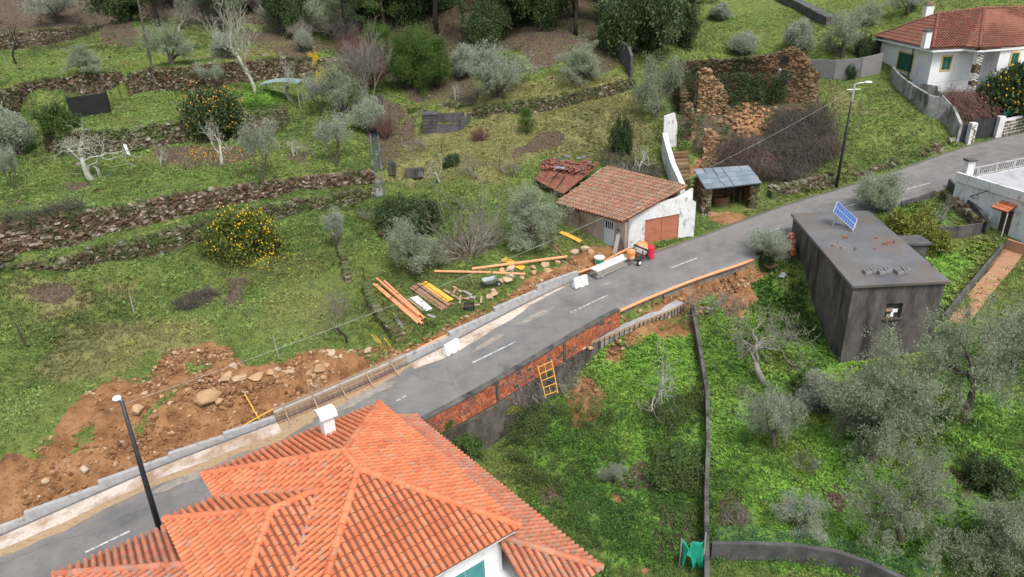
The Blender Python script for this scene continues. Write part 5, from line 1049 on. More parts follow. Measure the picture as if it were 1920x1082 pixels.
# ------------------------------------------------------------------ garden walls in the lower right
run_wall('garden_wall', 'long thin dark garden wall running down towards the green net', 'wall', [(1293, 590, .7), (1302, 640, .8), (1312, 700, .8), (1320, 760, .9), (1322, 850, .9), (1318, 950, .9), (1318, 1082, .9), (1318, 1150, .9)], .2, 'old_concrete')
MATS['wire_green'] = mat('wire_green', [(.05, .16, .11), (.08, .22, .16)], .6, 3)
run_wall('block_wall', 'dark curved block wall with a mossy cap in the bottom right', 'wall', [(1332, 1052, .95), (1400, 1052, .95), (1480, 1056, .95), (1560, 1068, .95), (1620, 1088, .95), (1700, 1130, 1.0)], .2, 'dark_concrete')
ft = [G(a, b) for a, b in ((1338, 1012), (1400, 1016), (1480, 1021), (1560, 1036), (1640, 1058), (1720, 1088))]
fn = thing('wire_fence', ft[2], 'green wire mesh fence along the top of the curved block wall', 'fence'); mb = MB()
fq = resample(np.array(ft), 1.6)
for i, p in enumerate(fq): z = float(hz(*p[:2])); mp_ = MB(); mp_.tube([(p[0], p[1]-.45, z-.2), (p[0], p[1]-.45, z+1.3)], .022, 6); mp_.build('post', MATS['wire_green'], fn)
for i in range(len(fq)-1):
    a, b = fq[i], fq[i+1]; za, zb_ = float(hz(*a[:2])), float(hz(*b[:2]))
    for k in range(11): mb.tube([(a[0], a[1]-.45, za+.12*k), (b[0], b[1]-.45, zb_+.12*k)], .0032, 3, cap=False)
    for k in range(14): t = k/14; x, y, z = a[0]*(1-t)+b[0]*t, a[1]*(1-t)+b[1]*t-.45, za*(1-t)+zb_*t; mb.tube([(x, y, z), (x, y, z+1.2)], .0028, 3, cap=False)
mb.build('mesh_panel', MATS['wire_green'], fn)
g = G(1298, 1065); nt = MB(); gx = np.linspace(0, 1, 9)
ctop = [P(1278, 1012, -2.1), P(1292, 1026, -2.35), P(1306, 1014, -2.1), P(1322, 1016, -2.1)]; ctop = resample(catmull(np.array(ctop), 5), .12)
v = []
for j, t in enumerate(np.linspace(0, 1, 8)):
    for i, c in enumerate(ctop):
        s = i/(len(ctop)-1); ln = 1.3 if (s < .22 or s > .42) else .45; v.append((c[0]+.06*math.sin(9*s+3*t), c[1]-.15*t+.12*math.sin(14*s+t*4), c[2]-ln*t))
n = len(ctop); f = [(j*n+i, j*n+i+1, (j+1)*n+i+1, (j+1)*n+i) for j in range(7) for i in range(n-1)]; nt.add(v, f); o = nt.build('green_net', MATS['teal_net'], loc=g, smooth_=True)
md = o.modifiers.new('thick', 'SOLIDIFY'); md.thickness = .012
tag(o, 'bright teal green shade net draped over the garden wall corner', 'net')
mb = MB(); c0 = ctop[0]; mb.tube([(c0[0], c0[1], c0[2]-1.5), (c0[0], c0[1], c0[2]+.05)], .03, 6); c0 = ctop[-1]; mb.tube([(c0[0], c0[1], c0[2]-1.5), (c0[0], c0[1], c0[2]+.5)], .03, 6); tag(mb.build('net_stake', MATS['wood_grey'], loc=(c0[0], c0[1], c0[2]-1.5)), 'pair of thin stakes holding up the teal net', 'stake')

# ------------------------------------------------------------------ white stair wall, steps and small masonry in the meadow
run_wall('stair_wall', 'flaking white parapet wall running down beside the stone steps', 'wall', [(1240, 292, 1.9), (1247, 320, 1.9), (1255, 340, 1.6), (1275, 366, .8)], .4, 'white_worn')
run_wall('gate_wall', 'flaking white wall stub standing by the top of the stone steps', 'wall', [(1243, 276, 2.6), (1262, 276, 2.9), (1268, 275, 1.8)], .3, 'white_worn')
mb = MB(); a, b = G(1268, 345), G(1266, 292)
for k in range(8):
    p = a+(b-a)*(k/8); q = a+(b-a)*((k+1)/8); mb.box(((p[0]+q[0])/2+.4, (p[1]+q[1])/2, p[2]+.1+k*.02), (1.35, np.linalg.norm((q-p)[:2])+.02, .5), jit=.02)
tag(mb.build('stone_steps', MATS['ruin_stone'], loc=a), 'flight of brown stone steps beside the flaking white parapet', 'steps')
run_wall('garden_wall', 'tall dark wall edge with orange stone end beside the upper olive', 'wall', [(1186, 150, 2.2), (1180, 134, 2.4), (1160, 108, 2.0)], .25, 'dark_concrete')
tk = thing('concrete_tank', G(812, 248), 'dark roofless concrete tank with a small cabin at its left end', 'tank'); g = G(808, 250)
mb = MB(); mb.box((g[0], g[1]+.5, g[2]+.75), (1.3, 1.3, 1.9)); mb.box((g[0], g[1]+.5, g[2]+1.75), (1.5, 1.5, .1), None, 0); mb.build('cabin', MATS['dark_concrete'], tk)
mb = MB(); mb.box((g[0]+1.9, g[1]+1.6, g[2]+.7), (2.6, .18, 1.6)); mb.box((g[0]+3.2, g[1]+.7, g[2]+.6), (.18, 1.8, 1.3), Matrix.Rotation(-.5, 3, 'Z')); mb.box((g[0]+1.7, g[1]-.1, g[2]+.3), (2.2, .15, 1.0)); mb.build('basin_wall', MATS['dark_concrete'], tk)
mb = MB()
for z in np.arange(.2, 1.5, .3): mb.box((g[0], g[1]-.165, g[2]+z), (1.32, .03, .04))
mb.build('door_batten', MATS['wood_dark'], tk)
g = G(178, 212); hut = thing('hut', g, 'low black-walled ruined hut with its roof fallen in', 'hut'); mb = MB()
for a, b in (((135, 222), (204, 212)), ((204, 212), (200, 190)), ((135, 222), (128, 200))):
    p, q = G(*a), G(*b); wall_panel(mb, p, q, p[2]-.3, p[2]+1.7, .2)
mb.build('wall', MATS['black'], hut)
mb = MB(); a, b, c_, d_ = G(128, 200)+[0, 0, 1.9], G(200, 190)+[0, 0, 1.9], G(204, 205)+[0, 0, 1.6], G(135, 215)+[0, 0, 1.5]; 
for t in np.linspace(0, 1, 7): mb.beam(a+(b-a)*t-[0, 0, .5], d_+(c_-d_)*t+rng.uniform(-.3, .3, 3)-[0, 0, .7], .08, .08)
mb.beam(a-[0, 0, .5], b-[0, 0, .5], .1, .1); mb.beam(b-[0, 0, .4], b+[-.3, -.2, .5], .07, .07); mb.build('roof_timber', MATS['wood_dark'], hut)
for (px, py, w, h, lab) in ((778, 330, 1.5, .7, 'low grey masonry trough beside the water channel'), (737, 326, .55, 1.0, 'small grey concrete box beside the water channel')):
    g = G(px, py); mb = MB(); mb.box((g[0], g[1], g[2]+h/2-.1), (w, .7, h)); mb.box((g[0], g[1], g[2]+h-.08), (w-.2, .5, .06), None, 1); tag(mb.build('trough', [MATS['old_concrete'], MATS['water']], loc=g), lab, 'trough')
ar = thing('shelter', G(530, 195), 'small garden shelter roofed with a bluish corrugated sheet', 'shelter'); g = G(532, 192); mb = MB(); zt = P(532, 167, 0); 
hh = 1.9; v = []; nn = 25
for j in range(2):
    for i in range(nn): t = i/(nn-1); v.append((g[0]-1.9+3.8*t, g[1]-.8+1.9*j, g[2]+hh+.25*math.sin(t*math.pi)+.03*math.sin(t*70)-.1*(1-j)))
mb.add(v, [(i, i+1, nn+i+1, nn+i) for i in range(nn-1)]); o = mb.build('roof_sheet', MATS['tin_blue'], ar); md = o.modifiers.new('thick', 'SOLIDIFY'); md.thickness = .03
for sx, sy in ((-1.7, -.6), (1.7, -.6), (-1.7, .9), (1.7, .9)): mb = MB(); mb.tube([(g[0]+sx, g[1]+sy, g[2]-.8), (g[0]+sx, g[1]+sy, g[2]+hh+.1)], .05, 6); mb.build('post', MATS['wood_grey'], ar)
# water channel through the meadow
cq = resample(catmull(np.array([G(*p) for p in ((712, 372), (710, 340), (706, 310), (704, 280), (702, 250), (706, 215), (712, 180))]), 5), .5); mb = MB()
for i in range(len(cq)-1):
    for o_, m_, w, dz in ((-.36, 0, .14, .22), (.36, 0, .14, .22), (0, 1, .6, .03)):
        a, b = cq[i]+[o_, 0, 0], cq[i+1]+[o_, 0, 0]; za, zb_ = float(hz(*cq[i][:2]))+dz, float(hz(*cq[i+1][:2]))+dz; mb.beam((a[0], a[1], za-.06), (b[0], b[1], zb_-.06), w, .14, m=m_)
tag(mb.build('water_channel', [MATS['old_concrete'], MATS['water']], loc=cq[0]), 'narrow concrete water channel running down the meadow past the terrace ends', 'channel')

FOOT = [[p[:2] for p in q] for q in ([eL, eF, tR, tL], [sa, sb, sc, sd_], [wk, wr, wr+(wbk-wk), wbk])]

# ------------------------------------------------------------------ trees: skeletons, leaves, prototypes
def rot_to(d, ang, az, R):
    d = d/np.linalg.norm(d); a = np.cross(d, [.31, .17, .93]); a /= np.linalg.norm(a)+1e-9; b = np.cross(d, a)
    return d*math.cos(ang)+(a*math.cos(az)+b*math.sin(az))*math.sin(ang)
def skel(R, L0, r0, levels, kids, ang=.7, ratio=.68, wig=.22, up=.12, stems=1, stem_ang=.3, start=.45, rmin=.008, rr=.6):
    out = []; st = []
    for k in range(stems):
        d = rot_to(np.array([0, 0, 1.0]), stem_ang*(R.uniform(.5, 1.1) if stems > 1 else R.uniform(.2, 1)), 6.283*k/stems+R.uniform(-.4, .4), R); st.append((np.array([R.uniform(-.1, .1)*(stems > 1), R.uniform(-.1, .1)*(stems > 1), -.15]), d, L0*R.uniform(.8, 1.15), r0, 0))
    while st:
        p, d, L, r, lv = st.pop(); n = 5 if lv < 2 else 4; pts = [p]; dd = d.copy()
        for i in range(n):
            dd = dd+R.normal(size=3)*wig*(.6 if lv == 0 else 1); dd[2] += up*(lv > 0); dd /= np.linalg.norm(dd); pts.append(pts[-1]+dd*L/n)
        r1 = max(r*(.62 if lv < levels else .3), rmin*.6); pts = np.array(pts); rad = np.linspace(r, r1, n+1); out.append((pts, rad, lv))
        if lv < levels:
            kn = kids[min(lv, len(kids)-1)]
            for k in range(kn):
                t = 1.0 if k == 0 else R.uniform(start, 1.0); i = min(int(t*n), n-1); f = t*n-i; q = pts[i]*(1-f)+pts[i+1]*f
                dl = pts[i+1]-pts[i]; st.append((q, rot_to(dl, ang*R.uniform(.55, 1.25), 6.283*k/kn+R.uniform(-.9, .9), R), L*ratio*R.uniform(.7, 1.2), max(np.interp(t, [0, 1], [r, r1])*rr*R.uniform(.85, 1.1), rmin), lv+1))
    return out
def leaves(R, cen, rad, n, size, asp=.32, flat=.75, outw=.6, droop=0.0):
    """n leaves round each centre; returns vertices, quads, per-leaf tint"""
    cen = np.asarray(cen, float); k = len(cen); rad = np.broadcast_to(np.asarray(rad, float), k)
    c = np.repeat(cen, n, 0); r = np.repeat(rad, n); ct = np.repeat(R.uniform(.25, .75, k), n); N = len(c)
    u = R.normal(size=(N, 3)); u /= np.linalg.norm(u, axis=1)[:, None]; q = c+u*(r*R.uniform(.15, 1, N)**.6)[:, None]*[1, 1, flat]
    d = u*outw+R.normal(size=(N, 3))*.6; d[:, 2] += .2-droop; d /= np.linalg.norm(d, axis=1)[:, None]
    s = np.cross(d, R.normal(size=(N, 3))); s /= np.linalg.norm(s, axis=1)[:, None]
    L = size*R.uniform(.6, 1.35, N)[:, None]; w = L*asp*.5
    V = np.stack([q, q+d*L*.5+s*w, q+d*L, q+d*L*.5-s*w], 1).reshape(-1, 3); F = np.arange(4*N).reshape(N, 4)
    return V, F, np.clip(ct*.6+R.uniform(0, 1, N)*.5-.05, 0, 1)
PROTO = {}
def finish(key, name, cat, sk, leaf=None, lm=None, bm='bark', tm=None, trunk_lv=1, fruit=None, sides=7):
    """links trunk and crown meshes under an Empty at the foot of the plant"""
    root = thing(name, (0, 0, 0), key, cat); tr = MB(); tw = MB()
    for pts, rad, lv in sk:
        if lv <= trunk_lv: tr.tube(pts, rad, sides if lv == 0 else 5)
        else: tw.tube(pts, rad, 4 if lv == trunk_lv+1 else 3, cap=False)
    tr.build('trunk', MATS[bm], root, smooth_=True)
    V, F, T, M = [], [], [], []; n0 = 0
    tips = None
    if leaf is not None:
        lv, lf, lt = leaf; V.append(lv); F.append(lf); T.append(lt); M.append(np.zeros(len(lf), int)); n0 = len(lv)
    if tw.v:
        a = np.concatenate(tw.v); f = np.array([q if len(q) == 4 else q[:4] for q in tw.f]); V.append(a); F.append(f+n0); T.append(np.array(tw.t)); M.append(np.full(len(f), 1 if leaf is not None else 0))
    V = np.concatenate(V); F = np.concatenate(F)
    mats = ([MATS[lm]] if leaf is not None else [])+([MATS[tm or bm]] if tw.v else [])
    me = fastmesh('crown', V, F, np.concatenate(T), mats); me.polygons.foreach_set('material_index', np.concatenate(M).astype(np.int32))
    o = bpy.data.objects.new('crown', me); COL.objects.link(o); o.parent = root
    if fruit is not None:
        mb = MB(); bm_ = bmesh.new(); bmesh.ops.create_icosphere(bm_, subdivisions=1, radius=1); sv = np.array([q.co[:] for q in bm_.verts]); sf = [tuple(x.index for x in q.verts) for q in bm_.faces]; bm_.free()
        for c in fruit[0]: mb.add(c+sv*fruit[1]*random.uniform(.8, 1.15), sf, 0, .5)
        fo = mb.build('fruit', MATS[fruit[2]], root, smooth_=True); fo['kind'] = 'stuff'
    q = np.concatenate([V]+[p for p, r, l in sk]); rad = np.percentile(np.hypot(q[:, 0]-np.median(q[:, 0]), q[:, 1]-np.median(q[:, 1])), 96)
    PROTO[key] = [root, False, 2*rad, q[:, 2].max()*.97]
def tips_of(sk, lv): return np.array([p[-1] for p, r, l in sk if l >= lv]+[p[len(p)//2] for p, r, l in sk if l >= lv])
def R_(s): return np.random.default_rng(s)
for key, sd, n, lm, droop, lev, L0 in (('olive_a', 11, 78, 'leaf_olive', .15, 3, 1.1), ('olive_b', 23, 44, 'leaf_olive_pale', .2, 3, .75), ('olive_c', 37, 56, 'leaf_olive', .1, 3, .85), ('olive_d', 41, 36, 'leaf_olive_pale', .3, 3, .7), ('olive_e', 47, 80, 'leaf_olive', .1, 3, 1.0)):
    R = R_(sd); sk = skel(R, L0, .13, lev, [5, 4, 4], ang=.85, ratio=.82, wig=.26, up=.05, rmin=.009, stems=2 if key in ('olive_a', 'olive_d') else 1, stem_ang=.35); tp = tips_of(sk, 2); tp = tp[tp[:, 2] > .35]
    sp = np.concatenate([np.stack([q+R.normal(size=3)*.1, q+np.append(q[:2]-[0, 0], .35)/np.linalg.norm(np.append(q[:2], .35))*R.uniform(.15, .45)]) for q in tp[R.random(len(tp)) < .5]])
    lf = [leaves(R, tp, R.uniform(.08, .36, len(tp)), n, .07, .26, droop=droop), leaves(R, sp, R.uniform(.06, .2, len(sp)), 30, .07, .26, outw=.9)]
    lf = (np.concatenate([lf[0][0], lf[1][0]]), np.concatenate([lf[0][1], lf[1][1]+len(lf[0][0])]), np.concatenate([lf[0][2], lf[1][2]])); finish(key, 'olive_tree', 'tree', sk, lf, lm, 'bark')
R = R_(5); sk = skel(R, .5, .08, 3, [4, 4, 3], ang=.55, ratio=.75, stems=4, stem_ang=.5, up=.1, rmin=.01); tp = tips_of(sk, 2); finish('olive_bush', 'olive_bush', 'bush', sk, leaves(R, tp, R.uniform(.12, .36, len(tp)), 70, .08, .28, droop=.0), 'leaf_olive_pale', 'bark')
R = R_(6); sk = skel(R, 1.1, .08, 3, [4, 4, 3], ang=.3, ratio=.72, stems=3, stem_ang=.2, up=.3, rmin=.01); tp = tips_of(sk, 2); finish('grey_column', 'olive_bush', 'bush', sk, leaves(R, tp, R.uniform(.12, .28, len(tp)), 60, .08, .28, outw=.3, droop=-.4), 'leaf_olive_pale', 'bark')
R = R_(61); sk = skel(R, 1.3, .06, 4, [4, 4, 4, 2], ang=.4, ratio=.7, stems=3, stem_ang=.28, up=.2, rmin=.006); tp = tips_of(sk, 3); finish('willow', 'grey_tree', 'tree', sk, leaves(R, tp, .22, 7, .11, .25), 'leaf_olive_pale', 'bark', 'twig_grey')
for key, sd, L0, ang, up, lev, kids, bmx in (('lichen_a', 3, 1.0, .8, .05, 4, [4, 4, 3, 3], 'lichen'), ('lichen_tall', 8, 1.9, .5, .22, 4, [5, 5, 4, 3], 'lichen'), ('lichen_wide', 14, .8, .95, .0, 4, [5, 5, 4, 3], 'lichen'), ('bare_grey', 19, 1.0, .7, .1, 5, [4, 4, 4, 3, 2], 'bark_pale'), ('bare_dark', 29, 1.6, .55, .15, 5, [4, 4, 3, 3, 2], 'bark_dark')):
    R = R_(sd); sk = skel(R, L0, .088, lev, kids, ang=ang, ratio=.72, wig=.34, up=up, rmin=.006 if key != 'bare_grey' else .005); finish(key, 'bare_tree', 'tree', sk, None, None, bmx, {'lichen': 'lichen', 'bark_pale': 'twig_grey', 'bark_dark': 'twig'}[bmx])
for key, sd, tm, st, lev, kids, sa in (('twig_bush', 51, 'twig_grey', 30, 3, [3, 3, 2], 1.3), ('purple_bush', 52, 'twig_purple', 22, 3, [5, 4, 4], .8), ('bare_poplar', 53, 'twig_grey', 7, 4, [5, 4, 4, 3], .32), ('twig_small', 54, 'twig_grey', 9, 3, [4, 4, 3], .9)):
    R = R_(sd); sk = skel(R, 1.0, .035, lev, kids, ang=.42, ratio=.7, wig=.16, up=.02 if key == 'twig_bush' else .06, stems=st, stem_ang=sa, rmin=.006, rr=.7); finish(key, 'bare_bush', 'bush', sk, None, None, tm, tm, trunk_lv=0, sides=4)
def fruits(R, tp, n, r): c = tp[R.integers(0, len(tp), n)]; u = R.normal(size=(n, 3)); u /= np.linalg.norm(u, axis=1)[:, None]; return c+u*r*R.uniform(.7, 1.1, n)[:, None]
for key, sd, fm, nf, lm in (('orange', 71, 'fruit_orange', 750, 'leaf_dark'), ('yellow_fruit', 72, 'fruit_yellow', 1100, 'leaf_citrus'), ('lemon', 73, 'fruit_yellow', 500, 'leaf_dark')):
    R = R_(sd); sk = skel(R, .5, .08, 3, [6, 5, 4], ang=.95, ratio=.8, wig=.22, up=.03, rmin=.01, start=.2); tp = tips_of(sk, 2); finish(key, 'fruit_tree', 'tree', sk, leaves(R, tp, R.uniform(.15, .48, len(tp)), 80, .095, .5), lm, 'bark', fruit=(fruits(R, tp, nf, .42), .021, fm))
for key, sd, lm, n in (('pine_round', 81, 'leaf_pine', 90), ('dark_oak', 82, 'leaf_dark', 70)):
    R = R_(sd); sk = skel(R, 1.3, .15, 3, [8, 5, 4], ang=.95, ratio=.8, wig=.15, up=.06, rmin=.012, start=.12); tp = tips_of(sk, 2); finish(key, 'pine_tree' if key[0] == 'p' else 'oak_tree', 'tree', sk, leaves(R, tp, R.uniform(.25, .6, len(tp)), int(n*1.5), .13, .14 if key[0] == 'p' else .5), lm, 'bark_dark')
for key, sd, lm, Ht in (('tall_pine', 91, 'leaf_dark', 9.0), ('tall_pine_green', 92, 'leaf_pine', 8.0)):
    R = R_(sd); pts = np.array([[R.normal()*.06*i, R.normal()*.06*i, Ht*i/7-.2] for i in range(8)]); sk = [(pts, np.linspace(.2, .03, 8), 0)]
    for k in range(46):
        t = R.uniform(.22, 1)**.85; z = t*Ht; L = (2.6*(1-t)+.5)*R.uniform(.6, 1.15); az = R.uniform(0, 6.28); c = np.array([np.interp(z, pts[:, 2], pts[:, 0]), np.interp(z, pts[:, 2], pts[:, 1]), z]); d = np.array([math.cos(az), math.sin(az), R.uniform(.0, .45)])
        p = np.array([c, c+d*L*.5+[0, 0, -.05], c+d*L]); sk.append((p, np.array([.04, .025, .01]), 1))
        for j in range(3):
            b = c+d*L*R.uniform(.4, .9); e = b+R.normal(size=3)*.35*[1, 1, .5]; sk.append((np.array([b, (b+e)/2, e]), np.array([.018, .012, .008]), 2))
    tp = np.concatenate([np.array([p[-1] for p, r, l in sk if l == 1]), np.array([p[-1] for p, r, l in sk if l == 2])]); finish(key, 'pine_tree', 'tree', sk, leaves(R, tp, R.uniform(.3, .62, len(tp)), 52, .24, .13, flat=.6), lm, 'bark_dark')
for key, sd, lm, n, sz in (('shrub_green', 101, 'leaf_green', 70, .11), ('shrub_dark', 102, 'leaf_dark', 70, .11), ('shrub_yellow', 103, 'leaf_yellowgreen', 70, .14), ('shrub_mimosa', 104, 'mimosa', 50, .10)):
    R = R_(sd); sk = skel(R, .45, .025, 3, [4, 3, 3], ang=.75, ratio=.78, stems=6, stem_ang=1.0, up=.06, wig=.3, rmin=.006); tp = tips_of(sk, 1); finish(key, 'shrub', 'shrub', sk, leaves(R, tp, R.uniform(.06, .26, len(tp)), int(n*.36), sz*.8, .5), lm, 'bark')
R = R_(111); sk = [(np.array([[0, 0, -.1], [0, 0, .8], [.02, 0, 1.7]]), np.array([.04, .03, .01]), 0)]; tp = []
for k in range(40):
    t = R.uniform(.1, 1); az = R.uniform(0, 6.28); L = .62*(1-t)+.1; c = np.array([0, 0, 1.7*t]); e = c+np.array([math.cos(az)*L, math.sin(az)*L, L*.6]); sk.append((np.array([c, (c+e)/2, e]), np.array([.014, .01, .006]), 1)); tp += [e, (c+e)/2]
finish('sapling', 'pine_sapling', 'sapling', sk, leaves(R, np.array(tp), .17, 60, .16, .1, outw=.9), 'leaf_pine', 'bark')
def plant(key, px, py, w, h, label, group=None, rz=None, name=None, at=None):
    """stand a plant with its foot at a photo pixel, w x h photo pixels large"""
    pr = PROTO[key]; g = G(px, py) if at is None else at; m = mpp(g); vd = g-CP; cosd = math.hypot(vd[0], vd[1])/np.linalg.norm(vd)
    sind = -vd[2]/np.linalg.norm(vd); sx = w*m/pr[2]; sz = max(h*.5, h-.10*w*sind)*m/cosd/pr[3]; rz = random.uniform(0, 6.28) if rz is None else rz; loc = (g[0], g[1], g[2]-.03)
    if not pr[1]:
        o = pr[0]; o.location = loc; o.rotation_euler = (0, 0, rz); o.scale = (sx, sx, sz); o['label'] = label; pr[1] = True
        if group: o['group'] = group
    else:
        o = copy_tree(pr[0], loc, rz, (sx, sx, sz), label, group)
        if not group and 'group' in o: del o['group']
    if name:
        o.name = name
    return o
OG = 'olive trees on the terraces and in the orchard'; BG = 'bare trees with lichen on the slopes'; BUG = 'bare twiggy bushes'; SG = 'leafy shrubs'
for a in (
 ('olive_a', 160, 142, 64, 66, 'grey-green olive on the upper left terrace, left of the leaning pole'), ('olive_c', 322, 122, 92, 82, 'bushy olive on the upper terrace just right of the leaning wooden pole'),
 ('olive_b', 112, 42, 120, 58, 'broad pale olive at the top edge near the left corner'), ('olive_bush', 573, 97, 32, 44, 'small olive bush right of the tall white bare tree'),
 ('olive_bush', 430, 110, 46, 55, 'round olive bush just left of the tall white bare tree'), ('willow', 408, 170, 58, 62, 'thin grey sapling clump in front of the long terrace wall'),
 ('olive_c', 615, 70, 90, 78, 'olive at the forest edge above the yellow flowering bush'), ('olive_d', 935, 182, 112, 108, 'large pale olive leaning over the end of the curving meadow wall'),
 ('olive_a', 1085, 160, 98, 90, 'olive on the meadow terrace left of the dark wall edge'), ('olive_c', 1232, 220, 92, 118, 'tall dense olive beside the left end of the ruin'),
 ('olive_a', 1003, 456, 135, 128, 'large grey-green olive partly hiding the left wall of the garage'), ('olive_c', 775, 512, 115, 108, 'olive standing in grass behind the orange pipe bundle'),
 ('grey_column', 635, 467, 40, 84, 'narrow upright grey-green bush at the top of the old mossy wall'), ('olive_c', 1640, 398, 108, 88, 'olive beside the road behind the flat grey roof'),
 ('olive_d', 1428, 488, 85, 72, 'sparse small olive at the road edge by the end of the orange pipe'), ('olive_b', 1455, 843, 112, 130, 'sparse olive in the orchard below the wide grey bare tree'),
 ('olive_a', 1635, 864, 205, 232, 'big olive with dark forked trunk in front of the grey building'), ('olive_e', 1800, 795, 215, 235, 'big dark olive filling the right edge, right of the forked olive'),
 ('olive_c', 1900, 705, 150, 140, 'olive behind the big dark olive at the right edge'), ('olive_e', 1690, 1018, 195, 172, 'wide olive with pale leaning trunk near the bottom right'),
 ('olive_a', 1868, 1085, 175, 180, 'olive in the bottom right corner'), ('olive_b', 1490, 988, 115, 66, 'low sprawling olive bush with pruned sticks, above the curved block wall'),
 ('olive_bush', 1489, 95, 52, 62, 'neat round olive on the hill above the ruin gable'), ('olive_c', 1578, 108, 88, 96, 'larger olive on the hill left of the white house'), ('olive_bush', 1388, 105, 46, 48, 'faint small olive bush behind the ruin back wall'),
 ('olive_a', 1625, 50, 62, 52, 'olive at the top, left above the white house roof'), ('olive_b', 1705, 26, 70, 45, 'olive at the top edge behind the white house roof'), ('olive_bush', 1345, 35, 40, 30, 'small bush near the top edge above the ruin'),
 ('willow', 495, 338, 78, 132, 'tall thin grey tree in front of the low terrace wall end'), ('willow', 632, 308, 88, 108, 'pale grey tree left of the water channel'), ('olive_bush', 40, 290, 68, 98, 'upper grey bush at the left edge'), ('willow', 30, 354, 62, 92, 'lower grey tree at the left edge'),
 ('olive_c', 645, 215, 95, 110, 'dense grey olive beside the brown poplar'), ('willow', 600, 215, 70, 90, 'slim grey sapling below the yellow flowering bush'), ('olive_bush', 690, 250, 52, 70, 'dark olive bush over the water channel'), ('olive_bush', 1545, 775, 75, 80, 'small grey olive bush left of the forked olive'), ('olive_bush', 1640, 395, 55, 45, 'low olive shoots at the foot of the roadside olive'),
 ('olive_bush', 870, 140, 50, 60, 'grey bush right of the bright green pines'),
): plant(*a, group=OG)
for a in (
 ('lichen_tall', 477, 176, 105, 172, 'tall pale lichen-covered bare tree on the upper terrace'), ('lichen_wide', 172, 336, 150, 105, 'wide spreading white bare tree on the left terrace'), ('lichen_a', 418, 308, 92, 92, 'white bare tree in fallen oranges below the orange tree'), ('lichen_a', 540, 188, 75, 85, 'lichen-grey bare tree beside the small blue-roofed shelter'),
 ('lichen_wide', 552, 292, 50, 38, 'tiny white bare tree on the grass right of the thin grey tree'), ('lichen_a', 823, 342, 62, 60, 'small white bare tree beside the masonry trough'), ('lichen_a', 1228, 770, 120, 128, 'white bare tree in the lush lower garden'), ('bare_grey', 1440, 720, 175, 140, 'wide grey bare tree with fine twigs left of the grey building'),
 ('bare_dark', 650, 644, 90, 95, 'gnarled bare tree with brown twigs near the thin yellow poles'), ('lichen_a', 1197, 324, 55, 60, 'pale forked bare tree behind the garage roof'), ('lichen_a', 302, 312, 28, 52, 'slim bare sapling at the left of the fallen oranges'), ('bare_dark', 30, 120, 85, 125, 'dark-trunked bare tree in the top left corner'),
 ('bare_grey', 1325, 588, 95, 70, 'tangled bare tree at the top end of the long thin wall'), ('bare_grey', 985, 755, 48, 75, 'small bare tree against the brick wall foot, left of the ladder'), ('bare_grey', 1075, 728, 40, 75, 'thin bare tree right of the yellow ladder'), ('lichen_wide', 855, 188, 34, 36, 'tiny white bare tree in the forest litter'), ('bare_grey', 1748, 428, 62, 72, 'slim bare tree in the small green plot by the road'), ('bare_dark', 1712, 222, 24, 38, 'little bare tree on the bank under the white house'), ('bare_grey', 895, 335, 55, 60, 'thin grey bare tree in the meadow above the twig bush'),
 ): plant(*a, group=BG)
for a in (
 ('twig_bush', 880, 472, 180, 150, 'huge fan of bare brown twigs left of the garage olive'), ('purple_bush', 725, 260, 46, 52, 'reddish bare bush beside the water channel'), ('purple_bush', 695, 165, 100, 95, 'purple-brown bare thicket left of the bright green pines'), ('bare_poplar', 690, 195, 115, 150, 'tall brown-grey bare poplar clump left of the bright green pines'), ('purple_bush', 660, 120, 60, 65, 'brown bare bush above the end of the long terrace wall'),
 ('twig_small', 1385, 985, 75, 45, 'pale heap of bare twigs on the grass above the curved wall'), ('twig_small', 690, 412, 42, 26, 'brown dead twig bush at the left of the ivy mound'), ('twig_small', 640, 590, 60, 55, 'fine brown twigs behind the gnarled bare tree'), ('twig_small', 1365, 590, 70, 50, 'grey brushwood beside the tangled bare tree'), ('purple_bush', 900, 265, 40, 30, 'purple-brown dead bush in the meadow above the garage'), ('twig_small', 780, 285, 55, 35, 'grey-purple twigs below the dark tank'), ('twig_small', 960, 740, 60, 55, 'grey twigs against the foot of the brick wall'),
 ('twig_small', 1390, 745, 40, 35, 'pale twig heap left of the wide grey bare tree'), ('twig_small', 1510, 880, 70, 40, 'faint dry weeds in the orchard beside the sparse olive'), ('twig_small', 1180, 335, 90, 40, 'brown scrub on the bank behind the garage roof'), ('twig_small', 960, 330, 60, 40, 'brown scrub at the back corner of the collapsed shed'), ('purple_bush', 1545, 300, 50, 50, 'brown bramble bush at the foot of the right lamp post bank'),
): plant(*a, group=BUG)
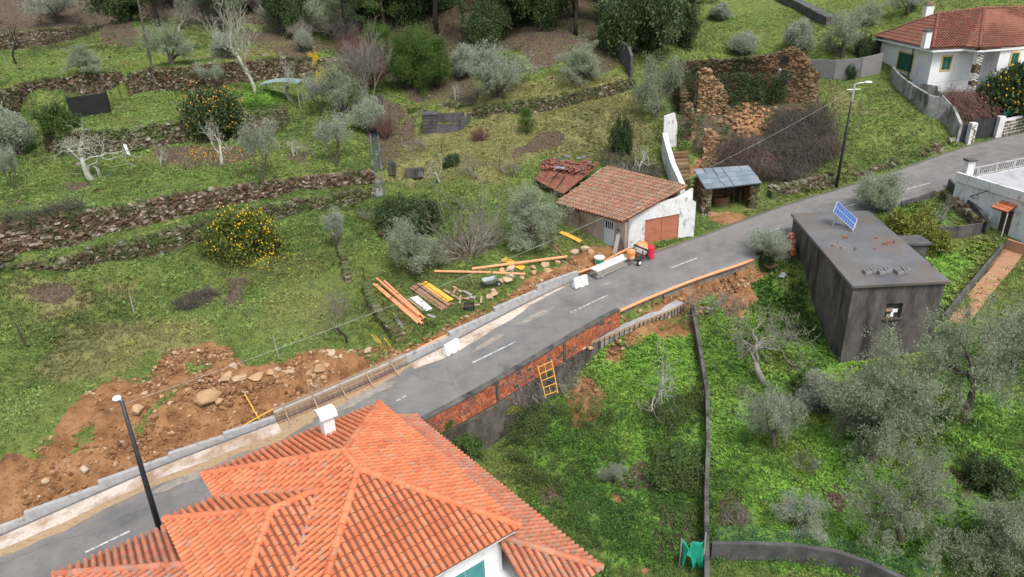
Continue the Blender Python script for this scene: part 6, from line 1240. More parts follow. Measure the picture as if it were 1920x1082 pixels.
for a in (
 ('shrub_green', 105, 243, 66, 56, 'round yellowish green bush left of the black ruined hut'), ('shrub_dark', 768, 425, 115, 66, 'dark ivy mound behind the roadside olive'), ('shrub_dark', 733, 418, 66, 62, 'dark brown-green ivy clump at the left end of the mound'), ('shrub_yellow', 1697, 447, 92, 70, 'yellow-green bush beside the flat grey roof'), ('shrub_yellow', 1745, 475, 62, 60, 'lower yellow-green bush beside the grey building wall'), ('shrub_dark', 845, 312, 34, 30, 'small dark round bush in the meadow'),
 ('shrub_green', 870, 842, 78, 62, 'leafy green bush at the corner of the orange roof and brick wall'), ('shrub_green', 830, 812, 48, 38, 'small bush between the orange roof and the brick wall'), ('shrub_yellow', 945, 778, 50, 26, 'yellow-green spray under the brick wall'), ('olive_b', 1155, 905, 55, 45, 'blue-green shrub in the middle of the lush garden'), ('shrub_dark', 1622, 108, 40, 50, 'dark shrub left of the white house gate'), ('shrub_dark', 1598, 146, 22, 28, 'small dark shrub against the grey block wall'),
 ('shrub_dark', 1165, 288, 40, 82, 'dark upright shrub in the meadow above the garage'), ('shrub_dark', 1432, 500, 34, 45, 'dark shrub at the road end of the orange pipe'), ('shrub_green', 1270, 875, 110, 42, 'low spreading bush beside the long thin wall'), ('shrub_green', 1500, 730, 40, 40, 'green bramble left of the grey building front'), ('shrub_dark', 1340, 155, 60, 45, 'dark ivy inside the ruin at left'), ('shrub_dark', 1410, 172, 90, 50, 'dark ivy spilling down the inside of the ruin back wall'), ('shrub_dark', 1440, 140, 50, 35, 'ivy clump at the top of the ruin back wall'), ('shrub_green', 1770, 640, 40, 36, 'bright green weeds at the right foot of the grey building'), ('shrub_dark', 1860, 905, 90, 50, 'dark green bush at the right edge between two olives'), ('shrub_mimosa', 613, 165, 50, 46, 'bright yellow flowering bush at the end of the long wall'), ('shrub_mimosa', 592, 128, 22, 24, 'small yellow flowering bush above the bright one'), ('shrub_green', 1740, 60, 24, 30, 'small shrub at the back of the white house'),
): plant(*a, group=SG)
plant('orange', 407, 248, 96, 84, 'dense orange tree full of fruit on the third terrace', 'fruit trees'); plant('yellow_fruit', 457, 486, 112, 104, 'bushy fruit tree full of yellow fruit by the lowest wall', 'fruit trees'); plant('lemon', 1888, 212, 100, 102, 'yellow-fruited tree in front of the white house', 'fruit trees')
plant('sapling', 988, 252, 32, 52, 'bright green pine sapling in the mossy meadow')
for a in (('pine_round', 762, 170, 95, 128, 'left one of the bright green pines at the forest edge'), ('pine_round', 822, 165, 88, 112, 'right one of the bright green pines at the forest edge'), ('pine_round', 700, 118, 70, 80, 'dull green pine behind the brown poplar clump')): plant(*a, group='green pines at the forest edge')
for a in (('dark_oak', 1190, 98, 150, 160, 'broad dark evergreen oak above the dark wall edge'), ('dark_oak', 1265, 82, 90, 110, 'dark evergreen oak at the right end of the wood'), ('dark_oak', 905, 92, 75, 95, 'dark rounded evergreen behind the pale meadow olive')): plant(*a, group='evergreen oaks at the wood')
# the wood along the top
for i, (px, py, w, h) in enumerate(((655, 95, 70, 150), (725, 78, 90, 190), (820, 62, 110, 240), (870, 80, 70, 160), (945, 62, 90, 190), (1015, 58, 95, 220), (1080, 66, 90, 190), (1135, 50, 100, 200), (590, 40, 80, 120), (545, 28, 80, 110), (480, 12, 80, 100), (770, 40, 90, 180), (985, 30, 90, 190), (1240, 45, 100, 150))):
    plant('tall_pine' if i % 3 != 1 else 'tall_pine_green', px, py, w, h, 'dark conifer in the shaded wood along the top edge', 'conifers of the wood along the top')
R = R_(400)
for i in range(42):
    x = -46+92*(i % 21)/20+R.uniform(-2, 2); y = (93 if i < 21 else 103)+R.uniform(-3, 3)+(4 if x > 22 else 0); g = on_ground(x, y); m = mpp(g)
    if x > 27: continue
    plant('tall_pine' if i % 4 else 'dark_oak', 0, 0, R.uniform(5, 7)/m, R.uniform(7, 11)/m, 'dark conifer in the shaded wood along the top edge' if i % 4 else 'dark evergreen crown deep in the wood along the top edge', 'conifers of the wood along the top' if i % 4 else 'evergreens deep in the wood along the top', at=g)
R = R_(410)
for i in range(46):
    px, py = R.uniform(300, 1300), R.uniform(-12, 55)
    if px < 640: py = R.uniform(-15, 18)
    if px > 1150: py = R.uniform(-10, 60)
    k = i % 3; w = R.uniform(55, 110); plant(('tall_pine', 'dark_oak', 'tall_pine_green')[k] if px > 520 else 'dark_oak', px, py, w, w*R.uniform(1.2, 2.0) if px > 520 else w*.8, ('dark conifer in the shaded wood along the top edge', 'dark evergreen crown deep in the wood along the top edge', 'dark conifer in the shaded wood along the top edge')[k if px > 520 else 1], ('conifers of the wood along the top', 'evergreens deep in the wood along the top', 'conifers of the wood along the top')[k if px > 520 else 1])
for (px, py, w, h) in ((180, 30, 60, 45), (240, 22, 60, 45), (300, 40, 50, 38), (355, 45, 60, 40), (410, 30, 60, 45), (60, 15, 70, 50), (520, 60, 50, 40)): plant('twig_bush', px, py, w, h, 'brown bare scrub on the shaded slope along the top left edge', 'bare scrub along the top left')
R = R_(420)
for i in range(16):
    px = 330+i*21+R.uniform(-8, 8); py = R.uniform(8, 62) if px < 560 else R.uniform(30, 100); plant(('bare_grey', 'willow', 'twig_small', 'bare_poplar')[i % 4], px, py, R.uniform(45, 75), R.uniform(45, 80), 'thin leafless scrub tree on the shaded slope left of the conifers', 'leafless scrub on the shaded slope')
# bramble thicket of the ruin
def bramble(name, poly, n, hmax, label, m, cat, lmax=1.4):
    R = R_(int(n)); pg = gpoly(poly); x0, y0 = pg.min(0); x1, y1 = pg.max(0); mb = MB(); k = 0
    while k < n:
        x, y = R.uniform(x0, x1), R.uniform(y0, y1)
        if not in_poly(np.array([x]), np.array([y]), pg)[0]: continue
        k += 1; z = float(hz(x, y)); hh = hmax*(.35+.9*float(vnoise(np.array([x*.45]), np.array([y*.45]), 5)[0])); az = R.uniform(0, 6.28); L = R.uniform(.4, lmax); b = z+R.uniform(0, .75)*hh; t = np.linspace(0, 1, 6)
        pts = np.stack([x+math.cos(az)*L*t+R.normal(size=6)*.05, y+math.sin(az)*L*t+R.normal(size=6)*.05, b+hh*.7*np.sin(t*2.6)*R.uniform(.3, 1)+R.normal(size=6)*.04], 1); mb.tube(pts, R.uniform(.005, .013), 3, cap=False)
    o = mb.build(name, MATS[m], loc=(pg[:, 0].mean(), pg[:, 1].mean(), float(hz(*pg.mean(0))))); tag(o, label, cat, kind='stuff'); return o
bramble('bramble_thicket', [(1352, 305), (1400, 290), (1437, 276), (1455, 246), (1490, 232), (1548, 238), (1575, 300), (1490, 350), (1400, 345), (1340, 330)], 7600, 1.9, 'brown leafless bramble thicket filling and surrounding the ruin', 'bramble', 'brambles')
bramble('dead_bramble', [(1350, 300), (1420, 290), (1480, 320), (1440, 345), (1350, 335)], 1300, 1.6, 'purplish dead brambles in front of the ruin above the slate shed', 'twig_purple', 'brambles')
bramble('vine_tangle', [(1762, 200), (1865, 190), (1900, 215), (1850, 240), (1785, 245)], 1500, 1.5, 'bare purple-brown vine tangle on the pergola below the white house', 'twig_purple', 'vine', 1.8)
bramble('brush_heap', [(335, 572), (352, 560), (392, 545), (402, 555), (370, 578), (342, 584)], 650, .55, 'dark heap of cut branches lying in the big left field', 'bramble', 'brush heap', .9)
bramble('wall_bramble', [(0, 430), (60, 410), (160, 392), (170, 410), (60, 440), (0, 460)], 700, .8, 'dark brambles hanging over the left end of the tall terrace wall', 'bramble', 'brambles', .9)
bramble('wall_bramble', [(930, 740), (1050, 700), (1070, 735), (1000, 765), (940, 775)], 420, 1.1, 'grey bramble scrub at the foot of the brick wall', 'twig_grey', 'brambles', 1.0)
bramble('bank_bramble', [(1150, 330), (1115, 300), (1180, 305), (1235, 320), (1235, 345)], 900, .9, 'brown bramble bank behind the garage roof', 'bramble', 'brambles', 1.0)

R = R_(500)
def overgrowth(name, cen, rad, n, size, m, label, asp=.5, flat=.7, cat='weeds'):
    V, F, T = leaves(R, cen, rad, n, size, asp, flat); me = fastmesh(name, V, F, T, [MATS[m]]); o = bpy.data.objects.new(name, me); COL.objects.link(o); return tag(o, label, cat, None, 'stuff')
def spots_in(polys, n, lo=.35, hi=.7, sc=.5, seed=3, zr=(0, .25)):
    out = []; pgs = [gpoly(p) for p in polys]; ar = np.array([np.ptp(p[:, 0])*np.ptp(p[:, 1]) for p in pgs]); ar /= ar.sum()
    for p, a in zip(pgs, ar):
        k = int(n*a*2.2); x = R.uniform(p[:, 0].min(), p[:, 0].max(), k); y = R.uniform(p[:, 1].min(), p[:, 1].max(), k); nz = fbm(x*sc, y*sc, seed); m = in_poly(x, y, p) & (R.random(k) < np.clip((nz-lo)/(hi-lo), 0, 1)); x, y, nz = x[m], y[m], nz[m]
        out.append(np.stack([x, y, hz(x, y)+R.uniform(*zr, len(x))*(.4+1.6*np.clip(nz-lo, 0, .4)/.4)], 1))
    return np.concatenate(out)
LG = [[(960, 800), (1010, 760), (1160, 660), (1290, 600), (1318, 800), (1325, 1095), (1135, 1095), (960, 900)], [(1335, 620), (1450, 520), (1560, 650), (1700, 760), (1920, 600), (1960, 1100), (1335, 1100)]]
c = spots_in(LG, 3200, .44, .62, .3, 3, (0, .6)); overgrowth('nettle_patches', c, R.uniform(.1, .32, len(c)), 30, .09, 'weed_green', 'dark green nettle and weed patches in the lower garden and orchard')
c = spots_in([[(950, 800), (1010, 770), (1150, 790), (1170, 880), (1060, 930), (960, 900)], [(1210, 780), (1318, 740), (1322, 950), (1230, 920)]], 1300, .3, .6, .5, 45, (.1, .7)); overgrowth('nettle_patches', c, R.uniform(.12, .34, len(c)), 34, .09, 'wall_green', 'tall dark nettles beside the orange-roofed house and the thin wall')
c = spots_in(LG, 1500, .45, .75, .6, 44, (0, .3)); overgrowth('fern_patches', c, R.uniform(.1, .28, len(c)), 24, .09, 'weed_olive', 'dull olive weed patches in the lower garden and orchard', .4)
c = spots_in(LG, 1500, .46, .75, .6, 71, (0, .3)); overgrowth('dry_weeds', c, R.uniform(.1, .3, len(c)), 20, .12, 'dead_weed', 'brown dead weeds mixed into the lower garden and orchard', .12)
MD = [[(720, 340), (740, 200), (880, 160), (1180, 140), (1230, 280), (1120, 310), (930, 370), (800, 350)], [(1250, 150), (1570, 140), (1570, 330), (1300, 330)], [(560, 320), (560, 130), (720, 120), (730, 300)], [(1010, 340), (1110, 290), (1230, 310), (1240, 345), (1130, 315)]]
c = spots_in(MD, 1500, .42, .75, .5, 13, (0, .3)); overgrowth('dry_weeds', c, R.uniform(.12, .34, len(c)), 22, .13, 'dead_weed', 'brown dead weeds and bracken across the meadow', .12)
c = spots_in(MD, 1300, .44, .75, .5, 29, (0, .35)); overgrowth('weed_clumps', c, R.uniform(.12, .34, len(c)), 26, .11, 'weed_olive', 'olive green weed clumps across the meadow', .35)
FD = [[(0, 560), (0, 300), (640, 80), (700, 330), (640, 500), (640, 640), (300, 650), (120, 740), (0, 820)]]
c = spots_in(FD, 1500, .47, .75, .45, 91, (0, .16)); overgrowth('weed_clumps', c, R.uniform(.1, .26, len(c)), 22, .10, 'weed_olive', 'low weed clumps in the left field and terraces', .4)
c = spots_in(FD, 700, .5, .75, .4, 97, (0, .12)); overgrowth('dry_weeds', c, R.uniform(.1, .26, len(c)), 18, .12, 'dead_weed', 'faded brown weeds in the left field and terraces', .14)
WF = [[(-10, 150), (-10, -30), (720, -30), (1320, -30), (1320, 90), (1160, 120), (900, 110), (760, 180), (640, 90), (300, 60), (0, 110)]]
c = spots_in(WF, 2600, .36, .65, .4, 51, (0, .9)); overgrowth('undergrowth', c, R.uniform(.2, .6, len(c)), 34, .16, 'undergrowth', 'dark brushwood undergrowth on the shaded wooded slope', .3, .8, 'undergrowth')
for k, q in TWP.items():
    cc = []
    for _ in range(int(len(q)*5.5)):
        i = R.integers(0, len(q)-1); p = q[i]; n = np.array([-(q[i+1, 1]-p[1]), q[i+1, 0]-p[0]]); n /= np.linalg.norm(n)+1e-9; t = R.random()**.7; nz = vnoise(np.array([p[0]*.5+t]), np.array([p[1]*.5]), 8)[0]
        if nz < R.uniform(.2, .85): continue
        top = R.random() < .5; h = p[3] if top else t*p[3]; o_ = R.uniform(-.05, .5) if top else -.05+.06*h; cc.append([p[0]+n[0]*o_, p[1]+n[1]*o_, p[2]+h+R.uniform(-.05, .12)])
    if cc: cc = np.array(cc); overgrowth('wall_creeper', cc, R.uniform(.1, .32, len(cc)), 34, .09, 'weed_olive' if k in ('third', 'middle', 'upper') else 'wall_green', 'ivy and weeds growing over the ' + {'low': 'lowest terrace wall', 'second': 'tall second terrace wall', 'third': 'terrace wall below the orange tree', 'fourth': 'wall behind the black hut', 'fifth': 'wall behind the leaning pole', 'upper': 'wall in the top left corner', 'middle': 'curving meadow wall', 'small': 'stone bank by the tank'}[k], .5, .8, 'creeper')
cc = []
for px, py, w in ((1330, 150, 20), (1345, 160, 16), (1400, 150, 30), (1425, 160, 25), (1440, 130, 20), (1385, 165, 30), (1300, 190, 20), (1290, 230, 18), (1370, 235, 18), (1500, 195, 25)):
    for _ in range(16): p = G(px+R.uniform(-w, w), py+45+R.uniform(-12, 12)); cc.append(p+[0, 0, R.uniform(.1, 2.0)])
for px, w in ((1375, 22), (1400, 25), (1425, 20), (1345, 18), (1290, 12), (1455, 14)):
    for _ in range(45): p = G(px+R.uniform(-w, w), 197); cc.append(p+[0, R.uniform(-.8, .2), R.uniform(.1, 3.0)])
cc = np.array(cc); overgrowth('ivy', cc, R.uniform(.2, .5, len(cc)), 50, .12, 'leaf_dark', 'dark ivy growing over the inside of the ruin walls', .6, .8, 'ivy')

BK_ = [[(1585, 322), (1680, 290), (1780, 255), (1794, 272), (1690, 314), (1590, 346)], [(1440, 372), (1448, 345), (1500, 332), (1565, 325), (1572, 348), (1500, 365)]]
c = spots_in(BK_, 420, .3, .6, .6, 15, (0, .35)); overgrowth('dry_weeds', c, R.uniform(.1, .3, len(c)), 26, .12, 'dead_weed', 'brown weeds on the bank along the upper road', .14)
c = spots_in(BK_, 300, .35, .65, .6, 16, (0, .35)); overgrowth('weed_clumps', c, R.uniform(.1, .28, len(c)), 28, .1, 'wall_green', 'green weeds on the bank along the upper road', .4)

# ------------------------------------------------------------------ kerb walls, formwork and trench pipe beside the road
def kerb_seg(i0, i1, lift, label, th=.24, back=.34):
    mb = MB(); s = np.arange(i0, i1+1); zt = RL[i1, 2]+lift
    A = RL[s].copy(); B = RL[s].copy(); A[:, :2] -= RN[s]*.06; B[:, :2] -= RN[s]*(.06+th); n = len(s)
    V = np.concatenate([np.column_stack([A[:, :2], np.full(n, zt)]), np.column_stack([B[:, :2], np.full(n, zt)]), np.column_stack([A[:, :2], A[:, 2]-.5]), np.column_stack([B[:, :2], B[:, 2]-.5])])
    f = [(i, i+1, n+i+1, n+i) for i in range(n-1)]+[(2*n+i, 2*n+i+1, i+1, i) for i in range(n-1)]+[(n+i, n+i+1, 3*n+i+1, 3*n+i) for i in range(n-1)]+[(0, n, 3*n, 2*n), (n-1, 3*n-1, 4*n-1, 2*n-1)]
    mb.add(V, f); return tag(mb.build('kerb_wall', MATS['kerb_concrete'], loc=RL[(i0+i1)//2]), label, 'kerb wall', 'stepped concrete kerb walls along the road')
ks = [station(*p) for p in ((-160, 1070), (45, 988), (190, 922), (320, 865), (425, 825), (517, 793))]
for k, lab in enumerate(('lowest poured kerb wall length at the bottom left corner', 'kerb wall length left of the foot of the left lamp post', 'kerb wall length behind the left lamp post', 'kerb wall length below the two orange sticks, right of the lamp post', 'kerb wall length ending at the timber formwork')): kerb_seg(ks[k], ks[k+1], .22, lab)
ks = [station(*p) for p in ((768, 683), (846, 645), (931, 601), (1011, 560), (1082, 524))]
for k, lab in enumerate(('kerb wall length starting at the upper end of the formwork', 'kerb wall length behind the lower white barrier', 'kerb wall length opposite the end of the brick wall', 'tallest grey kerb wall length, by the upper white barrier')): kerb_seg(ks[k], ks[k+1], .30+.06*k, lab)
def ofs(i, o, dz=0.0): return np.array([RL[i, 0]+RN[i, 0]*o, RL[i, 1]+RN[i, 1]*o, RL[i, 2]+dz])
i0, i1 = station(517, 793), station(768, 683)
fw = thing('formwork', ofs((i0+i1)//2, -.2), 'timber formwork with rebar around a freshly poured wall beside the road', 'formwork')
mb = MB(); st = list(range(i0, i1+1))
for a, b in zip(st[:-1], st[1:]): mb.prism([ofs(a, -.10), ofs(b, -.10), ofs(b, -.34), ofs(a, -.34)], [ofs(a, 0)[2]-.4, ofs(b, 0)[2]-.4]*1+[ofs(b, 0)[2]-.4, ofs(a, 0)[2]-.4], [ofs(a, 0)[2]+.45, ofs(b, 0)[2]+.45, ofs(b, 0)[2]+.45, ofs(a, 0)[2]+.45])
mb.build('poured_wall', MATS['kerb_concrete'], fw)
mb = MB()
for o_, z in ((-.06, .43), (-.06, .22), (-.38, .47)):
    k = i0
    while k < i1:
        k2 = min(k+random.randint(5, 8), i1); mb.beam(ofs(k, o_, z), ofs(k2, o_+random.uniform(-.02, .02), z), .035, .15, t=random.random()); k = k2
k = i0+1
while k < i1: mb.beam(ofs(k, -.03, -.1), ofs(k, -.03, .75+random.uniform(-.15, .2)), .06, .06, up=(1, 0, 0)); mb.beam(ofs(k, .75, .04), ofs(k, -.02, .45), .05, .05); k += 3
for t in (.3, .38, .9): k = int(i0+(i1-i0)*t); mb.beam(ofs(k, -.45, 0), ofs(k, -.42, 1.05), .16, .04, up=(1, 0, 0))
mb.build('timber_board', MATS['wood'], fw)
mb = MB()
for o_, z in ((.1, .08), (.3, .08), (.2, .25)): mb.tube([ofs(k, o_, z) for k in st[:-2]], .014, 4)
k = i0
for t in np.arange(0, len(st)-2, .6): a, b = st[int(t)], st[min(int(t)+1, len(st)-1)]; q = ofs(a, 0)+(ofs(b, 0)-ofs(a, 0))*(t-int(t)); n = np.append(RN[a], 0); mb.tube([q+n*.1+[0, 0, .06], q+n*.08+[0, 0, .5]], .009, 4); mb.tube([q+n*.3+[0, 0, .06], q+n*.2+[0, 0, .27]], .009, 4)
mb.build('rebar', MATS['steel_rust'], fw)
i0, i1 = station(775, 675), station(1105, 505); mb = MB(); pq = [ofs(k, -.52-.1*math.sin(k*.35), .17+.04*math.sin(k*.6)) for k in range(i0, i1)]+[G(1118, 503, .15), G(1150, 485, .15), G(1178, 470, .14)]
tag(mb.tube(catmull(pq, 2), .085, 8).build('drain_pipe', MATS['pvc_orange'], loc=pq[5], smooth_=True), 'orange drain pipe laid in the trench behind the kerb walls', 'pipe')
def corrug(pts, r):
    q = resample(catmull(np.array(pts), 10), .06); return q, r*(1+.06*(np.arange(len(q)) % 2))
pq = []
for px in (1158, 1200, 1250, 1300, 1345, 1385): i = rr_find(px); pq.append(RR[i]+np.append(RN[i]*.12, .06+.05*math.sin(px*.03)))
pq.append(G(1412, 490, .12)); q, r = corrug(pq, .095); mb = MB(); mb.tube(q, r, 9); tag(mb.build('drain_pipe', MATS['pvc_orange'], loc=pq[0], smooth_=True), 'long orange pipe along the lower road edge from the brick wall end', 'pipe')
# footing and its formwork below the road
fq = [G(*p) for p in ((1092, 668), (1150, 640), (1205, 614), (1250, 596), (1284, 578))]; bq = [G(*p) for p in ((1108, 648), (1158, 616), (1205, 596), (1240, 580), (1268, 566))]
mb = MB(); zs = [max(float(hz(*a[:2])), float(hz(*b[:2])))+.12 for a, b in zip(fq, bq)]
for i in range(4): mb.prism([fq[i], fq[i+1], bq[i+1], bq[i]], [zs[i]-1.2]*4, [zs[i], zs[i+1], zs[i+1], zs[i]])
tag(mb.build('concrete_footing', MATS['kerb_concrete']), kind='structure')
fw = thing('formwork', fq[2], 'low shuttering boards with stakes along the new footing below the brick wall', 'formwork'); mb = MB(); ms = MB()
for i in range(4):
    d = (fq[i+1]-fq[i]); n = np.array([d[1], -d[0], 0])/np.linalg.norm(d[:2])*.05
    mb.beam(np.append((fq[i]+n)[:2], zs[i]-.02), np.append((fq[i+1]+n)[:2], zs[i+1]-.02), .04, .22)
    for t in np.arange(0, 1, .17): p = fq[i]+d*t+n*2.4; z = zs[i]+(zs[i+1]-zs[i])*t; ms = MB(); ms.beam((p[0], p[1], z-.55), (p[0], p[1], z+.02), .045, .045, up=(1, 0, 0)); ms.build('stake', MATS['wood_dark'], fw)
d0 = fq[0]-bq[0]; mb.beam(np.append(fq[0][:2], zs[0]-.05), np.append(bq[0][:2], zs[0]-.05), .04, .3); mb.beam(np.append((fq[0]+d0*.2)[:2], zs[0]-.25), np.append((bq[0])[:2], zs[0]-.3), .3, .04)
mb.build('timber_board', MATS['wood'], fw)
mb = MB(); c = P(1097, 665, zs[0]+.1)
for k in range(6): mb.rock((fq[0][0]+random.uniform(-.3, .5), fq[0][1]+random.uniform(-.2, .5), zs[0]-.05), (.22, .18, .14))
tag(mb.build('rubble', MATS['rubble_rock'], loc=fq[0]), 'small heap of broken concrete at the low end of the footing', 'rubble', None, 'stuff')

# ------------------------------------------------------------------ things lying on the building site
def pipe(name, a, b, r, m, label, cat='pipe', group=None, dz0=0.0, dz1=0.0, hollow=True, n=9):
    p, q = G(*a), G(*b); p = p+[0, 0, r+.03+dz0]; q = q+[0, 0, r+.03+dz1]; d = (q-p)/np.linalg.norm(q-p); mb = MB()
    mid = (p+q)/2; mid[2] = max(mid[2], float(hz(mid[0], mid[1]))+r)
    mb.tube([p, p+d*.06, mid, q-d*.16, q-d*.15, q], [r, r, r, r, r*1.14, r*1.14], n, 0)
    if hollow:
        for c, s in ((q, 1), (p, -1)): mb.tube([c+d*s*.002, c+d*s*.004], [r*.85, r*.85], n, 1)
    return tag(mb.build(name, [MATS[m], MATS['black']] if hollow else MATS[m], loc=mid), label, cat, group)
PG = 'orange pipes of the bundle on the grass'
for a, b, lab, dz in (((701, 536), (785, 610), 'orange pipe of the bundle on the grass, lower left one', 0), ((706, 537), (793, 611), 'orange pipe of the bundle, second from the lower left', .01), ((708, 530), (788, 600), 'orange pipe lying on top in the middle of the bundle', .16), ((713, 533), (791, 604), 'orange pipe of the bundle just right of the top one', 0), ((721, 530), (797, 601), 'orange pipe splayed out at the right of the bundle', 0)): pipe('drain_pipe', a, b, .082, 'pvc_orange', lab, group=PG, dz0=dz, dz1=dz)
mb = MB(); p0, p1 = P(727, 566, 1.75), P(760, 553, 1.75); p0, p1 = G(728, 567, .2), G(757, 553, .16); tag(mb.tube([p0-[0, 0, .12], p0, (p0+p1)/2+[0, 0, .16], p1, p1-[0, 0, .12]], .016, 5).build('strap', MATS['black'], loc=p0), 'black strap tied across the orange pipe bundle', 'strap')
pipe('drain_pipe', (815, 512), (985, 517), .085, 'pvc_orange', 'long orange pipe lying at left, passing under the rock pile'); pipe('drain_pipe', (885, 509), (1063, 490), .095, 'pvc_orange', 'longest orange pipe, resting across the yellow board', dz0=.05, dz1=.22)
def board(a, b, w, th, m, label, dz=0.0, cat='board', group=None, name='board', tilt=0):
    p, q = G(*a), G(*b); L = np.linalg.norm(q-p); z = max(0, float(hz(*((p+q)/2)[:2]))-(p[2]+q[2])/2); mb = MB(); mb.beam(p+[0, 0, th/2+.03+dz+z], q+[0, 0, th/2+.03+dz+z], w, th, t=random.random()); return tag(mb.build(name, MATS[m], loc=(p+q)/2, bevel=.006), label, cat, group)
DG = 'planks stacked on the grass'
for a, b, dz, m, lab in (((771, 541), (831, 583), 0, 'wood_brown', 'brown plank at the left edge of the stack, bottom layer'), ((779, 538), (839, 580), 0, 'wood_brown', 'brown plank second from left, bottom layer of the stack'), ((775, 539), (835, 581), .06, 'wood_brown', 'brown plank on top at the left of the stack'), ((784, 536), (843, 577), .07, 'wood_brown', 'brown plank on top beside the yellow boards'),
  ((791, 535), (838, 570), .02, 'yellow_board', 'yellow board nearest the brown planks'), ((797, 535), (843, 568), .05, 'yellow_board', 'yellow board in the middle of the stack'), ((803, 536), (848, 567), .05, 'yellow_board', 'yellow board at the right edge of the stack'), ((797, 534), (842, 567), .11, 'yellow_board', 'yellow board lying on top of the other yellow ones')): board(a, b, .24, .05, m, lab, dz, 'board', DG, 'plank')
mb = MB(); p0, p1 = G(777, 551, .2), G(806, 535, .26); tag(mb.tube([p0-[0, 0, .12], p0, (p0+p1)/2+[0, 0, .06], p1, p1-[0, 0, .12]], .018, 5).build('strap', MATS['black'], loc=p0), 'black strap tied across the stacked planks', 'strap')
mb = MB(); c4 = [G(*p)+[0, 0, .07] for p in ((769, 560), (783, 556), (811, 580), (799, 585))]; plate(mb, c4, np.array([0, 0, 1.0]), .025); tag(mb.build('sheet', MATS['white_worn'], loc=c4[0]), 'whitish flat sheet on the grass left of the planks', 'sheet'); board((766, 563), (794, 584), .12, .04, 'wood', 'pale plank along the left edge of the whitish sheet', cat='board')
mb = MB(); c4 = [G(*p)+[0, 0, .09] for p in ((939, 490), (949, 484), (986, 502), (978, 509))]; plate(mb, c4, np.array([0, 0, 1.0]), .03); tag(mb.build('board', MATS['yellow_board'], loc=c4[0]), 'yellow board lying under the longest orange pipe', 'board')
mb = MB(); c4 = [G(*p)+[0, 0, .1] for p in ((1047, 438), (1056, 435), (1092, 453), (1086, 457))]; plate(mb, c4, np.array([0, 0, 1.0]), .03); tag(mb.build('board', MATS['yellow_board'], loc=c4[0]), 'yellow board on the grass by the garage olive', 'board')
for a, b, lab in (((737, 588), (755, 611), 'upper grey metal rod on the grass right of the old mossy wall'), ((739, 597), (756, 618), 'lower grey metal rod on the grass right of the old mossy wall')): pipe('rod', a, b, .03, 'steel_light', lab, 'rod', 'metal rods on the grass', hollow=False, n=6)
pipe('rod', (750, 600), (787, 632), .022, 'steel_rust', 'thin rusty brown rod beside the grey metal rods', 'rod', hollow=False, n=6)
for a, b, lab in (((697, 629), (721, 660), 'leftmost thin yellow pole near the gnarled bare tree'), ((704, 632), (725, 661), 'middle thin yellow pole near the gnarled bare tree'), ((720, 636), (738, 658), 'rightmost thin yellow pole near the gnarled bare tree')): pipe('pole', a, b, .03, 'yellow_board', lab, 'pole', 'thin yellow poles', hollow=False, n=6)
for a, b, lab, u, v in (((463, 756), (487, 790), 'upright orange stick leaning in the soil by the kerb', .5, .05), ((450, 807), (516, 776), 'orange stick lying across the kerb wall by the formwork', .1, .25)): pipe('stick', a, b, .035, 'yellow_board', lab, 'stick', hollow=False, n=6, dz0=u, dz1=v)
board((515, 812), (541, 797), .12, .05, 'wood_brown', 'brown plank lying on the gravel by the formwork end'); board((1037, 462), (1062, 489), .09, .08, 'wood_brown', 'brown pole lying by the end of the longest orange pipe', .02); board((1040, 484), (1066, 497), .08, .06, 'wood', 'short plank by the end of the longest orange pipe'); board((744, 632), (760, 627), .25, .08, 'wood', 'short thick plank at the low end of the old mossy wall')
board((1042, 572), (1068, 551), .15, .07, 'wood_brown', 'brown plank lying on the road beside the upper white barrier'); board((802, 592), (816, 597), .16, .06, 'wood_grey', 'small grey plank right of the pipe bundle')
R = R_(77); WG = 'scrap wood on the grass'
spots = [(833, 547, 865, 566), (845, 556, 860, 545), (835, 549, 844, 549), (850, 540, 866, 550), (852, 560, 880, 566), (868, 548, 885, 556), (862, 572, 864, 556), (855, 545, 850, 556), (870, 562, 892, 558), (866, 577, 900, 573), (842, 570, 852, 573), (875, 552, 890, 562), (903, 560, 902, 572), (888, 578, 870, 574)]
for k, s in enumerate(spots): board(s[:2], s[2:], R.uniform(.1, .2), .04, ('wood', 'wood_brown', 'wood_grey')[k % 3], 'scrap plank in the loose pile right of the yellow boards', R.uniform(0, .1), 'scrap wood', WG, 'scrap_plank')
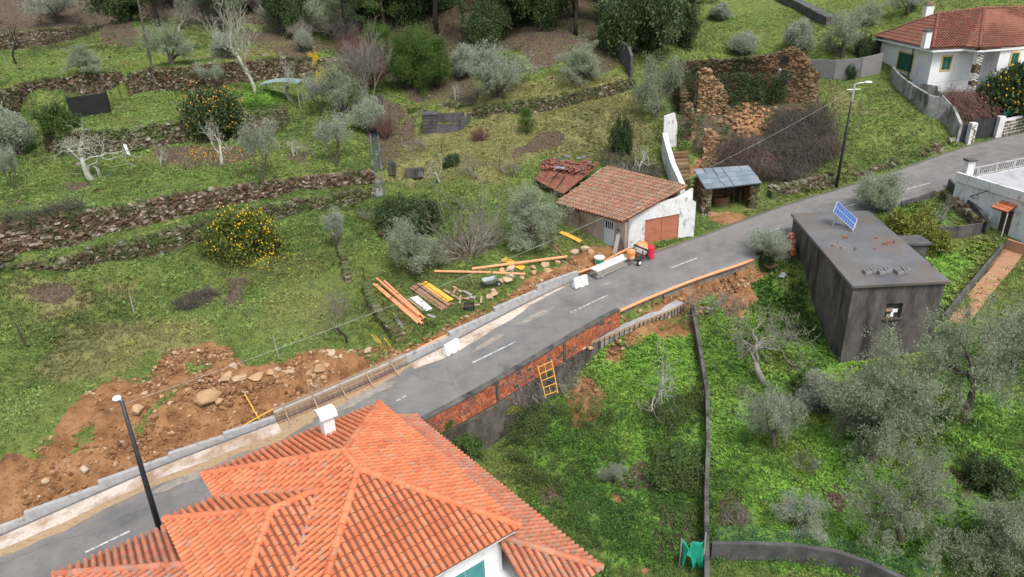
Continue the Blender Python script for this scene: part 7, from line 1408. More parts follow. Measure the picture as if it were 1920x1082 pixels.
# crate, barrow, rocks
g = G(880, 580); mb = MB()
for k in range(5):
    z = g[2]+.05+k*.07
    for sx, sy, w, d in ((0, -.22, .62, .02), (0, .22, .62, .02), (-.31, 0, .02, .44), (.31, 0, .02, .44)): mb.box((g[0]+sx, g[1]+sy, z), (w, d, .045))
for sx in (-.3, .3):
    for sy in (-.21, .21): mb.box((g[0]+sx, g[1]+sy, g[2]+.2), (.04, .04, .4))
mb.box((g[0], g[1], g[2]+.03), (.6, .42, .03)); tag(mb.build('crate', MATS['steel_dark'], loc=g), 'small dark slatted crate on the grass by the trench', 'crate')
def barrow(px, py, m, label, az, tip=0.0):
    g = G(px, py); t = thing('wheelbarrow', g, label, 'wheelbarrow'); c, s = math.cos(az), math.sin(az); R3 = np.array([[c, -s, 0], [s, c, 0], [0, 0, 1.0]]) @ np.array([[math.cos(tip), 0, math.sin(tip)], [0, 1, 0], [-math.sin(tip), 0, math.cos(tip)]])
    T = lambda q: (np.array(q) @ R3.T)+g
    mb = MB(); top = [(-.45, -.32, .62), (.5, -.3, .68), (.5, .3, .68), (-.45, .32, .62)]; bot = [(-.25, -.2, .36), (.22, -.18, .36), (.22, .18, .36), (-.25, .2, .36)]; tin = [(x*.95, y*.93, z-.005) for x, y, z in top]; bin_ = [(x, y*.95, z+.02) for x, y, z in bot]
    mb.add([T(q) for q in top+bot+tin+bin_], [(0, 1, 5, 4), (1, 2, 6, 5), (2, 3, 7, 6), (3, 0, 4, 7), (4, 5, 6, 7), (8, 12, 13, 9), (9, 13, 14, 10), (10, 14, 15, 11), (11, 15, 12, 8), (12, 15, 14, 13), (0, 8, 9, 1), (1, 9, 10, 2), (2, 10, 11, 3), (3, 11, 8, 0)]); mb.build('tray', MATS[m], t)
    mb = MB()
    for sy in (-1, 1): mb.tube([T(q) for q in ((.62, sy*.06, .2), (.2, sy*.19, .33), (-.4, sy*.24, .4), (-.95, sy*.27, .58))], .018, 6); mb.tube([T(q) for q in ((-.2, sy*.22, .38), (-.35, sy*.24, .0))], .016, 6)
    mb.build('frame', MATS['steel_dark'], t); mb = MB(); mb.tube([T((.62, -.045, .2)), T((.62, .045, .2))], .2, 16); w = mb.build('wheel', MATS['rubber'], t); mb = MB(); mb.tube([T((.62, -.05, .2)), T((.62, .05, .2))], .1, 12); mb.build('rim', MATS['steel_light'], w)
barrow(918, 540, 'zinc', 'grey metal wheelbarrow on the grass beside the rock pile', .25); barrow(1441, 512, 'wood_brown', 'rusty wheelbarrow left on the grass by the grey building', 2.2)
RG = 'rocks dumped along the trench'
for k, (px, py, r, lab) in enumerate(((957, 508, .42, 'rounded top rock leaning on the orange pipe'), (941, 512, .34, 'pale flat-faced rock beside the wheelbarrow'), (960, 520, .36, 'rock in the middle of the pile by the wheelbarrow'), (950, 530, .42, 'largest brown rock at the foot of the pile by the wheelbarrow'), (940, 530, .28, 'small rock tucked behind the wheelbarrow wheel'), (979, 524, .24, 'lone small rock right of the pile under the pipe end'), (1001, 505, .26, 'small rock above the pair near the yellow board'), (1001, 515, .28, 'pale rock below the longest pipe'), (1022, 500, .34, 'tall rock just under the longest pipe'), (1026, 511, .34, 'wide pale rock under the longest pipe'), (1046, 496, .3, 'rock at the end of the longest pipe'), (1078, 475, .32, 'grey rock left of the rock pair near the garage'), (1097, 472, .42, 'left big rock of the pair near the garage'), (1107, 478, .38, 'right big rock of the pair near the garage'), (926, 556, .34, 'broken slab of rock below the wheelbarrow'), (918, 560, .3, 'lower broken slab of rock below the wheelbarrow'), (925, 548, .24, 'small broken rock just under the wheelbarrow'))):
    g = G(px, py); mb = MB(); mb.rock(g+[0, 0, r*.4], (r*1.05, r*.85, r*.7), sub=2); tag(mb.build('rock', MATS['rubble_rock'], loc=g), lab, 'rock', RG)
for k, (px, py, r, lab) in enumerate(((430, 712, .42, 'left squarish boulder on the dug soil'), (450, 712, .45, 'greyish boulder, second from left on the dug soil'), (481, 711, .42, 'flat-topped boulder right of the greyish one'), (392, 750, .62, 'large pale boulder lying on the slope of dug soil'), (398, 738, .28, 'small rock behind the large pale boulder'), (412, 757, .26, 'small rock at the right of the large pale boulder'), (259, 775, .38, 'grey boulder right of the left lamp post'), (508, 703, .3, 'rock among rubble right of the boulders'), (521, 697, .26, 'small rock in rubble left of the formwork'), (600, 694, .4, 'whitish rock slab above the formwork'), (622, 665, .3, 'stone on the rubble heap above the formwork'), (612, 688, .25, 'small stone by the whitish rock slab'), (640, 672, .24, 'stone at the right of the rubble heap'), (440, 690, .3, 'pale slab of stone at the top of the dug soil'), (272, 741, .2, 'small stone on the green strip by the lamp'), (160, 882, .26, 'grey stone low on the dug bank'), (87, 905, .22, 'small grey stone low on the left dug bank'), (690, 660, .26, 'stone near the rightmost yellow pole'))):
    g = G(px, py); mb = MB(); mb.rock(g+[0, 0, r*.35], (r*1.1, r*.85, r*.7), sub=2); tag(mb.build('boulder', MATS['rubble_rock'], loc=g), lab, 'rock', 'boulders on the dug soil')
def scatter(name, polys, n, smin, smax, m, label, cat, wobz=.0):
    R = R_(n); mb = MB(); k = 0
    pgs = [gpoly(p) for p in polys]; areas = np.array([abs(np.ptp(p[:, 0])*np.ptp(p[:, 1])) for p in pgs]); pr = areas/areas.sum(); tries = 0
    while k < n and tries < n*30:
        tries += 1; p = pgs[R.choice(len(pgs), p=pr)]; x, y = R.uniform(p[:, 0].min(), p[:, 0].max()), R.uniform(p[:, 1].min(), p[:, 1].max())
        if not in_poly(np.array([x]), np.array([y]), p)[0]: continue
        if vnoise(np.array([x*.8]), np.array([y*.8]), 3)[0] < R.uniform(.1, .75): continue
        s = smin+(smax-smin)*R.random()**3; mb.box((x, y, float(hz(x, y))+s*.2), (s*1.3, s, s*.8), Matrix.Rotation(R.uniform(0, 3), 3, 'Z') @ Matrix.Rotation(R.uniform(-.5, .5), 3, 'X'), jit=.2); k += 1
    return tag(mb.build(name, MATS[m], loc=(0, 0, 0)), label, cat, None, 'stuff')
S0 = [(0, 862), (60, 845), (115, 795), (165, 735), (215, 708), (275, 712), (318, 655), (430, 652), (452, 690), (520, 680), (590, 655), (650, 655), (742, 650), (768, 668), (640, 725), (520, 785), (320, 855), (190, 915), (0, 995)]
scatter('soil_clods', [S0], 2300, .04, .2, 'soil_clod', 'brown clods of dug soil along the excavated bank', 'clods')
scatter('soil_clods', [[(752, 655), (850, 606), (960, 548), (1050, 497), (1090, 468), (1190, 465), (1195, 484), (1080, 520), (930, 592), (765, 680)], [(1160, 600), (1310, 520), (1410, 490), (1430, 520), (1340, 560), (1420, 560), (1400, 600), (1350, 590), (1250, 600), (1130, 690)], [(1060, 735), (1090, 700), (1125, 725), (1120, 790), (1075, 795)]], 1500, .04, .2, 'soil_clod', 'brown clods along the trench and below the road', 'clods')
scatter('soil_stones', [S0], 600, .03, .15, 'rubble_rock', 'stones and clods scattered over the dug soil left of the road', 'stones')
scatter('soil_stones', [[(560, 700), (590, 660), (650, 655), (700, 672), (650, 715), (590, 730)], [(500, 712), (520, 690), (560, 690), (550, 720)]], 110, .05, .25, 'rubble_rock', 'rubble of pale stones behind the timber formwork', 'stones')
scatter('trench_stones', [[(752, 655), (850, 606), (960, 548), (1050, 497), (1090, 468), (1190, 465), (1195, 484), (1080, 520), (930, 592), (765, 680)]], 260, .03, .15, 'rubble_rock', 'stones and clods along the trench behind the kerb', 'stones')
scatter('soil_stones', [[(1160, 600), (1310, 520), (1410, 490), (1430, 520), (1340, 560), (1420, 560), (1400, 600), (1350, 590), (1250, 600), (1130, 690)]], 300, .03, .16, 'rubble_rock', 'stones on the bare soil below the orange road pipe', 'stones')
scatter('ruin_rubble', [[(1262, 170), (1330, 220), (1300, 330), (1340, 320), (1400, 260), (1520, 200), (1430, 195)]], 420, .1, .45, 'ruin_stone', 'fallen stones around the walls of the ruin', 'stones')
scatter('meadow_stones', [[(730, 330), (740, 200), (1180, 150), (1215, 260), (1000, 320)], [(0, 400), (0, 130), (640, 80), (690, 330), (300, 360)]], 420, .06, .3, 'stone', 'loose stones strewn over terraces and meadow', 'stones')
scatter('bank_stones', [[(1450, 372), (1445, 345), (1500, 335), (1570, 330), (1570, 350)], [(1590, 335), (1680, 300), (1790, 262), (1790, 275), (1690, 310)]], 420, .12, .45, 'stone_mossy', 'rough stones set in the bank along the road', 'stones')

# ------------------------------------------------------------------ barriers, plank stack, mixer, bucket, canister
def barrier(px, py, az, label):
    g = G(px, py); i = int(np.argmin(np.hypot(RL[:, 0]-g[0], RL[:, 1]-g[1]))); p = np.array([g[0], g[1], RL[i, 2]+.012]); c, s = math.cos(az), math.sin(az); mb = MB()
    prof = [(-.22, 0), (-.22, .12), (-.10, .38), (-.08, .62), (-.05, .66), (.05, .66), (.08, .62), (.10, .38), (.22, .12), (.22, 0)]; n = len(prof); V = []
    for x in (-.52, -.47, .47, .52):
        k = .86 if abs(x) > .5 else 1
        for y, z in prof: V.append((p[0]+c*x-s*y*k, p[1]+s*x+c*y*k, p[2]+z*(1 if k == 1 else .97)))
    f = [(j*n+i, j*n+(i+1) % n, (j+1)*n+(i+1) % n, (j+1)*n+i) for j in range(3) for i in range(n)]+[tuple(range(n))[::-1], tuple(range(3*n, 4*n))]
    t = thing('road_barrier', p, label, 'barrier'); mb.add(V, f); mb.build('body', MATS['white_plastic'], t)
    mb = MB()
    for x in (-.3, .3): mb.cyl((p[0]+c*x, p[1]+s*x, p[2]+.655), .05, .04, 10)
    mb.build('filler_cap', MATS['white_plastic'], t)
    mb = MB()
    for x in (-.25, .25): mb.box((p[0]+c*x+s*.13, p[1]+s*x-c*.13, p[2]+.06), (.2, .22, .08), np.array([[c, -s, 0], [s, c, 0], [0, 0, 1.0]]))
    mb.build('foot_slot', MATS['steel_light'], t)
_rd = math.atan2(RL[station(848, 655)][1]-RL[station(800, 665)][1], RL[station(848, 655)][0]-RL[station(800, 665)][0])
barrier(848, 664, _rd+.12, 'white plastic road barrier standing alone on the gravel, the lower one'); barrier(1088, 540, _rd-.15, 'white plastic road barrier at the end of the tall kerb wall')
a, b = road_pt(1120, 524, .01), road_pt(1184, 495, .01); d = (b-a)/np.linalg.norm(b-a); n = np.array([-d[1], d[0], 0]); st_ = thing('plank_stack', (a+b)/2, 'long stack of planks topped by pale boards at the road edge', 'plank stack')
mb = MB(); mt = MB()
for lay in range(4):
    for k in range(3): o = n*(.12+k*.24+random.uniform(-.02, .02))+[0, 0, .09+lay*.115]; sh = d*random.uniform(-.08, .08); mb.beam(a+o+sh, b+o+sh, .22, .095)
for k in range(3): o = n*(.12+k*.24)+[0, 0, .545]; mt.beam(a+o, a+(b-a)*(.98-.02*k)+o, .225, .07)
for t in (.15, .8): mb.beam(a+(b-a)*t-n*.1+[0, 0, .02], a+(b-a)*t+n*.85+[0, 0, .02], .1, .045)
mb.build('plank', MATS['wood_grey'], st_); mt.build('pale_board', MATS['white_worn'], st_)
p = road_pt(1125, 497, .0)+n*.35; p = G(1124, 497); bk = thing('bucket', p, 'large white bucket with green label beside the plank stack', 'bucket'); mb = MB(); mb.lathe(p, [(.27, 0), (.34, .55), (.36, .55), (.36, .6), (.32, .6), (.3, .5), (.02, .48)], 20); mb.build('body', MATS['white_plastic'], bk); mb = MB(); an = np.linspace(-2.6, -.3, 12); mb.add([(p[0]+math.cos(t)*r, p[1]+math.sin(t)*r, p[2]+z) for r, z in ((.292, .12), (.338, .48)) for t in an], [(i, i+1, 13+i, 12+i) for i in range(11)]); mb.build('label_band', MATS['green_plastic'], bk)
# concrete mixer
m0 = road_pt(1200, 492, 0); mx = thing('concrete_mixer', m0, 'orange and grey concrete mixer on wheels in front of the garage', 'concrete mixer'); D = np.array([d[0], d[1], 0]); Nn = np.array([n[0], n[1], 0])
def mxp(x, y, z): return m0+D*x+Nn*y+np.array([0, 0, z])
ax = D*.5+np.array([0, 0, .82]); ax = ax/np.linalg.norm(ax); e1 = np.cross(ax, Nn); e1 /= np.linalg.norm(e1); Rm = np.stack([e1, np.cross(ax, e1), ax], 1)
mb = MB(); mb.lathe(mxp(.05, .2, .55), [(.2, 0), (.42, .08), (.5, .3), (.5, .42)], 20, Rm); dr_ = mb.build('drum', MATS['mixer_grey'], mx, smooth_=False); mb = MB(); mb.lathe(mxp(.05, .2, .55), [(.502, .42), (.5, .5), (.3, .85), (.3, .9), (.26, .9), (.26, .84), (.05, .5)], 20, Rm); mb.build('drum_mouth', MATS['orange_paint'], dr_)
mb = MB(); mb.lathe(mxp(.05, .2, .55), [(.53, .38), (.55, .42), (.55, .46), (.53, .5)], 24, Rm); mb.build('ring_gear', MATS['steel_dark'], dr_)
mb = MB()
for y in (-.22, .62): mb.beam(mxp(-.55, y, .32), mxp(.65, y, .32), .06, .06); mb.beam(mxp(0, y, .32), mxp(.0, y, .95), .06, .06, up=(1, 0, 0)); mb.beam(mxp(.62, y, .33), mxp(.66, y, .0), .05, .05, up=(1, 0, 0))
mb.beam(mxp(-.5, -.22, .32), mxp(-.5, .62, .32), .06, .06); mb.beam(mxp(.6, -.22, .32), mxp(.6, .62, .32), .06, .06); mb.beam(mxp(-.5, .2, .32), mxp(-1.25, .2, .35), .05, .05); mb.build('frame', MATS['steel_dark'], mx)
mb = MB(); mb.lathe(mxp(-.72, .2, .42), [(.24, 0), (.30, .08), (.31, .5), (.26, .6), (.1, .64), (.02, .65)], 14, np.array([[1, 0, 0], [0, 1.15, 0], [0, 0, 1.0]])); mb.build('motor_housing', MATS['orange_paint'], mx, smooth_=False)
mb = MB(); th_ = np.linspace(0, 6.283, 20); mb.tube([mxp(.62+.26*math.cos(t), .70, .95+.26*math.sin(t)) for t in th_], .02, 6); mb.beam(mxp(.36, .70, .95), mxp(.88, .70, .95), .03, .03); mb.beam(mxp(.62, .7, .69), mxp(.62, .7, 1.21), .03, .03, up=(1, 0, 0)); mb.build('tilt_wheel', MATS['orange_paint'], mx)
for y in (-.36, .76):
    mb = MB(); mb.tube([mxp(-.42, y-.05, .2), mxp(-.42, y+.05, .2)], .2, 16); w = mb.build('wheel', MATS['rubber'], mx); mb = MB(); mb.tube([mxp(-.42, y-.055, .2), mxp(-.42, y+.055, .2)], .12, 14); mb.build('rim', MATS['white_plastic'], w)
p = road_pt(1221, 484, 0)+Nn*.1; cn = thing('red_drum', p, 'bright red plastic drum standing beside the concrete mixer', 'drum'); mb = MB(); mb.lathe(p, [(.24, 0), (.28, .06), (.28, .32), (.265, .35), (.265, .42), (.28, .45), (.28, .78), (.22, .9), (.1, .93), (.02, .93)], 18); mb.build('body', MATS['red_plastic'], cn, smooth_=False); mb = MB(); mb.cyl((p[0]+.1, p[1], p[2]+.9), .05, .07, 10); mb.tube([p+[-.15, 0, .88], p+[-.1, 0, .99], p+[.02, 0, .99], p+[.05, 0, .9]], .02, 6); mb.build('handle', MATS['red_plastic'], cn)
for k, (px, lab) in enumerate(((1152, 'left dark board leaning against the rubble corner of the garage'), (1161, 'right dark board leaning against the rubble corner of the garage'))):
    f_ = G(px, 476); t = f_+np.array([.35, .55, 1.25]); mb = MB(); mb.beam(f_, t, .3, .05, up=(0, -1, .3)); tag(mb.build('leaning_board', MATS['wood_dark' if k else 'wood_grey'], loc=f_), lab, 'board', 'boards leaning on the garage')
for (px, py, h, lab) in ((1085, 516, .9, 'white survey stake behind the upper barrier'), (1153, 484, .9, 'white survey stake behind the plank stack')):
    g = G(px, py); mb = MB(); mb.tube([g-[0, 0, .2], g+[.05, 0, h]], .02, 5); tag(mb.build('survey_stake', MATS['wire_white'], loc=g), lab, 'stake', 'white survey stakes')
# scaffold ladder against the wall
n_ = np.append(RN[rr_find(1020)], 0); w_ = RR[rr_find(1020)]+n_*.62; p0, p1 = on_plane(1023, 745, w_+n_*.5, n_), on_plane(1046, 737, w_+n_*.5, n_); t0, t1 = on_plane(1008, 686, w_, n_), on_plane(1034, 674, w_, n_)
ld = thing('scaffold_ladder', (p0+p1)/2, 'yellow steel scaffold frame leaning against the brick wall like a ladder', 'ladder'); mb = MB(); mb.tube([p0, t0], .03, 6); mb.build('rail', MATS['yellow_board'], ld); mb = MB(); mb.tube([p1, t1], .03, 6); mb.build('rail', MATS['yellow_board'], ld)
for t in (.06, .3, .52, .74, .95): mb = MB(); mb.tube([p0+(t0-p0)*t, p1+(t1-p1)*t], .024, 6); mb.build('rung', MATS['yellow_board'], ld)
mb = MB(); mb.tube([p0+(t0-p0)*.52+(p1-p0)*.5*.0+(p1+(t1-p1)*.52-p0-(t0-p0)*.52)*.45, p0+(t0-p0)*.95+(p1+(t1-p1)*.95-p0-(t0-p0)*.95)*.45], .02, 6); mb.tube([p0+(t0-p0)*.06+(p1-p0)*.45, p0+(t0-p0)*.3+(p1+(t1-p1)*.3-p0-(t0-p0)*.3)*.45], .02, 6); mb.build('brace', MATS['yellow_board'], ld)
# broken brick pillar and tiles
g = G(1478, 488); bp = thing('brick_stub', g, 'broken red brick wall end on a concrete step beside the grey building', 'brick stub'); mb = MB()
for r in range(9):
    for k in range(max(1, 3-r//3)): mb.box((g[0]+.12+k*.0+.05*(r % 2)+random.uniform(-.04, .04), g[1]+.25-k*.24, g[2]+.42+r*.16), (.3, .23, .15), jit=.05)
mb.build('bricks', MATS['brick'], bp); mb = MB(); mb.box((g[0]-.1, g[1], g[2]+.1), (1.3, .8, .5)); mb.build('step', MATS['old_concrete'], bp)
g = G(1466, 518); mb = MB(); mb.rock(g+[0, 0, .1], (.4, .3, .2), sub=2); tag(mb.build('sack', MATS['slate'], loc=g), 'bluish grey sack on the grass beside the grey building', 'sack')
g = G(742, 440); ts = thing('tile_pile', g, 'pile of old reddish roof tiles behind the roadside olive', 'tile pile'); 
for r in range(3):
    mb = MB()
    for k in range(9): ridge_row(mb, g+np.array([-.9+r*.65, 1.2-k*.22, .1+.02*k]), g+np.array([-.4+r*.65, 1.0-k*.22, .75-.05*r]), r=.1, tl=1)
    mb.build('tile_row', MATS['tile_aged'], ts)

# ------------------------------------------------------------------ lamp posts, cables, poles
def lamp_post(base, top, label, head_dir, H=1.0):
    t = thing('lamp_post', base, label, 'street lamp'); mb = MB(); d = top-base
    mb.tube([base-[0, 0, .3], base+d*.5, top], [.13, .10, .07], 10); mb.build('pole', MATS['steel_dark'], t, smooth_=True)
    hd = np.array(head_dir, float); hd /= np.linalg.norm(hd); mb = MB(); mb.tube([top-[0, 0, .4], top+[0, 0, .05], top+hd*.3*H+[0, 0, .15*H], top+hd*.75*H+[0, 0, .2*H]], .03, 6); mb.build('arm', MATS['steel_light'], t)
    c = top+hd*(.95*H)+[0, 0, .2*H]; s = np.cross(hd, [0, 0, 1.0]); R = np.stack([hd, s, [0, 0, 1.0]], 1); mb = MB(); mb.lathe(c, [(.02, -.07), (.16, -.06), (.2, 0), (.16, .08), (.02, .11)], 14, R @ np.diag([1.5*(.4+.6*H), .8, .9])); mb.build('lamp_head', MATS['lamp_white'], t, smooth_=True); mb = MB(); mb.lathe(c, [(.02, -.10), (.13, -.085), (.15, -.06), (.02, -.06)], 12, R @ np.diag([1.7, .9, 1.0])); mb.build('lens', MATS['glass_dark'], t)
    return top
lb = P(302, 1003, -.3); lb = np.array([lb[0], lb[1], -.45]); ltz = on_plane(228, 752, lb, np.array([lb[0], lb[1], 0])/np.hypot(lb[0], lb[1])); lt = np.array([lb[0]+(ltz[0]-lb[0])*.35, lb[1]+(ltz[1]-lb[1])*.35, ltz[2]])
L1 = lamp_post(lb, ltz, 'dark metal street lamp post with a white head at the lower left', (-1, .5, 0), .25)
rb = G(1568, 352); rtz = on_plane(1602, 160, rb, np.array([rb[0], rb[1], 0])/np.hypot(rb[0], rb[1]))
L2 = lamp_post(rb, rtz, 'tall dark lamp post beside the road in front of the green bank', (1, -.15, 0))
mb = MB(); mb.tube([L2+[-.5, 0, -.3], L2+[.5, 0, -.3]], .03, 6); mb.tube([L2+[0, 0, -1.2], L2+[0, 0, .1]], .09, 8); tag(mb.build('insulator_bracket', MATS['steel_light'], loc=L2), 'small cable bracket at the top of the right lamp post', 'bracket')
def cable(a, b, sag, m, label, r=.007, n=40):
    t = np.linspace(0, 1, n)[:, None]; q = a+(b-a)*t; q[:, 2] -= sag*4*t[:, 0]*(1-t[:, 0]); mb = MB(); mb.tube(q, r, 5); return tag(mb.build('overhead_cable', MATS[m], loc=a), label, 'cable')
cable(L1-[0, 0, .15], L2-[0, 0, .3], 1.2, 'wire_white', 'pale overhead cable strung between the two street lamps')
L0 = P(5, 845, 4.5); cable(P(-120, 900, 4.5), L1-[0, 0, .15], .3, 'wire_dark', 'dark overhead cable leaving the left street lamp towards the left edge'); cable(L2-[0, 0, .3], np.array([62, 60, 12.5]), .6, 'wire_dark', 'dark overhead cable from the right street lamp past the white house')
wp = thing('wooden_pole', G(293, 168), 'old leaning wooden utility pole with a short brace on the upper terrace', 'utility pole'); a = G(293, 170); tb = on_plane(256, -12, a, np.array([a[0], a[1], 0])/np.hypot(a[0], a[1])); mb = MB(); mb.tube([a-[0, 0, .3], (a+tb)/2, tb], [.15, .12, .09], 8); mb.build('shaft', MATS['bark'], wp); mb = MB(); c = G(281, 172); mb.tube([c, a+(tb-a)*.22], .1, 7); mb.build('brace', MATS['wood_dark'], wp)
for (px, py, h, lab) in ((50, 652, 1.5, 'thin leaning stake in the left field near the edge'), (252, 588, 1.1, 'thin stake in the left field above the yellow weeds'), (684, 532, 1.1, 'short stake at the upper end of the old mossy wall'), (937, 322, 1.2, 'dark fence post in the meadow right of the thin bare tree'), (828, 290, 1.1, 'dark fence post in the meadow below the dark tank'), (835, 145, 2.2, 'thin pole in front of the bright green pines'), (616, 412, 1.1, 'dark stake near the narrow upright bush'), (720, 590, 1.0, 'dark stake beside the old mossy wall'), (523, 672, 1.3, 'thin pale stake above the dug soil')):
    g = G(px, py); mb = MB(); mb.tube([g-[0, 0, .2], g+[random.uniform(-.2, .1), .05, h]], .04, 6); tag(mb.build('stake', MATS['wood_grey' if px in (523, 252) else 'wood_dark'], loc=g), lab, 'stake', 'stakes in the fields')
mb = MB(); 
for pts in ([(634, 470), (640, 500), (648, 530)],):
    q = np.array([list(G(*p)-[0, 0, .1])+[.6] for p in pts]); stone_run(mb, resample(q, .3), course=.13, depth=.4, sl=(.12, .28))
tag(mb.build('stone_wall', MATS['stone_mossy'], loc=G(640, 500)), 'crumbling upper length of old mossy wall below the narrow bush', 'stone wall')
mb = MB(); q = np.array([list(G(*p)-[0, 0, .1])+[.7] for p in ((680, 548), (692, 580), (712, 610), (742, 645))]); stone_run(mb, resample(q, .3), course=.13, depth=.45, sl=(.12, .28)); cw = np.concatenate([q[i, :3]+rng.normal(size=(40, 3))*[.9, .9, .12]+[.2, .1, .5] for i in range(4)]); overgrowth('moss_tufts', cw, rng.uniform(.08, .22, len(cw)), 22, .07, 'leaf_yellowgreen', 'yellowish moss tufts on the old field wall'); tag(mb.build('stone_wall', MATS['stone_mossy'], loc=G(700, 595)), 'old mossy wall running down the field left of the pipe bundle', 'stone wall')
run_wall('lane_wall', 'dark sloping lane wall at the top edge above the ruin', 'wall', [(1455, 2, 1.0), (1500, 24, 1.0), (1548, 50, 1.0)], 1.2, 'dark_concrete')
mb = MB(); q = np.array([list(G(*p)-[0, 0, .2])+[1.1] for p in ((1448, 374), (1500, 362), (1562, 346))]); stone_run(mb, resample(q, .3), course=.22, depth=.5); tag(mb.build('stone_wall', MATS['stone_mossy'], loc=G(1500, 362)), 'low rubble wall in the bank left of the right lamp post', 'stone wall')
def fallen(name, polys, n, r, m, label):
    R = R_(n); mb = MB(); pg = gpoly(polys); k = 0; bm_ = bmesh.new(); bmesh.ops.create_icosphere(bm_, subdivisions=1, radius=1); sv = np.array([q.co[:] for q in bm_.verts]); sf = [tuple(x.index for x in q.verts) for q in bm_.faces]; bm_.free(); c = pg.mean(0)
    while k < n:
        x, y = c+R.normal(size=2)*np.ptp(pg, axis=0)*.24
        mb.add(np.array([x, y, float(hz(x, y))+r*.6])+sv*r, sf); k += 1
    tag(mb.build(name, MATS[m], loc=(c[0], c[1], float(hz(*c)))), label, 'fruit', None, 'stuff')
fallen('fallen_oranges', [(330, 290), (400, 275), (460, 280), (470, 300), (360, 310)], 130, .045, 'fruit_orange', 'fallen oranges scattered on the brown soil under the orange tree'); fallen('fallen_fruit', [(390, 480), (520, 470), (560, 490), (430, 510)], 60, .05, 'fruit_yellow', 'fallen yellow fruit on the grass under the bushy fruit tree')
g = G(240, 296); mb = MB(); plate(mb, [g+[0, 0, .3], g+[.25, 0, .15], g+[.1, .1, 1.0], g+[-.15, .1, 1.1]], np.array([0, -1.0, 0]), .02); tag(mb.build('white_rag', MATS['white_plastic'], loc=g), 'white plastic rag hanging by the wide white bare tree', 'rag')

# dried mud and sand tracked onto the road by the works
for k, (px, py, a_, b_) in enumerate(((1120, 545, 1.6, .35), (1165, 522, 1.5, .3), (1010, 590, 1.5, .28), (920, 640, 1.3, .22), (700, 735, 1.6, .35), (640, 765, 1.3, .3), (330, 905, 1.5, .4), (1235, 470, .9, .22), (1290, 462, 1.0, .2))):
    c = road_pt(px, py); i = int(np.argmin(np.hypot(RL[:, 0]-c[0], RL[:, 1]-c[1]))); d = RL[min(i+2, len(RL)-1)]-RL[i-2]; d /= np.linalg.norm(d); n = np.append(RN[i], 0); an = np.linspace(0, 6.283, 29)[:-1]; rr = .55+.75*vnoise(an*2.1, an*0+k*3.7, 6)
    v = [c+d*math.cos(t)*a_*r+n*math.sin(t)*b_*r+[0, 0, .005] for t, r in zip(an, rr)]; mb = MB(); mb.add([c+[0, 0, .005]]+v, [(0, j+1, (j+1) % 28+1) for j in range(28)]); tag(mb.build('road_dust', MATS['road_dust']), kind='structure')

# ------------------------------------------------------------------ grass and leafy weeds
def footprint_ok(x, y):
    ok = np.ones(len(x), bool)
    d, s, a = poly_dist(x, y, RL[::4]); d2, s2, a2 = poly_dist(x, y, RR[::4]); ok &= ~((s <= 0) & (s2 >= 0)) & ~((s > 0) & (d < .5)) & ~((s2 < 0) & (d2 < .3) & (x < 8))
    for pg in ([hp(-.4, -1.7, 0), hp(-.4, 13, 0), hp(11, 13, 0), hp(11, -1.7, 0)], [GA, GB, GC, GD], [(39.3, 64.5), (52.5, 63), (54, 76), (40, 76)], *FOOT): ok &= ~in_poly(x, y, [p[:2] for p in pg])
    return ok
def visible(x, y, z):
    v = np.stack([x, y, z], 1)-CP; d = v @ _f; px = IW/2+FPX*(v @ CR)/d; py = IH/2-FPX*(v @ CU)/d; return (d > 1) & (px > -380) & (px < IW+380) & (py > -120) & (py < IH+140)
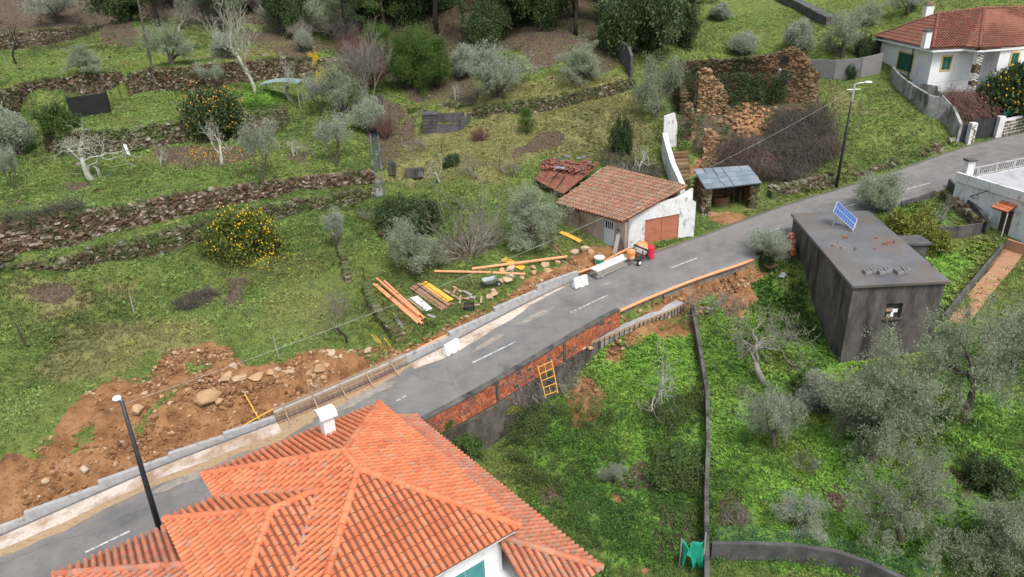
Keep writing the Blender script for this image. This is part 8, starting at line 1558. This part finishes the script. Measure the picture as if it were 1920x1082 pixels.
def tufts(name, n, label, mode):
    R = R_(n); x = R.uniform(-60, 62, n*9); y = R.uniform(13, 92, n*9); z = hz(x, y); dist = np.sqrt(x*x+y*y+(z-CAMH)**2)
    keep = visible(x, y, z) & (R.random(len(x)) < np.clip((34/dist)**1.6, 0, 1)); x, y, z, dist = x[keep], y[keep], z[keep], dist[keep]
    so, li, dr, lu = [msample(M, x, y) for M in (M_SOIL, M_LIT, M_DRY, M_LUSH)]; nz = fbm(x*.9, y*.9, 5)
    pr = (1-np.clip(so*1.1, 0, 1))*(1-li*.8)
    if mode == 'weed': pr = pr*np.clip(lu*1.0+.10*(nz > .55), 0, 1)*np.clip((nz-.30)*4, .15, 1)
    else: pr = pr*np.clip((nz-.22)*3.2, .25, 1)*(1-.35*lu)
    keep = (R.random(len(x)) < pr); x, y, z, dist, dr, lu, nz = [q[keep] for q in (x, y, z, dist, dr, lu, nz)]
    ok = footprint_ok(x, y); x, y, z, dist, dr, lu, nz = [q[ok][:n] for q in (x, y, z, dist, dr, lu, nz)]
    N = len(x); big = .7+.9*fbm(x*.35, y*.35, 21)
    if mode == 'weed': nb, hgt, wd = 4, .11, .085
    else: nb, hgt, wd = 4, .10, .036
    V, F, T, D = [], [], [], []; base = np.stack([x, y, z], 1); big2 = fbm(x*.16, y*.16, 61, 3); tn = np.clip(.5+(nz-.47)*1.1+(big2-.45)*(2.4 if mode == 'weed' else 1.5)+R.normal(size=N)*.15, 0, 1); dr = np.clip(dr+np.clip((fbm(x*.22+9, y*.22, 33)-.5)*5, 0, .75)*(1-.4*lu), 0, 1)
    for k in range(nb):
        az = R.uniform(0, 6.283, N); lean = R.uniform(.25, 1.1, N) if mode != 'weed' else R.uniform(.7, 1.35, N); L = hgt*big*R.uniform(.6, 1.3, N)*np.clip(dist/34, .9, 1.5); w = wd*R.uniform(.7, 1.3, N)*np.clip(dist/34, .8, 1.7)
        d = np.stack([np.cos(az)*np.sin(lean), np.sin(az)*np.sin(lean), np.cos(lean)], 1); s = np.stack([-np.sin(az), np.cos(az), np.zeros(N)], 1); b = base+np.stack([R.normal(size=N)*.05, R.normal(size=N)*.05, np.full(N, -.02)], 1)
        if mode == 'weed': b = b+d*.04+[0, 0, .04]; V.append(np.stack([b, b+d*(L*.5)[:, None]+s*w[:, None]*.6, b+d*L[:, None], b+d*(L*.5)[:, None]-s*w[:, None]*.6], 1))
        else: V.append(np.stack([b-s*w[:, None]*.5, b+s*w[:, None]*.5, b+d*L[:, None]], 1))
        T.append(np.clip(tn+R.normal(size=N)*.1, 0, 1)); D.append(dr)
    kk = V[0].shape[1]; V = np.concatenate(V).reshape(-1, 3); F = np.arange(len(V)).reshape(-1, kk)
    me = fastmesh(name, V, F, np.concatenate(T), [GRASS[mode]], {'dry': ('FACE', np.concatenate(D)), 'lush': ('FACE', np.tile(lu, nb))}); o = bpy.data.objects.new(name, me); COL.objects.link(o); return tag(o, label, 'grass', None, 'stuff')
def grass_mat(name, ca, cb, cd):
    m = bpy.data.materials.new(name); m.use_nodes = True; N = m.node_tree.nodes; L = m.node_tree.links; b = N['Principled BSDF']; b.inputs['Roughness'].default_value = .8; b.inputs['Specular IOR Level'].default_value = .15
    def at(n): a = N.new('ShaderNodeAttribute'); a.attribute_name = n; return a.outputs['Fac']
    def ramp(c):
        r = N.new('ShaderNodeValToRGB'); e = r.color_ramp.elements; e[0].position = .25; e[0].color = (*c[0], 1); e[1].position = .8; e[1].color = (*c[2], 1); q = e.new(.5); q.color = (*c[1], 1); L.new(at('tint'), r.inputs[0]); return r.outputs[0]
    def mix(f, a, c): x = N.new('ShaderNodeMix'); x.data_type = 'RGBA'; L.new(f, x.inputs[0]); L.new(a, x.inputs[6]); L.new(c, x.inputs[7]); return x.outputs[2]
    c = mix(at('dry'), mix(at('lush'), ramp(ca), ramp(cb)), ramp(cd)); L.new(c, b.inputs['Base Color']); tr = N.new('ShaderNodeBsdfTranslucent'); L.new(c, tr.inputs[0]); sh = N.new('ShaderNodeMixShader'); sh.inputs[0].default_value = .3; L.new(b.outputs[0], sh.inputs[1]); L.new(tr.outputs[0], sh.inputs[2]); L.new(sh.outputs[0], N['Material Output'].inputs[0]); return m
GRASS = {'grass': grass_mat('grass_blades', [(.08, .125, .04), (.16, .25, .07), (.27, .36, .12)], [(.075, .14, .035), (.155, .29, .055), (.26, .42, .09)], [(.13, .125, .055), (.235, .235, .09), (.34, .33, .15)]),
         'weed': grass_mat('weed_leaves', [(.08, .12, .035), (.15, .25, .06), (.25, .35, .10)], [(.065, .13, .03), (.15, .31, .05), (.27, .47, .09)], [(.13, .14, .04), (.22, .24, .06), (.31, .32, .10)])}
tufts('grass', 345000, 'short winter grass covering the terraces, field and garden', 'grass')
tufts('leafy_weeds', 172000, 'bright leafy weeds carpeting the lower garden and orchard', 'weed')
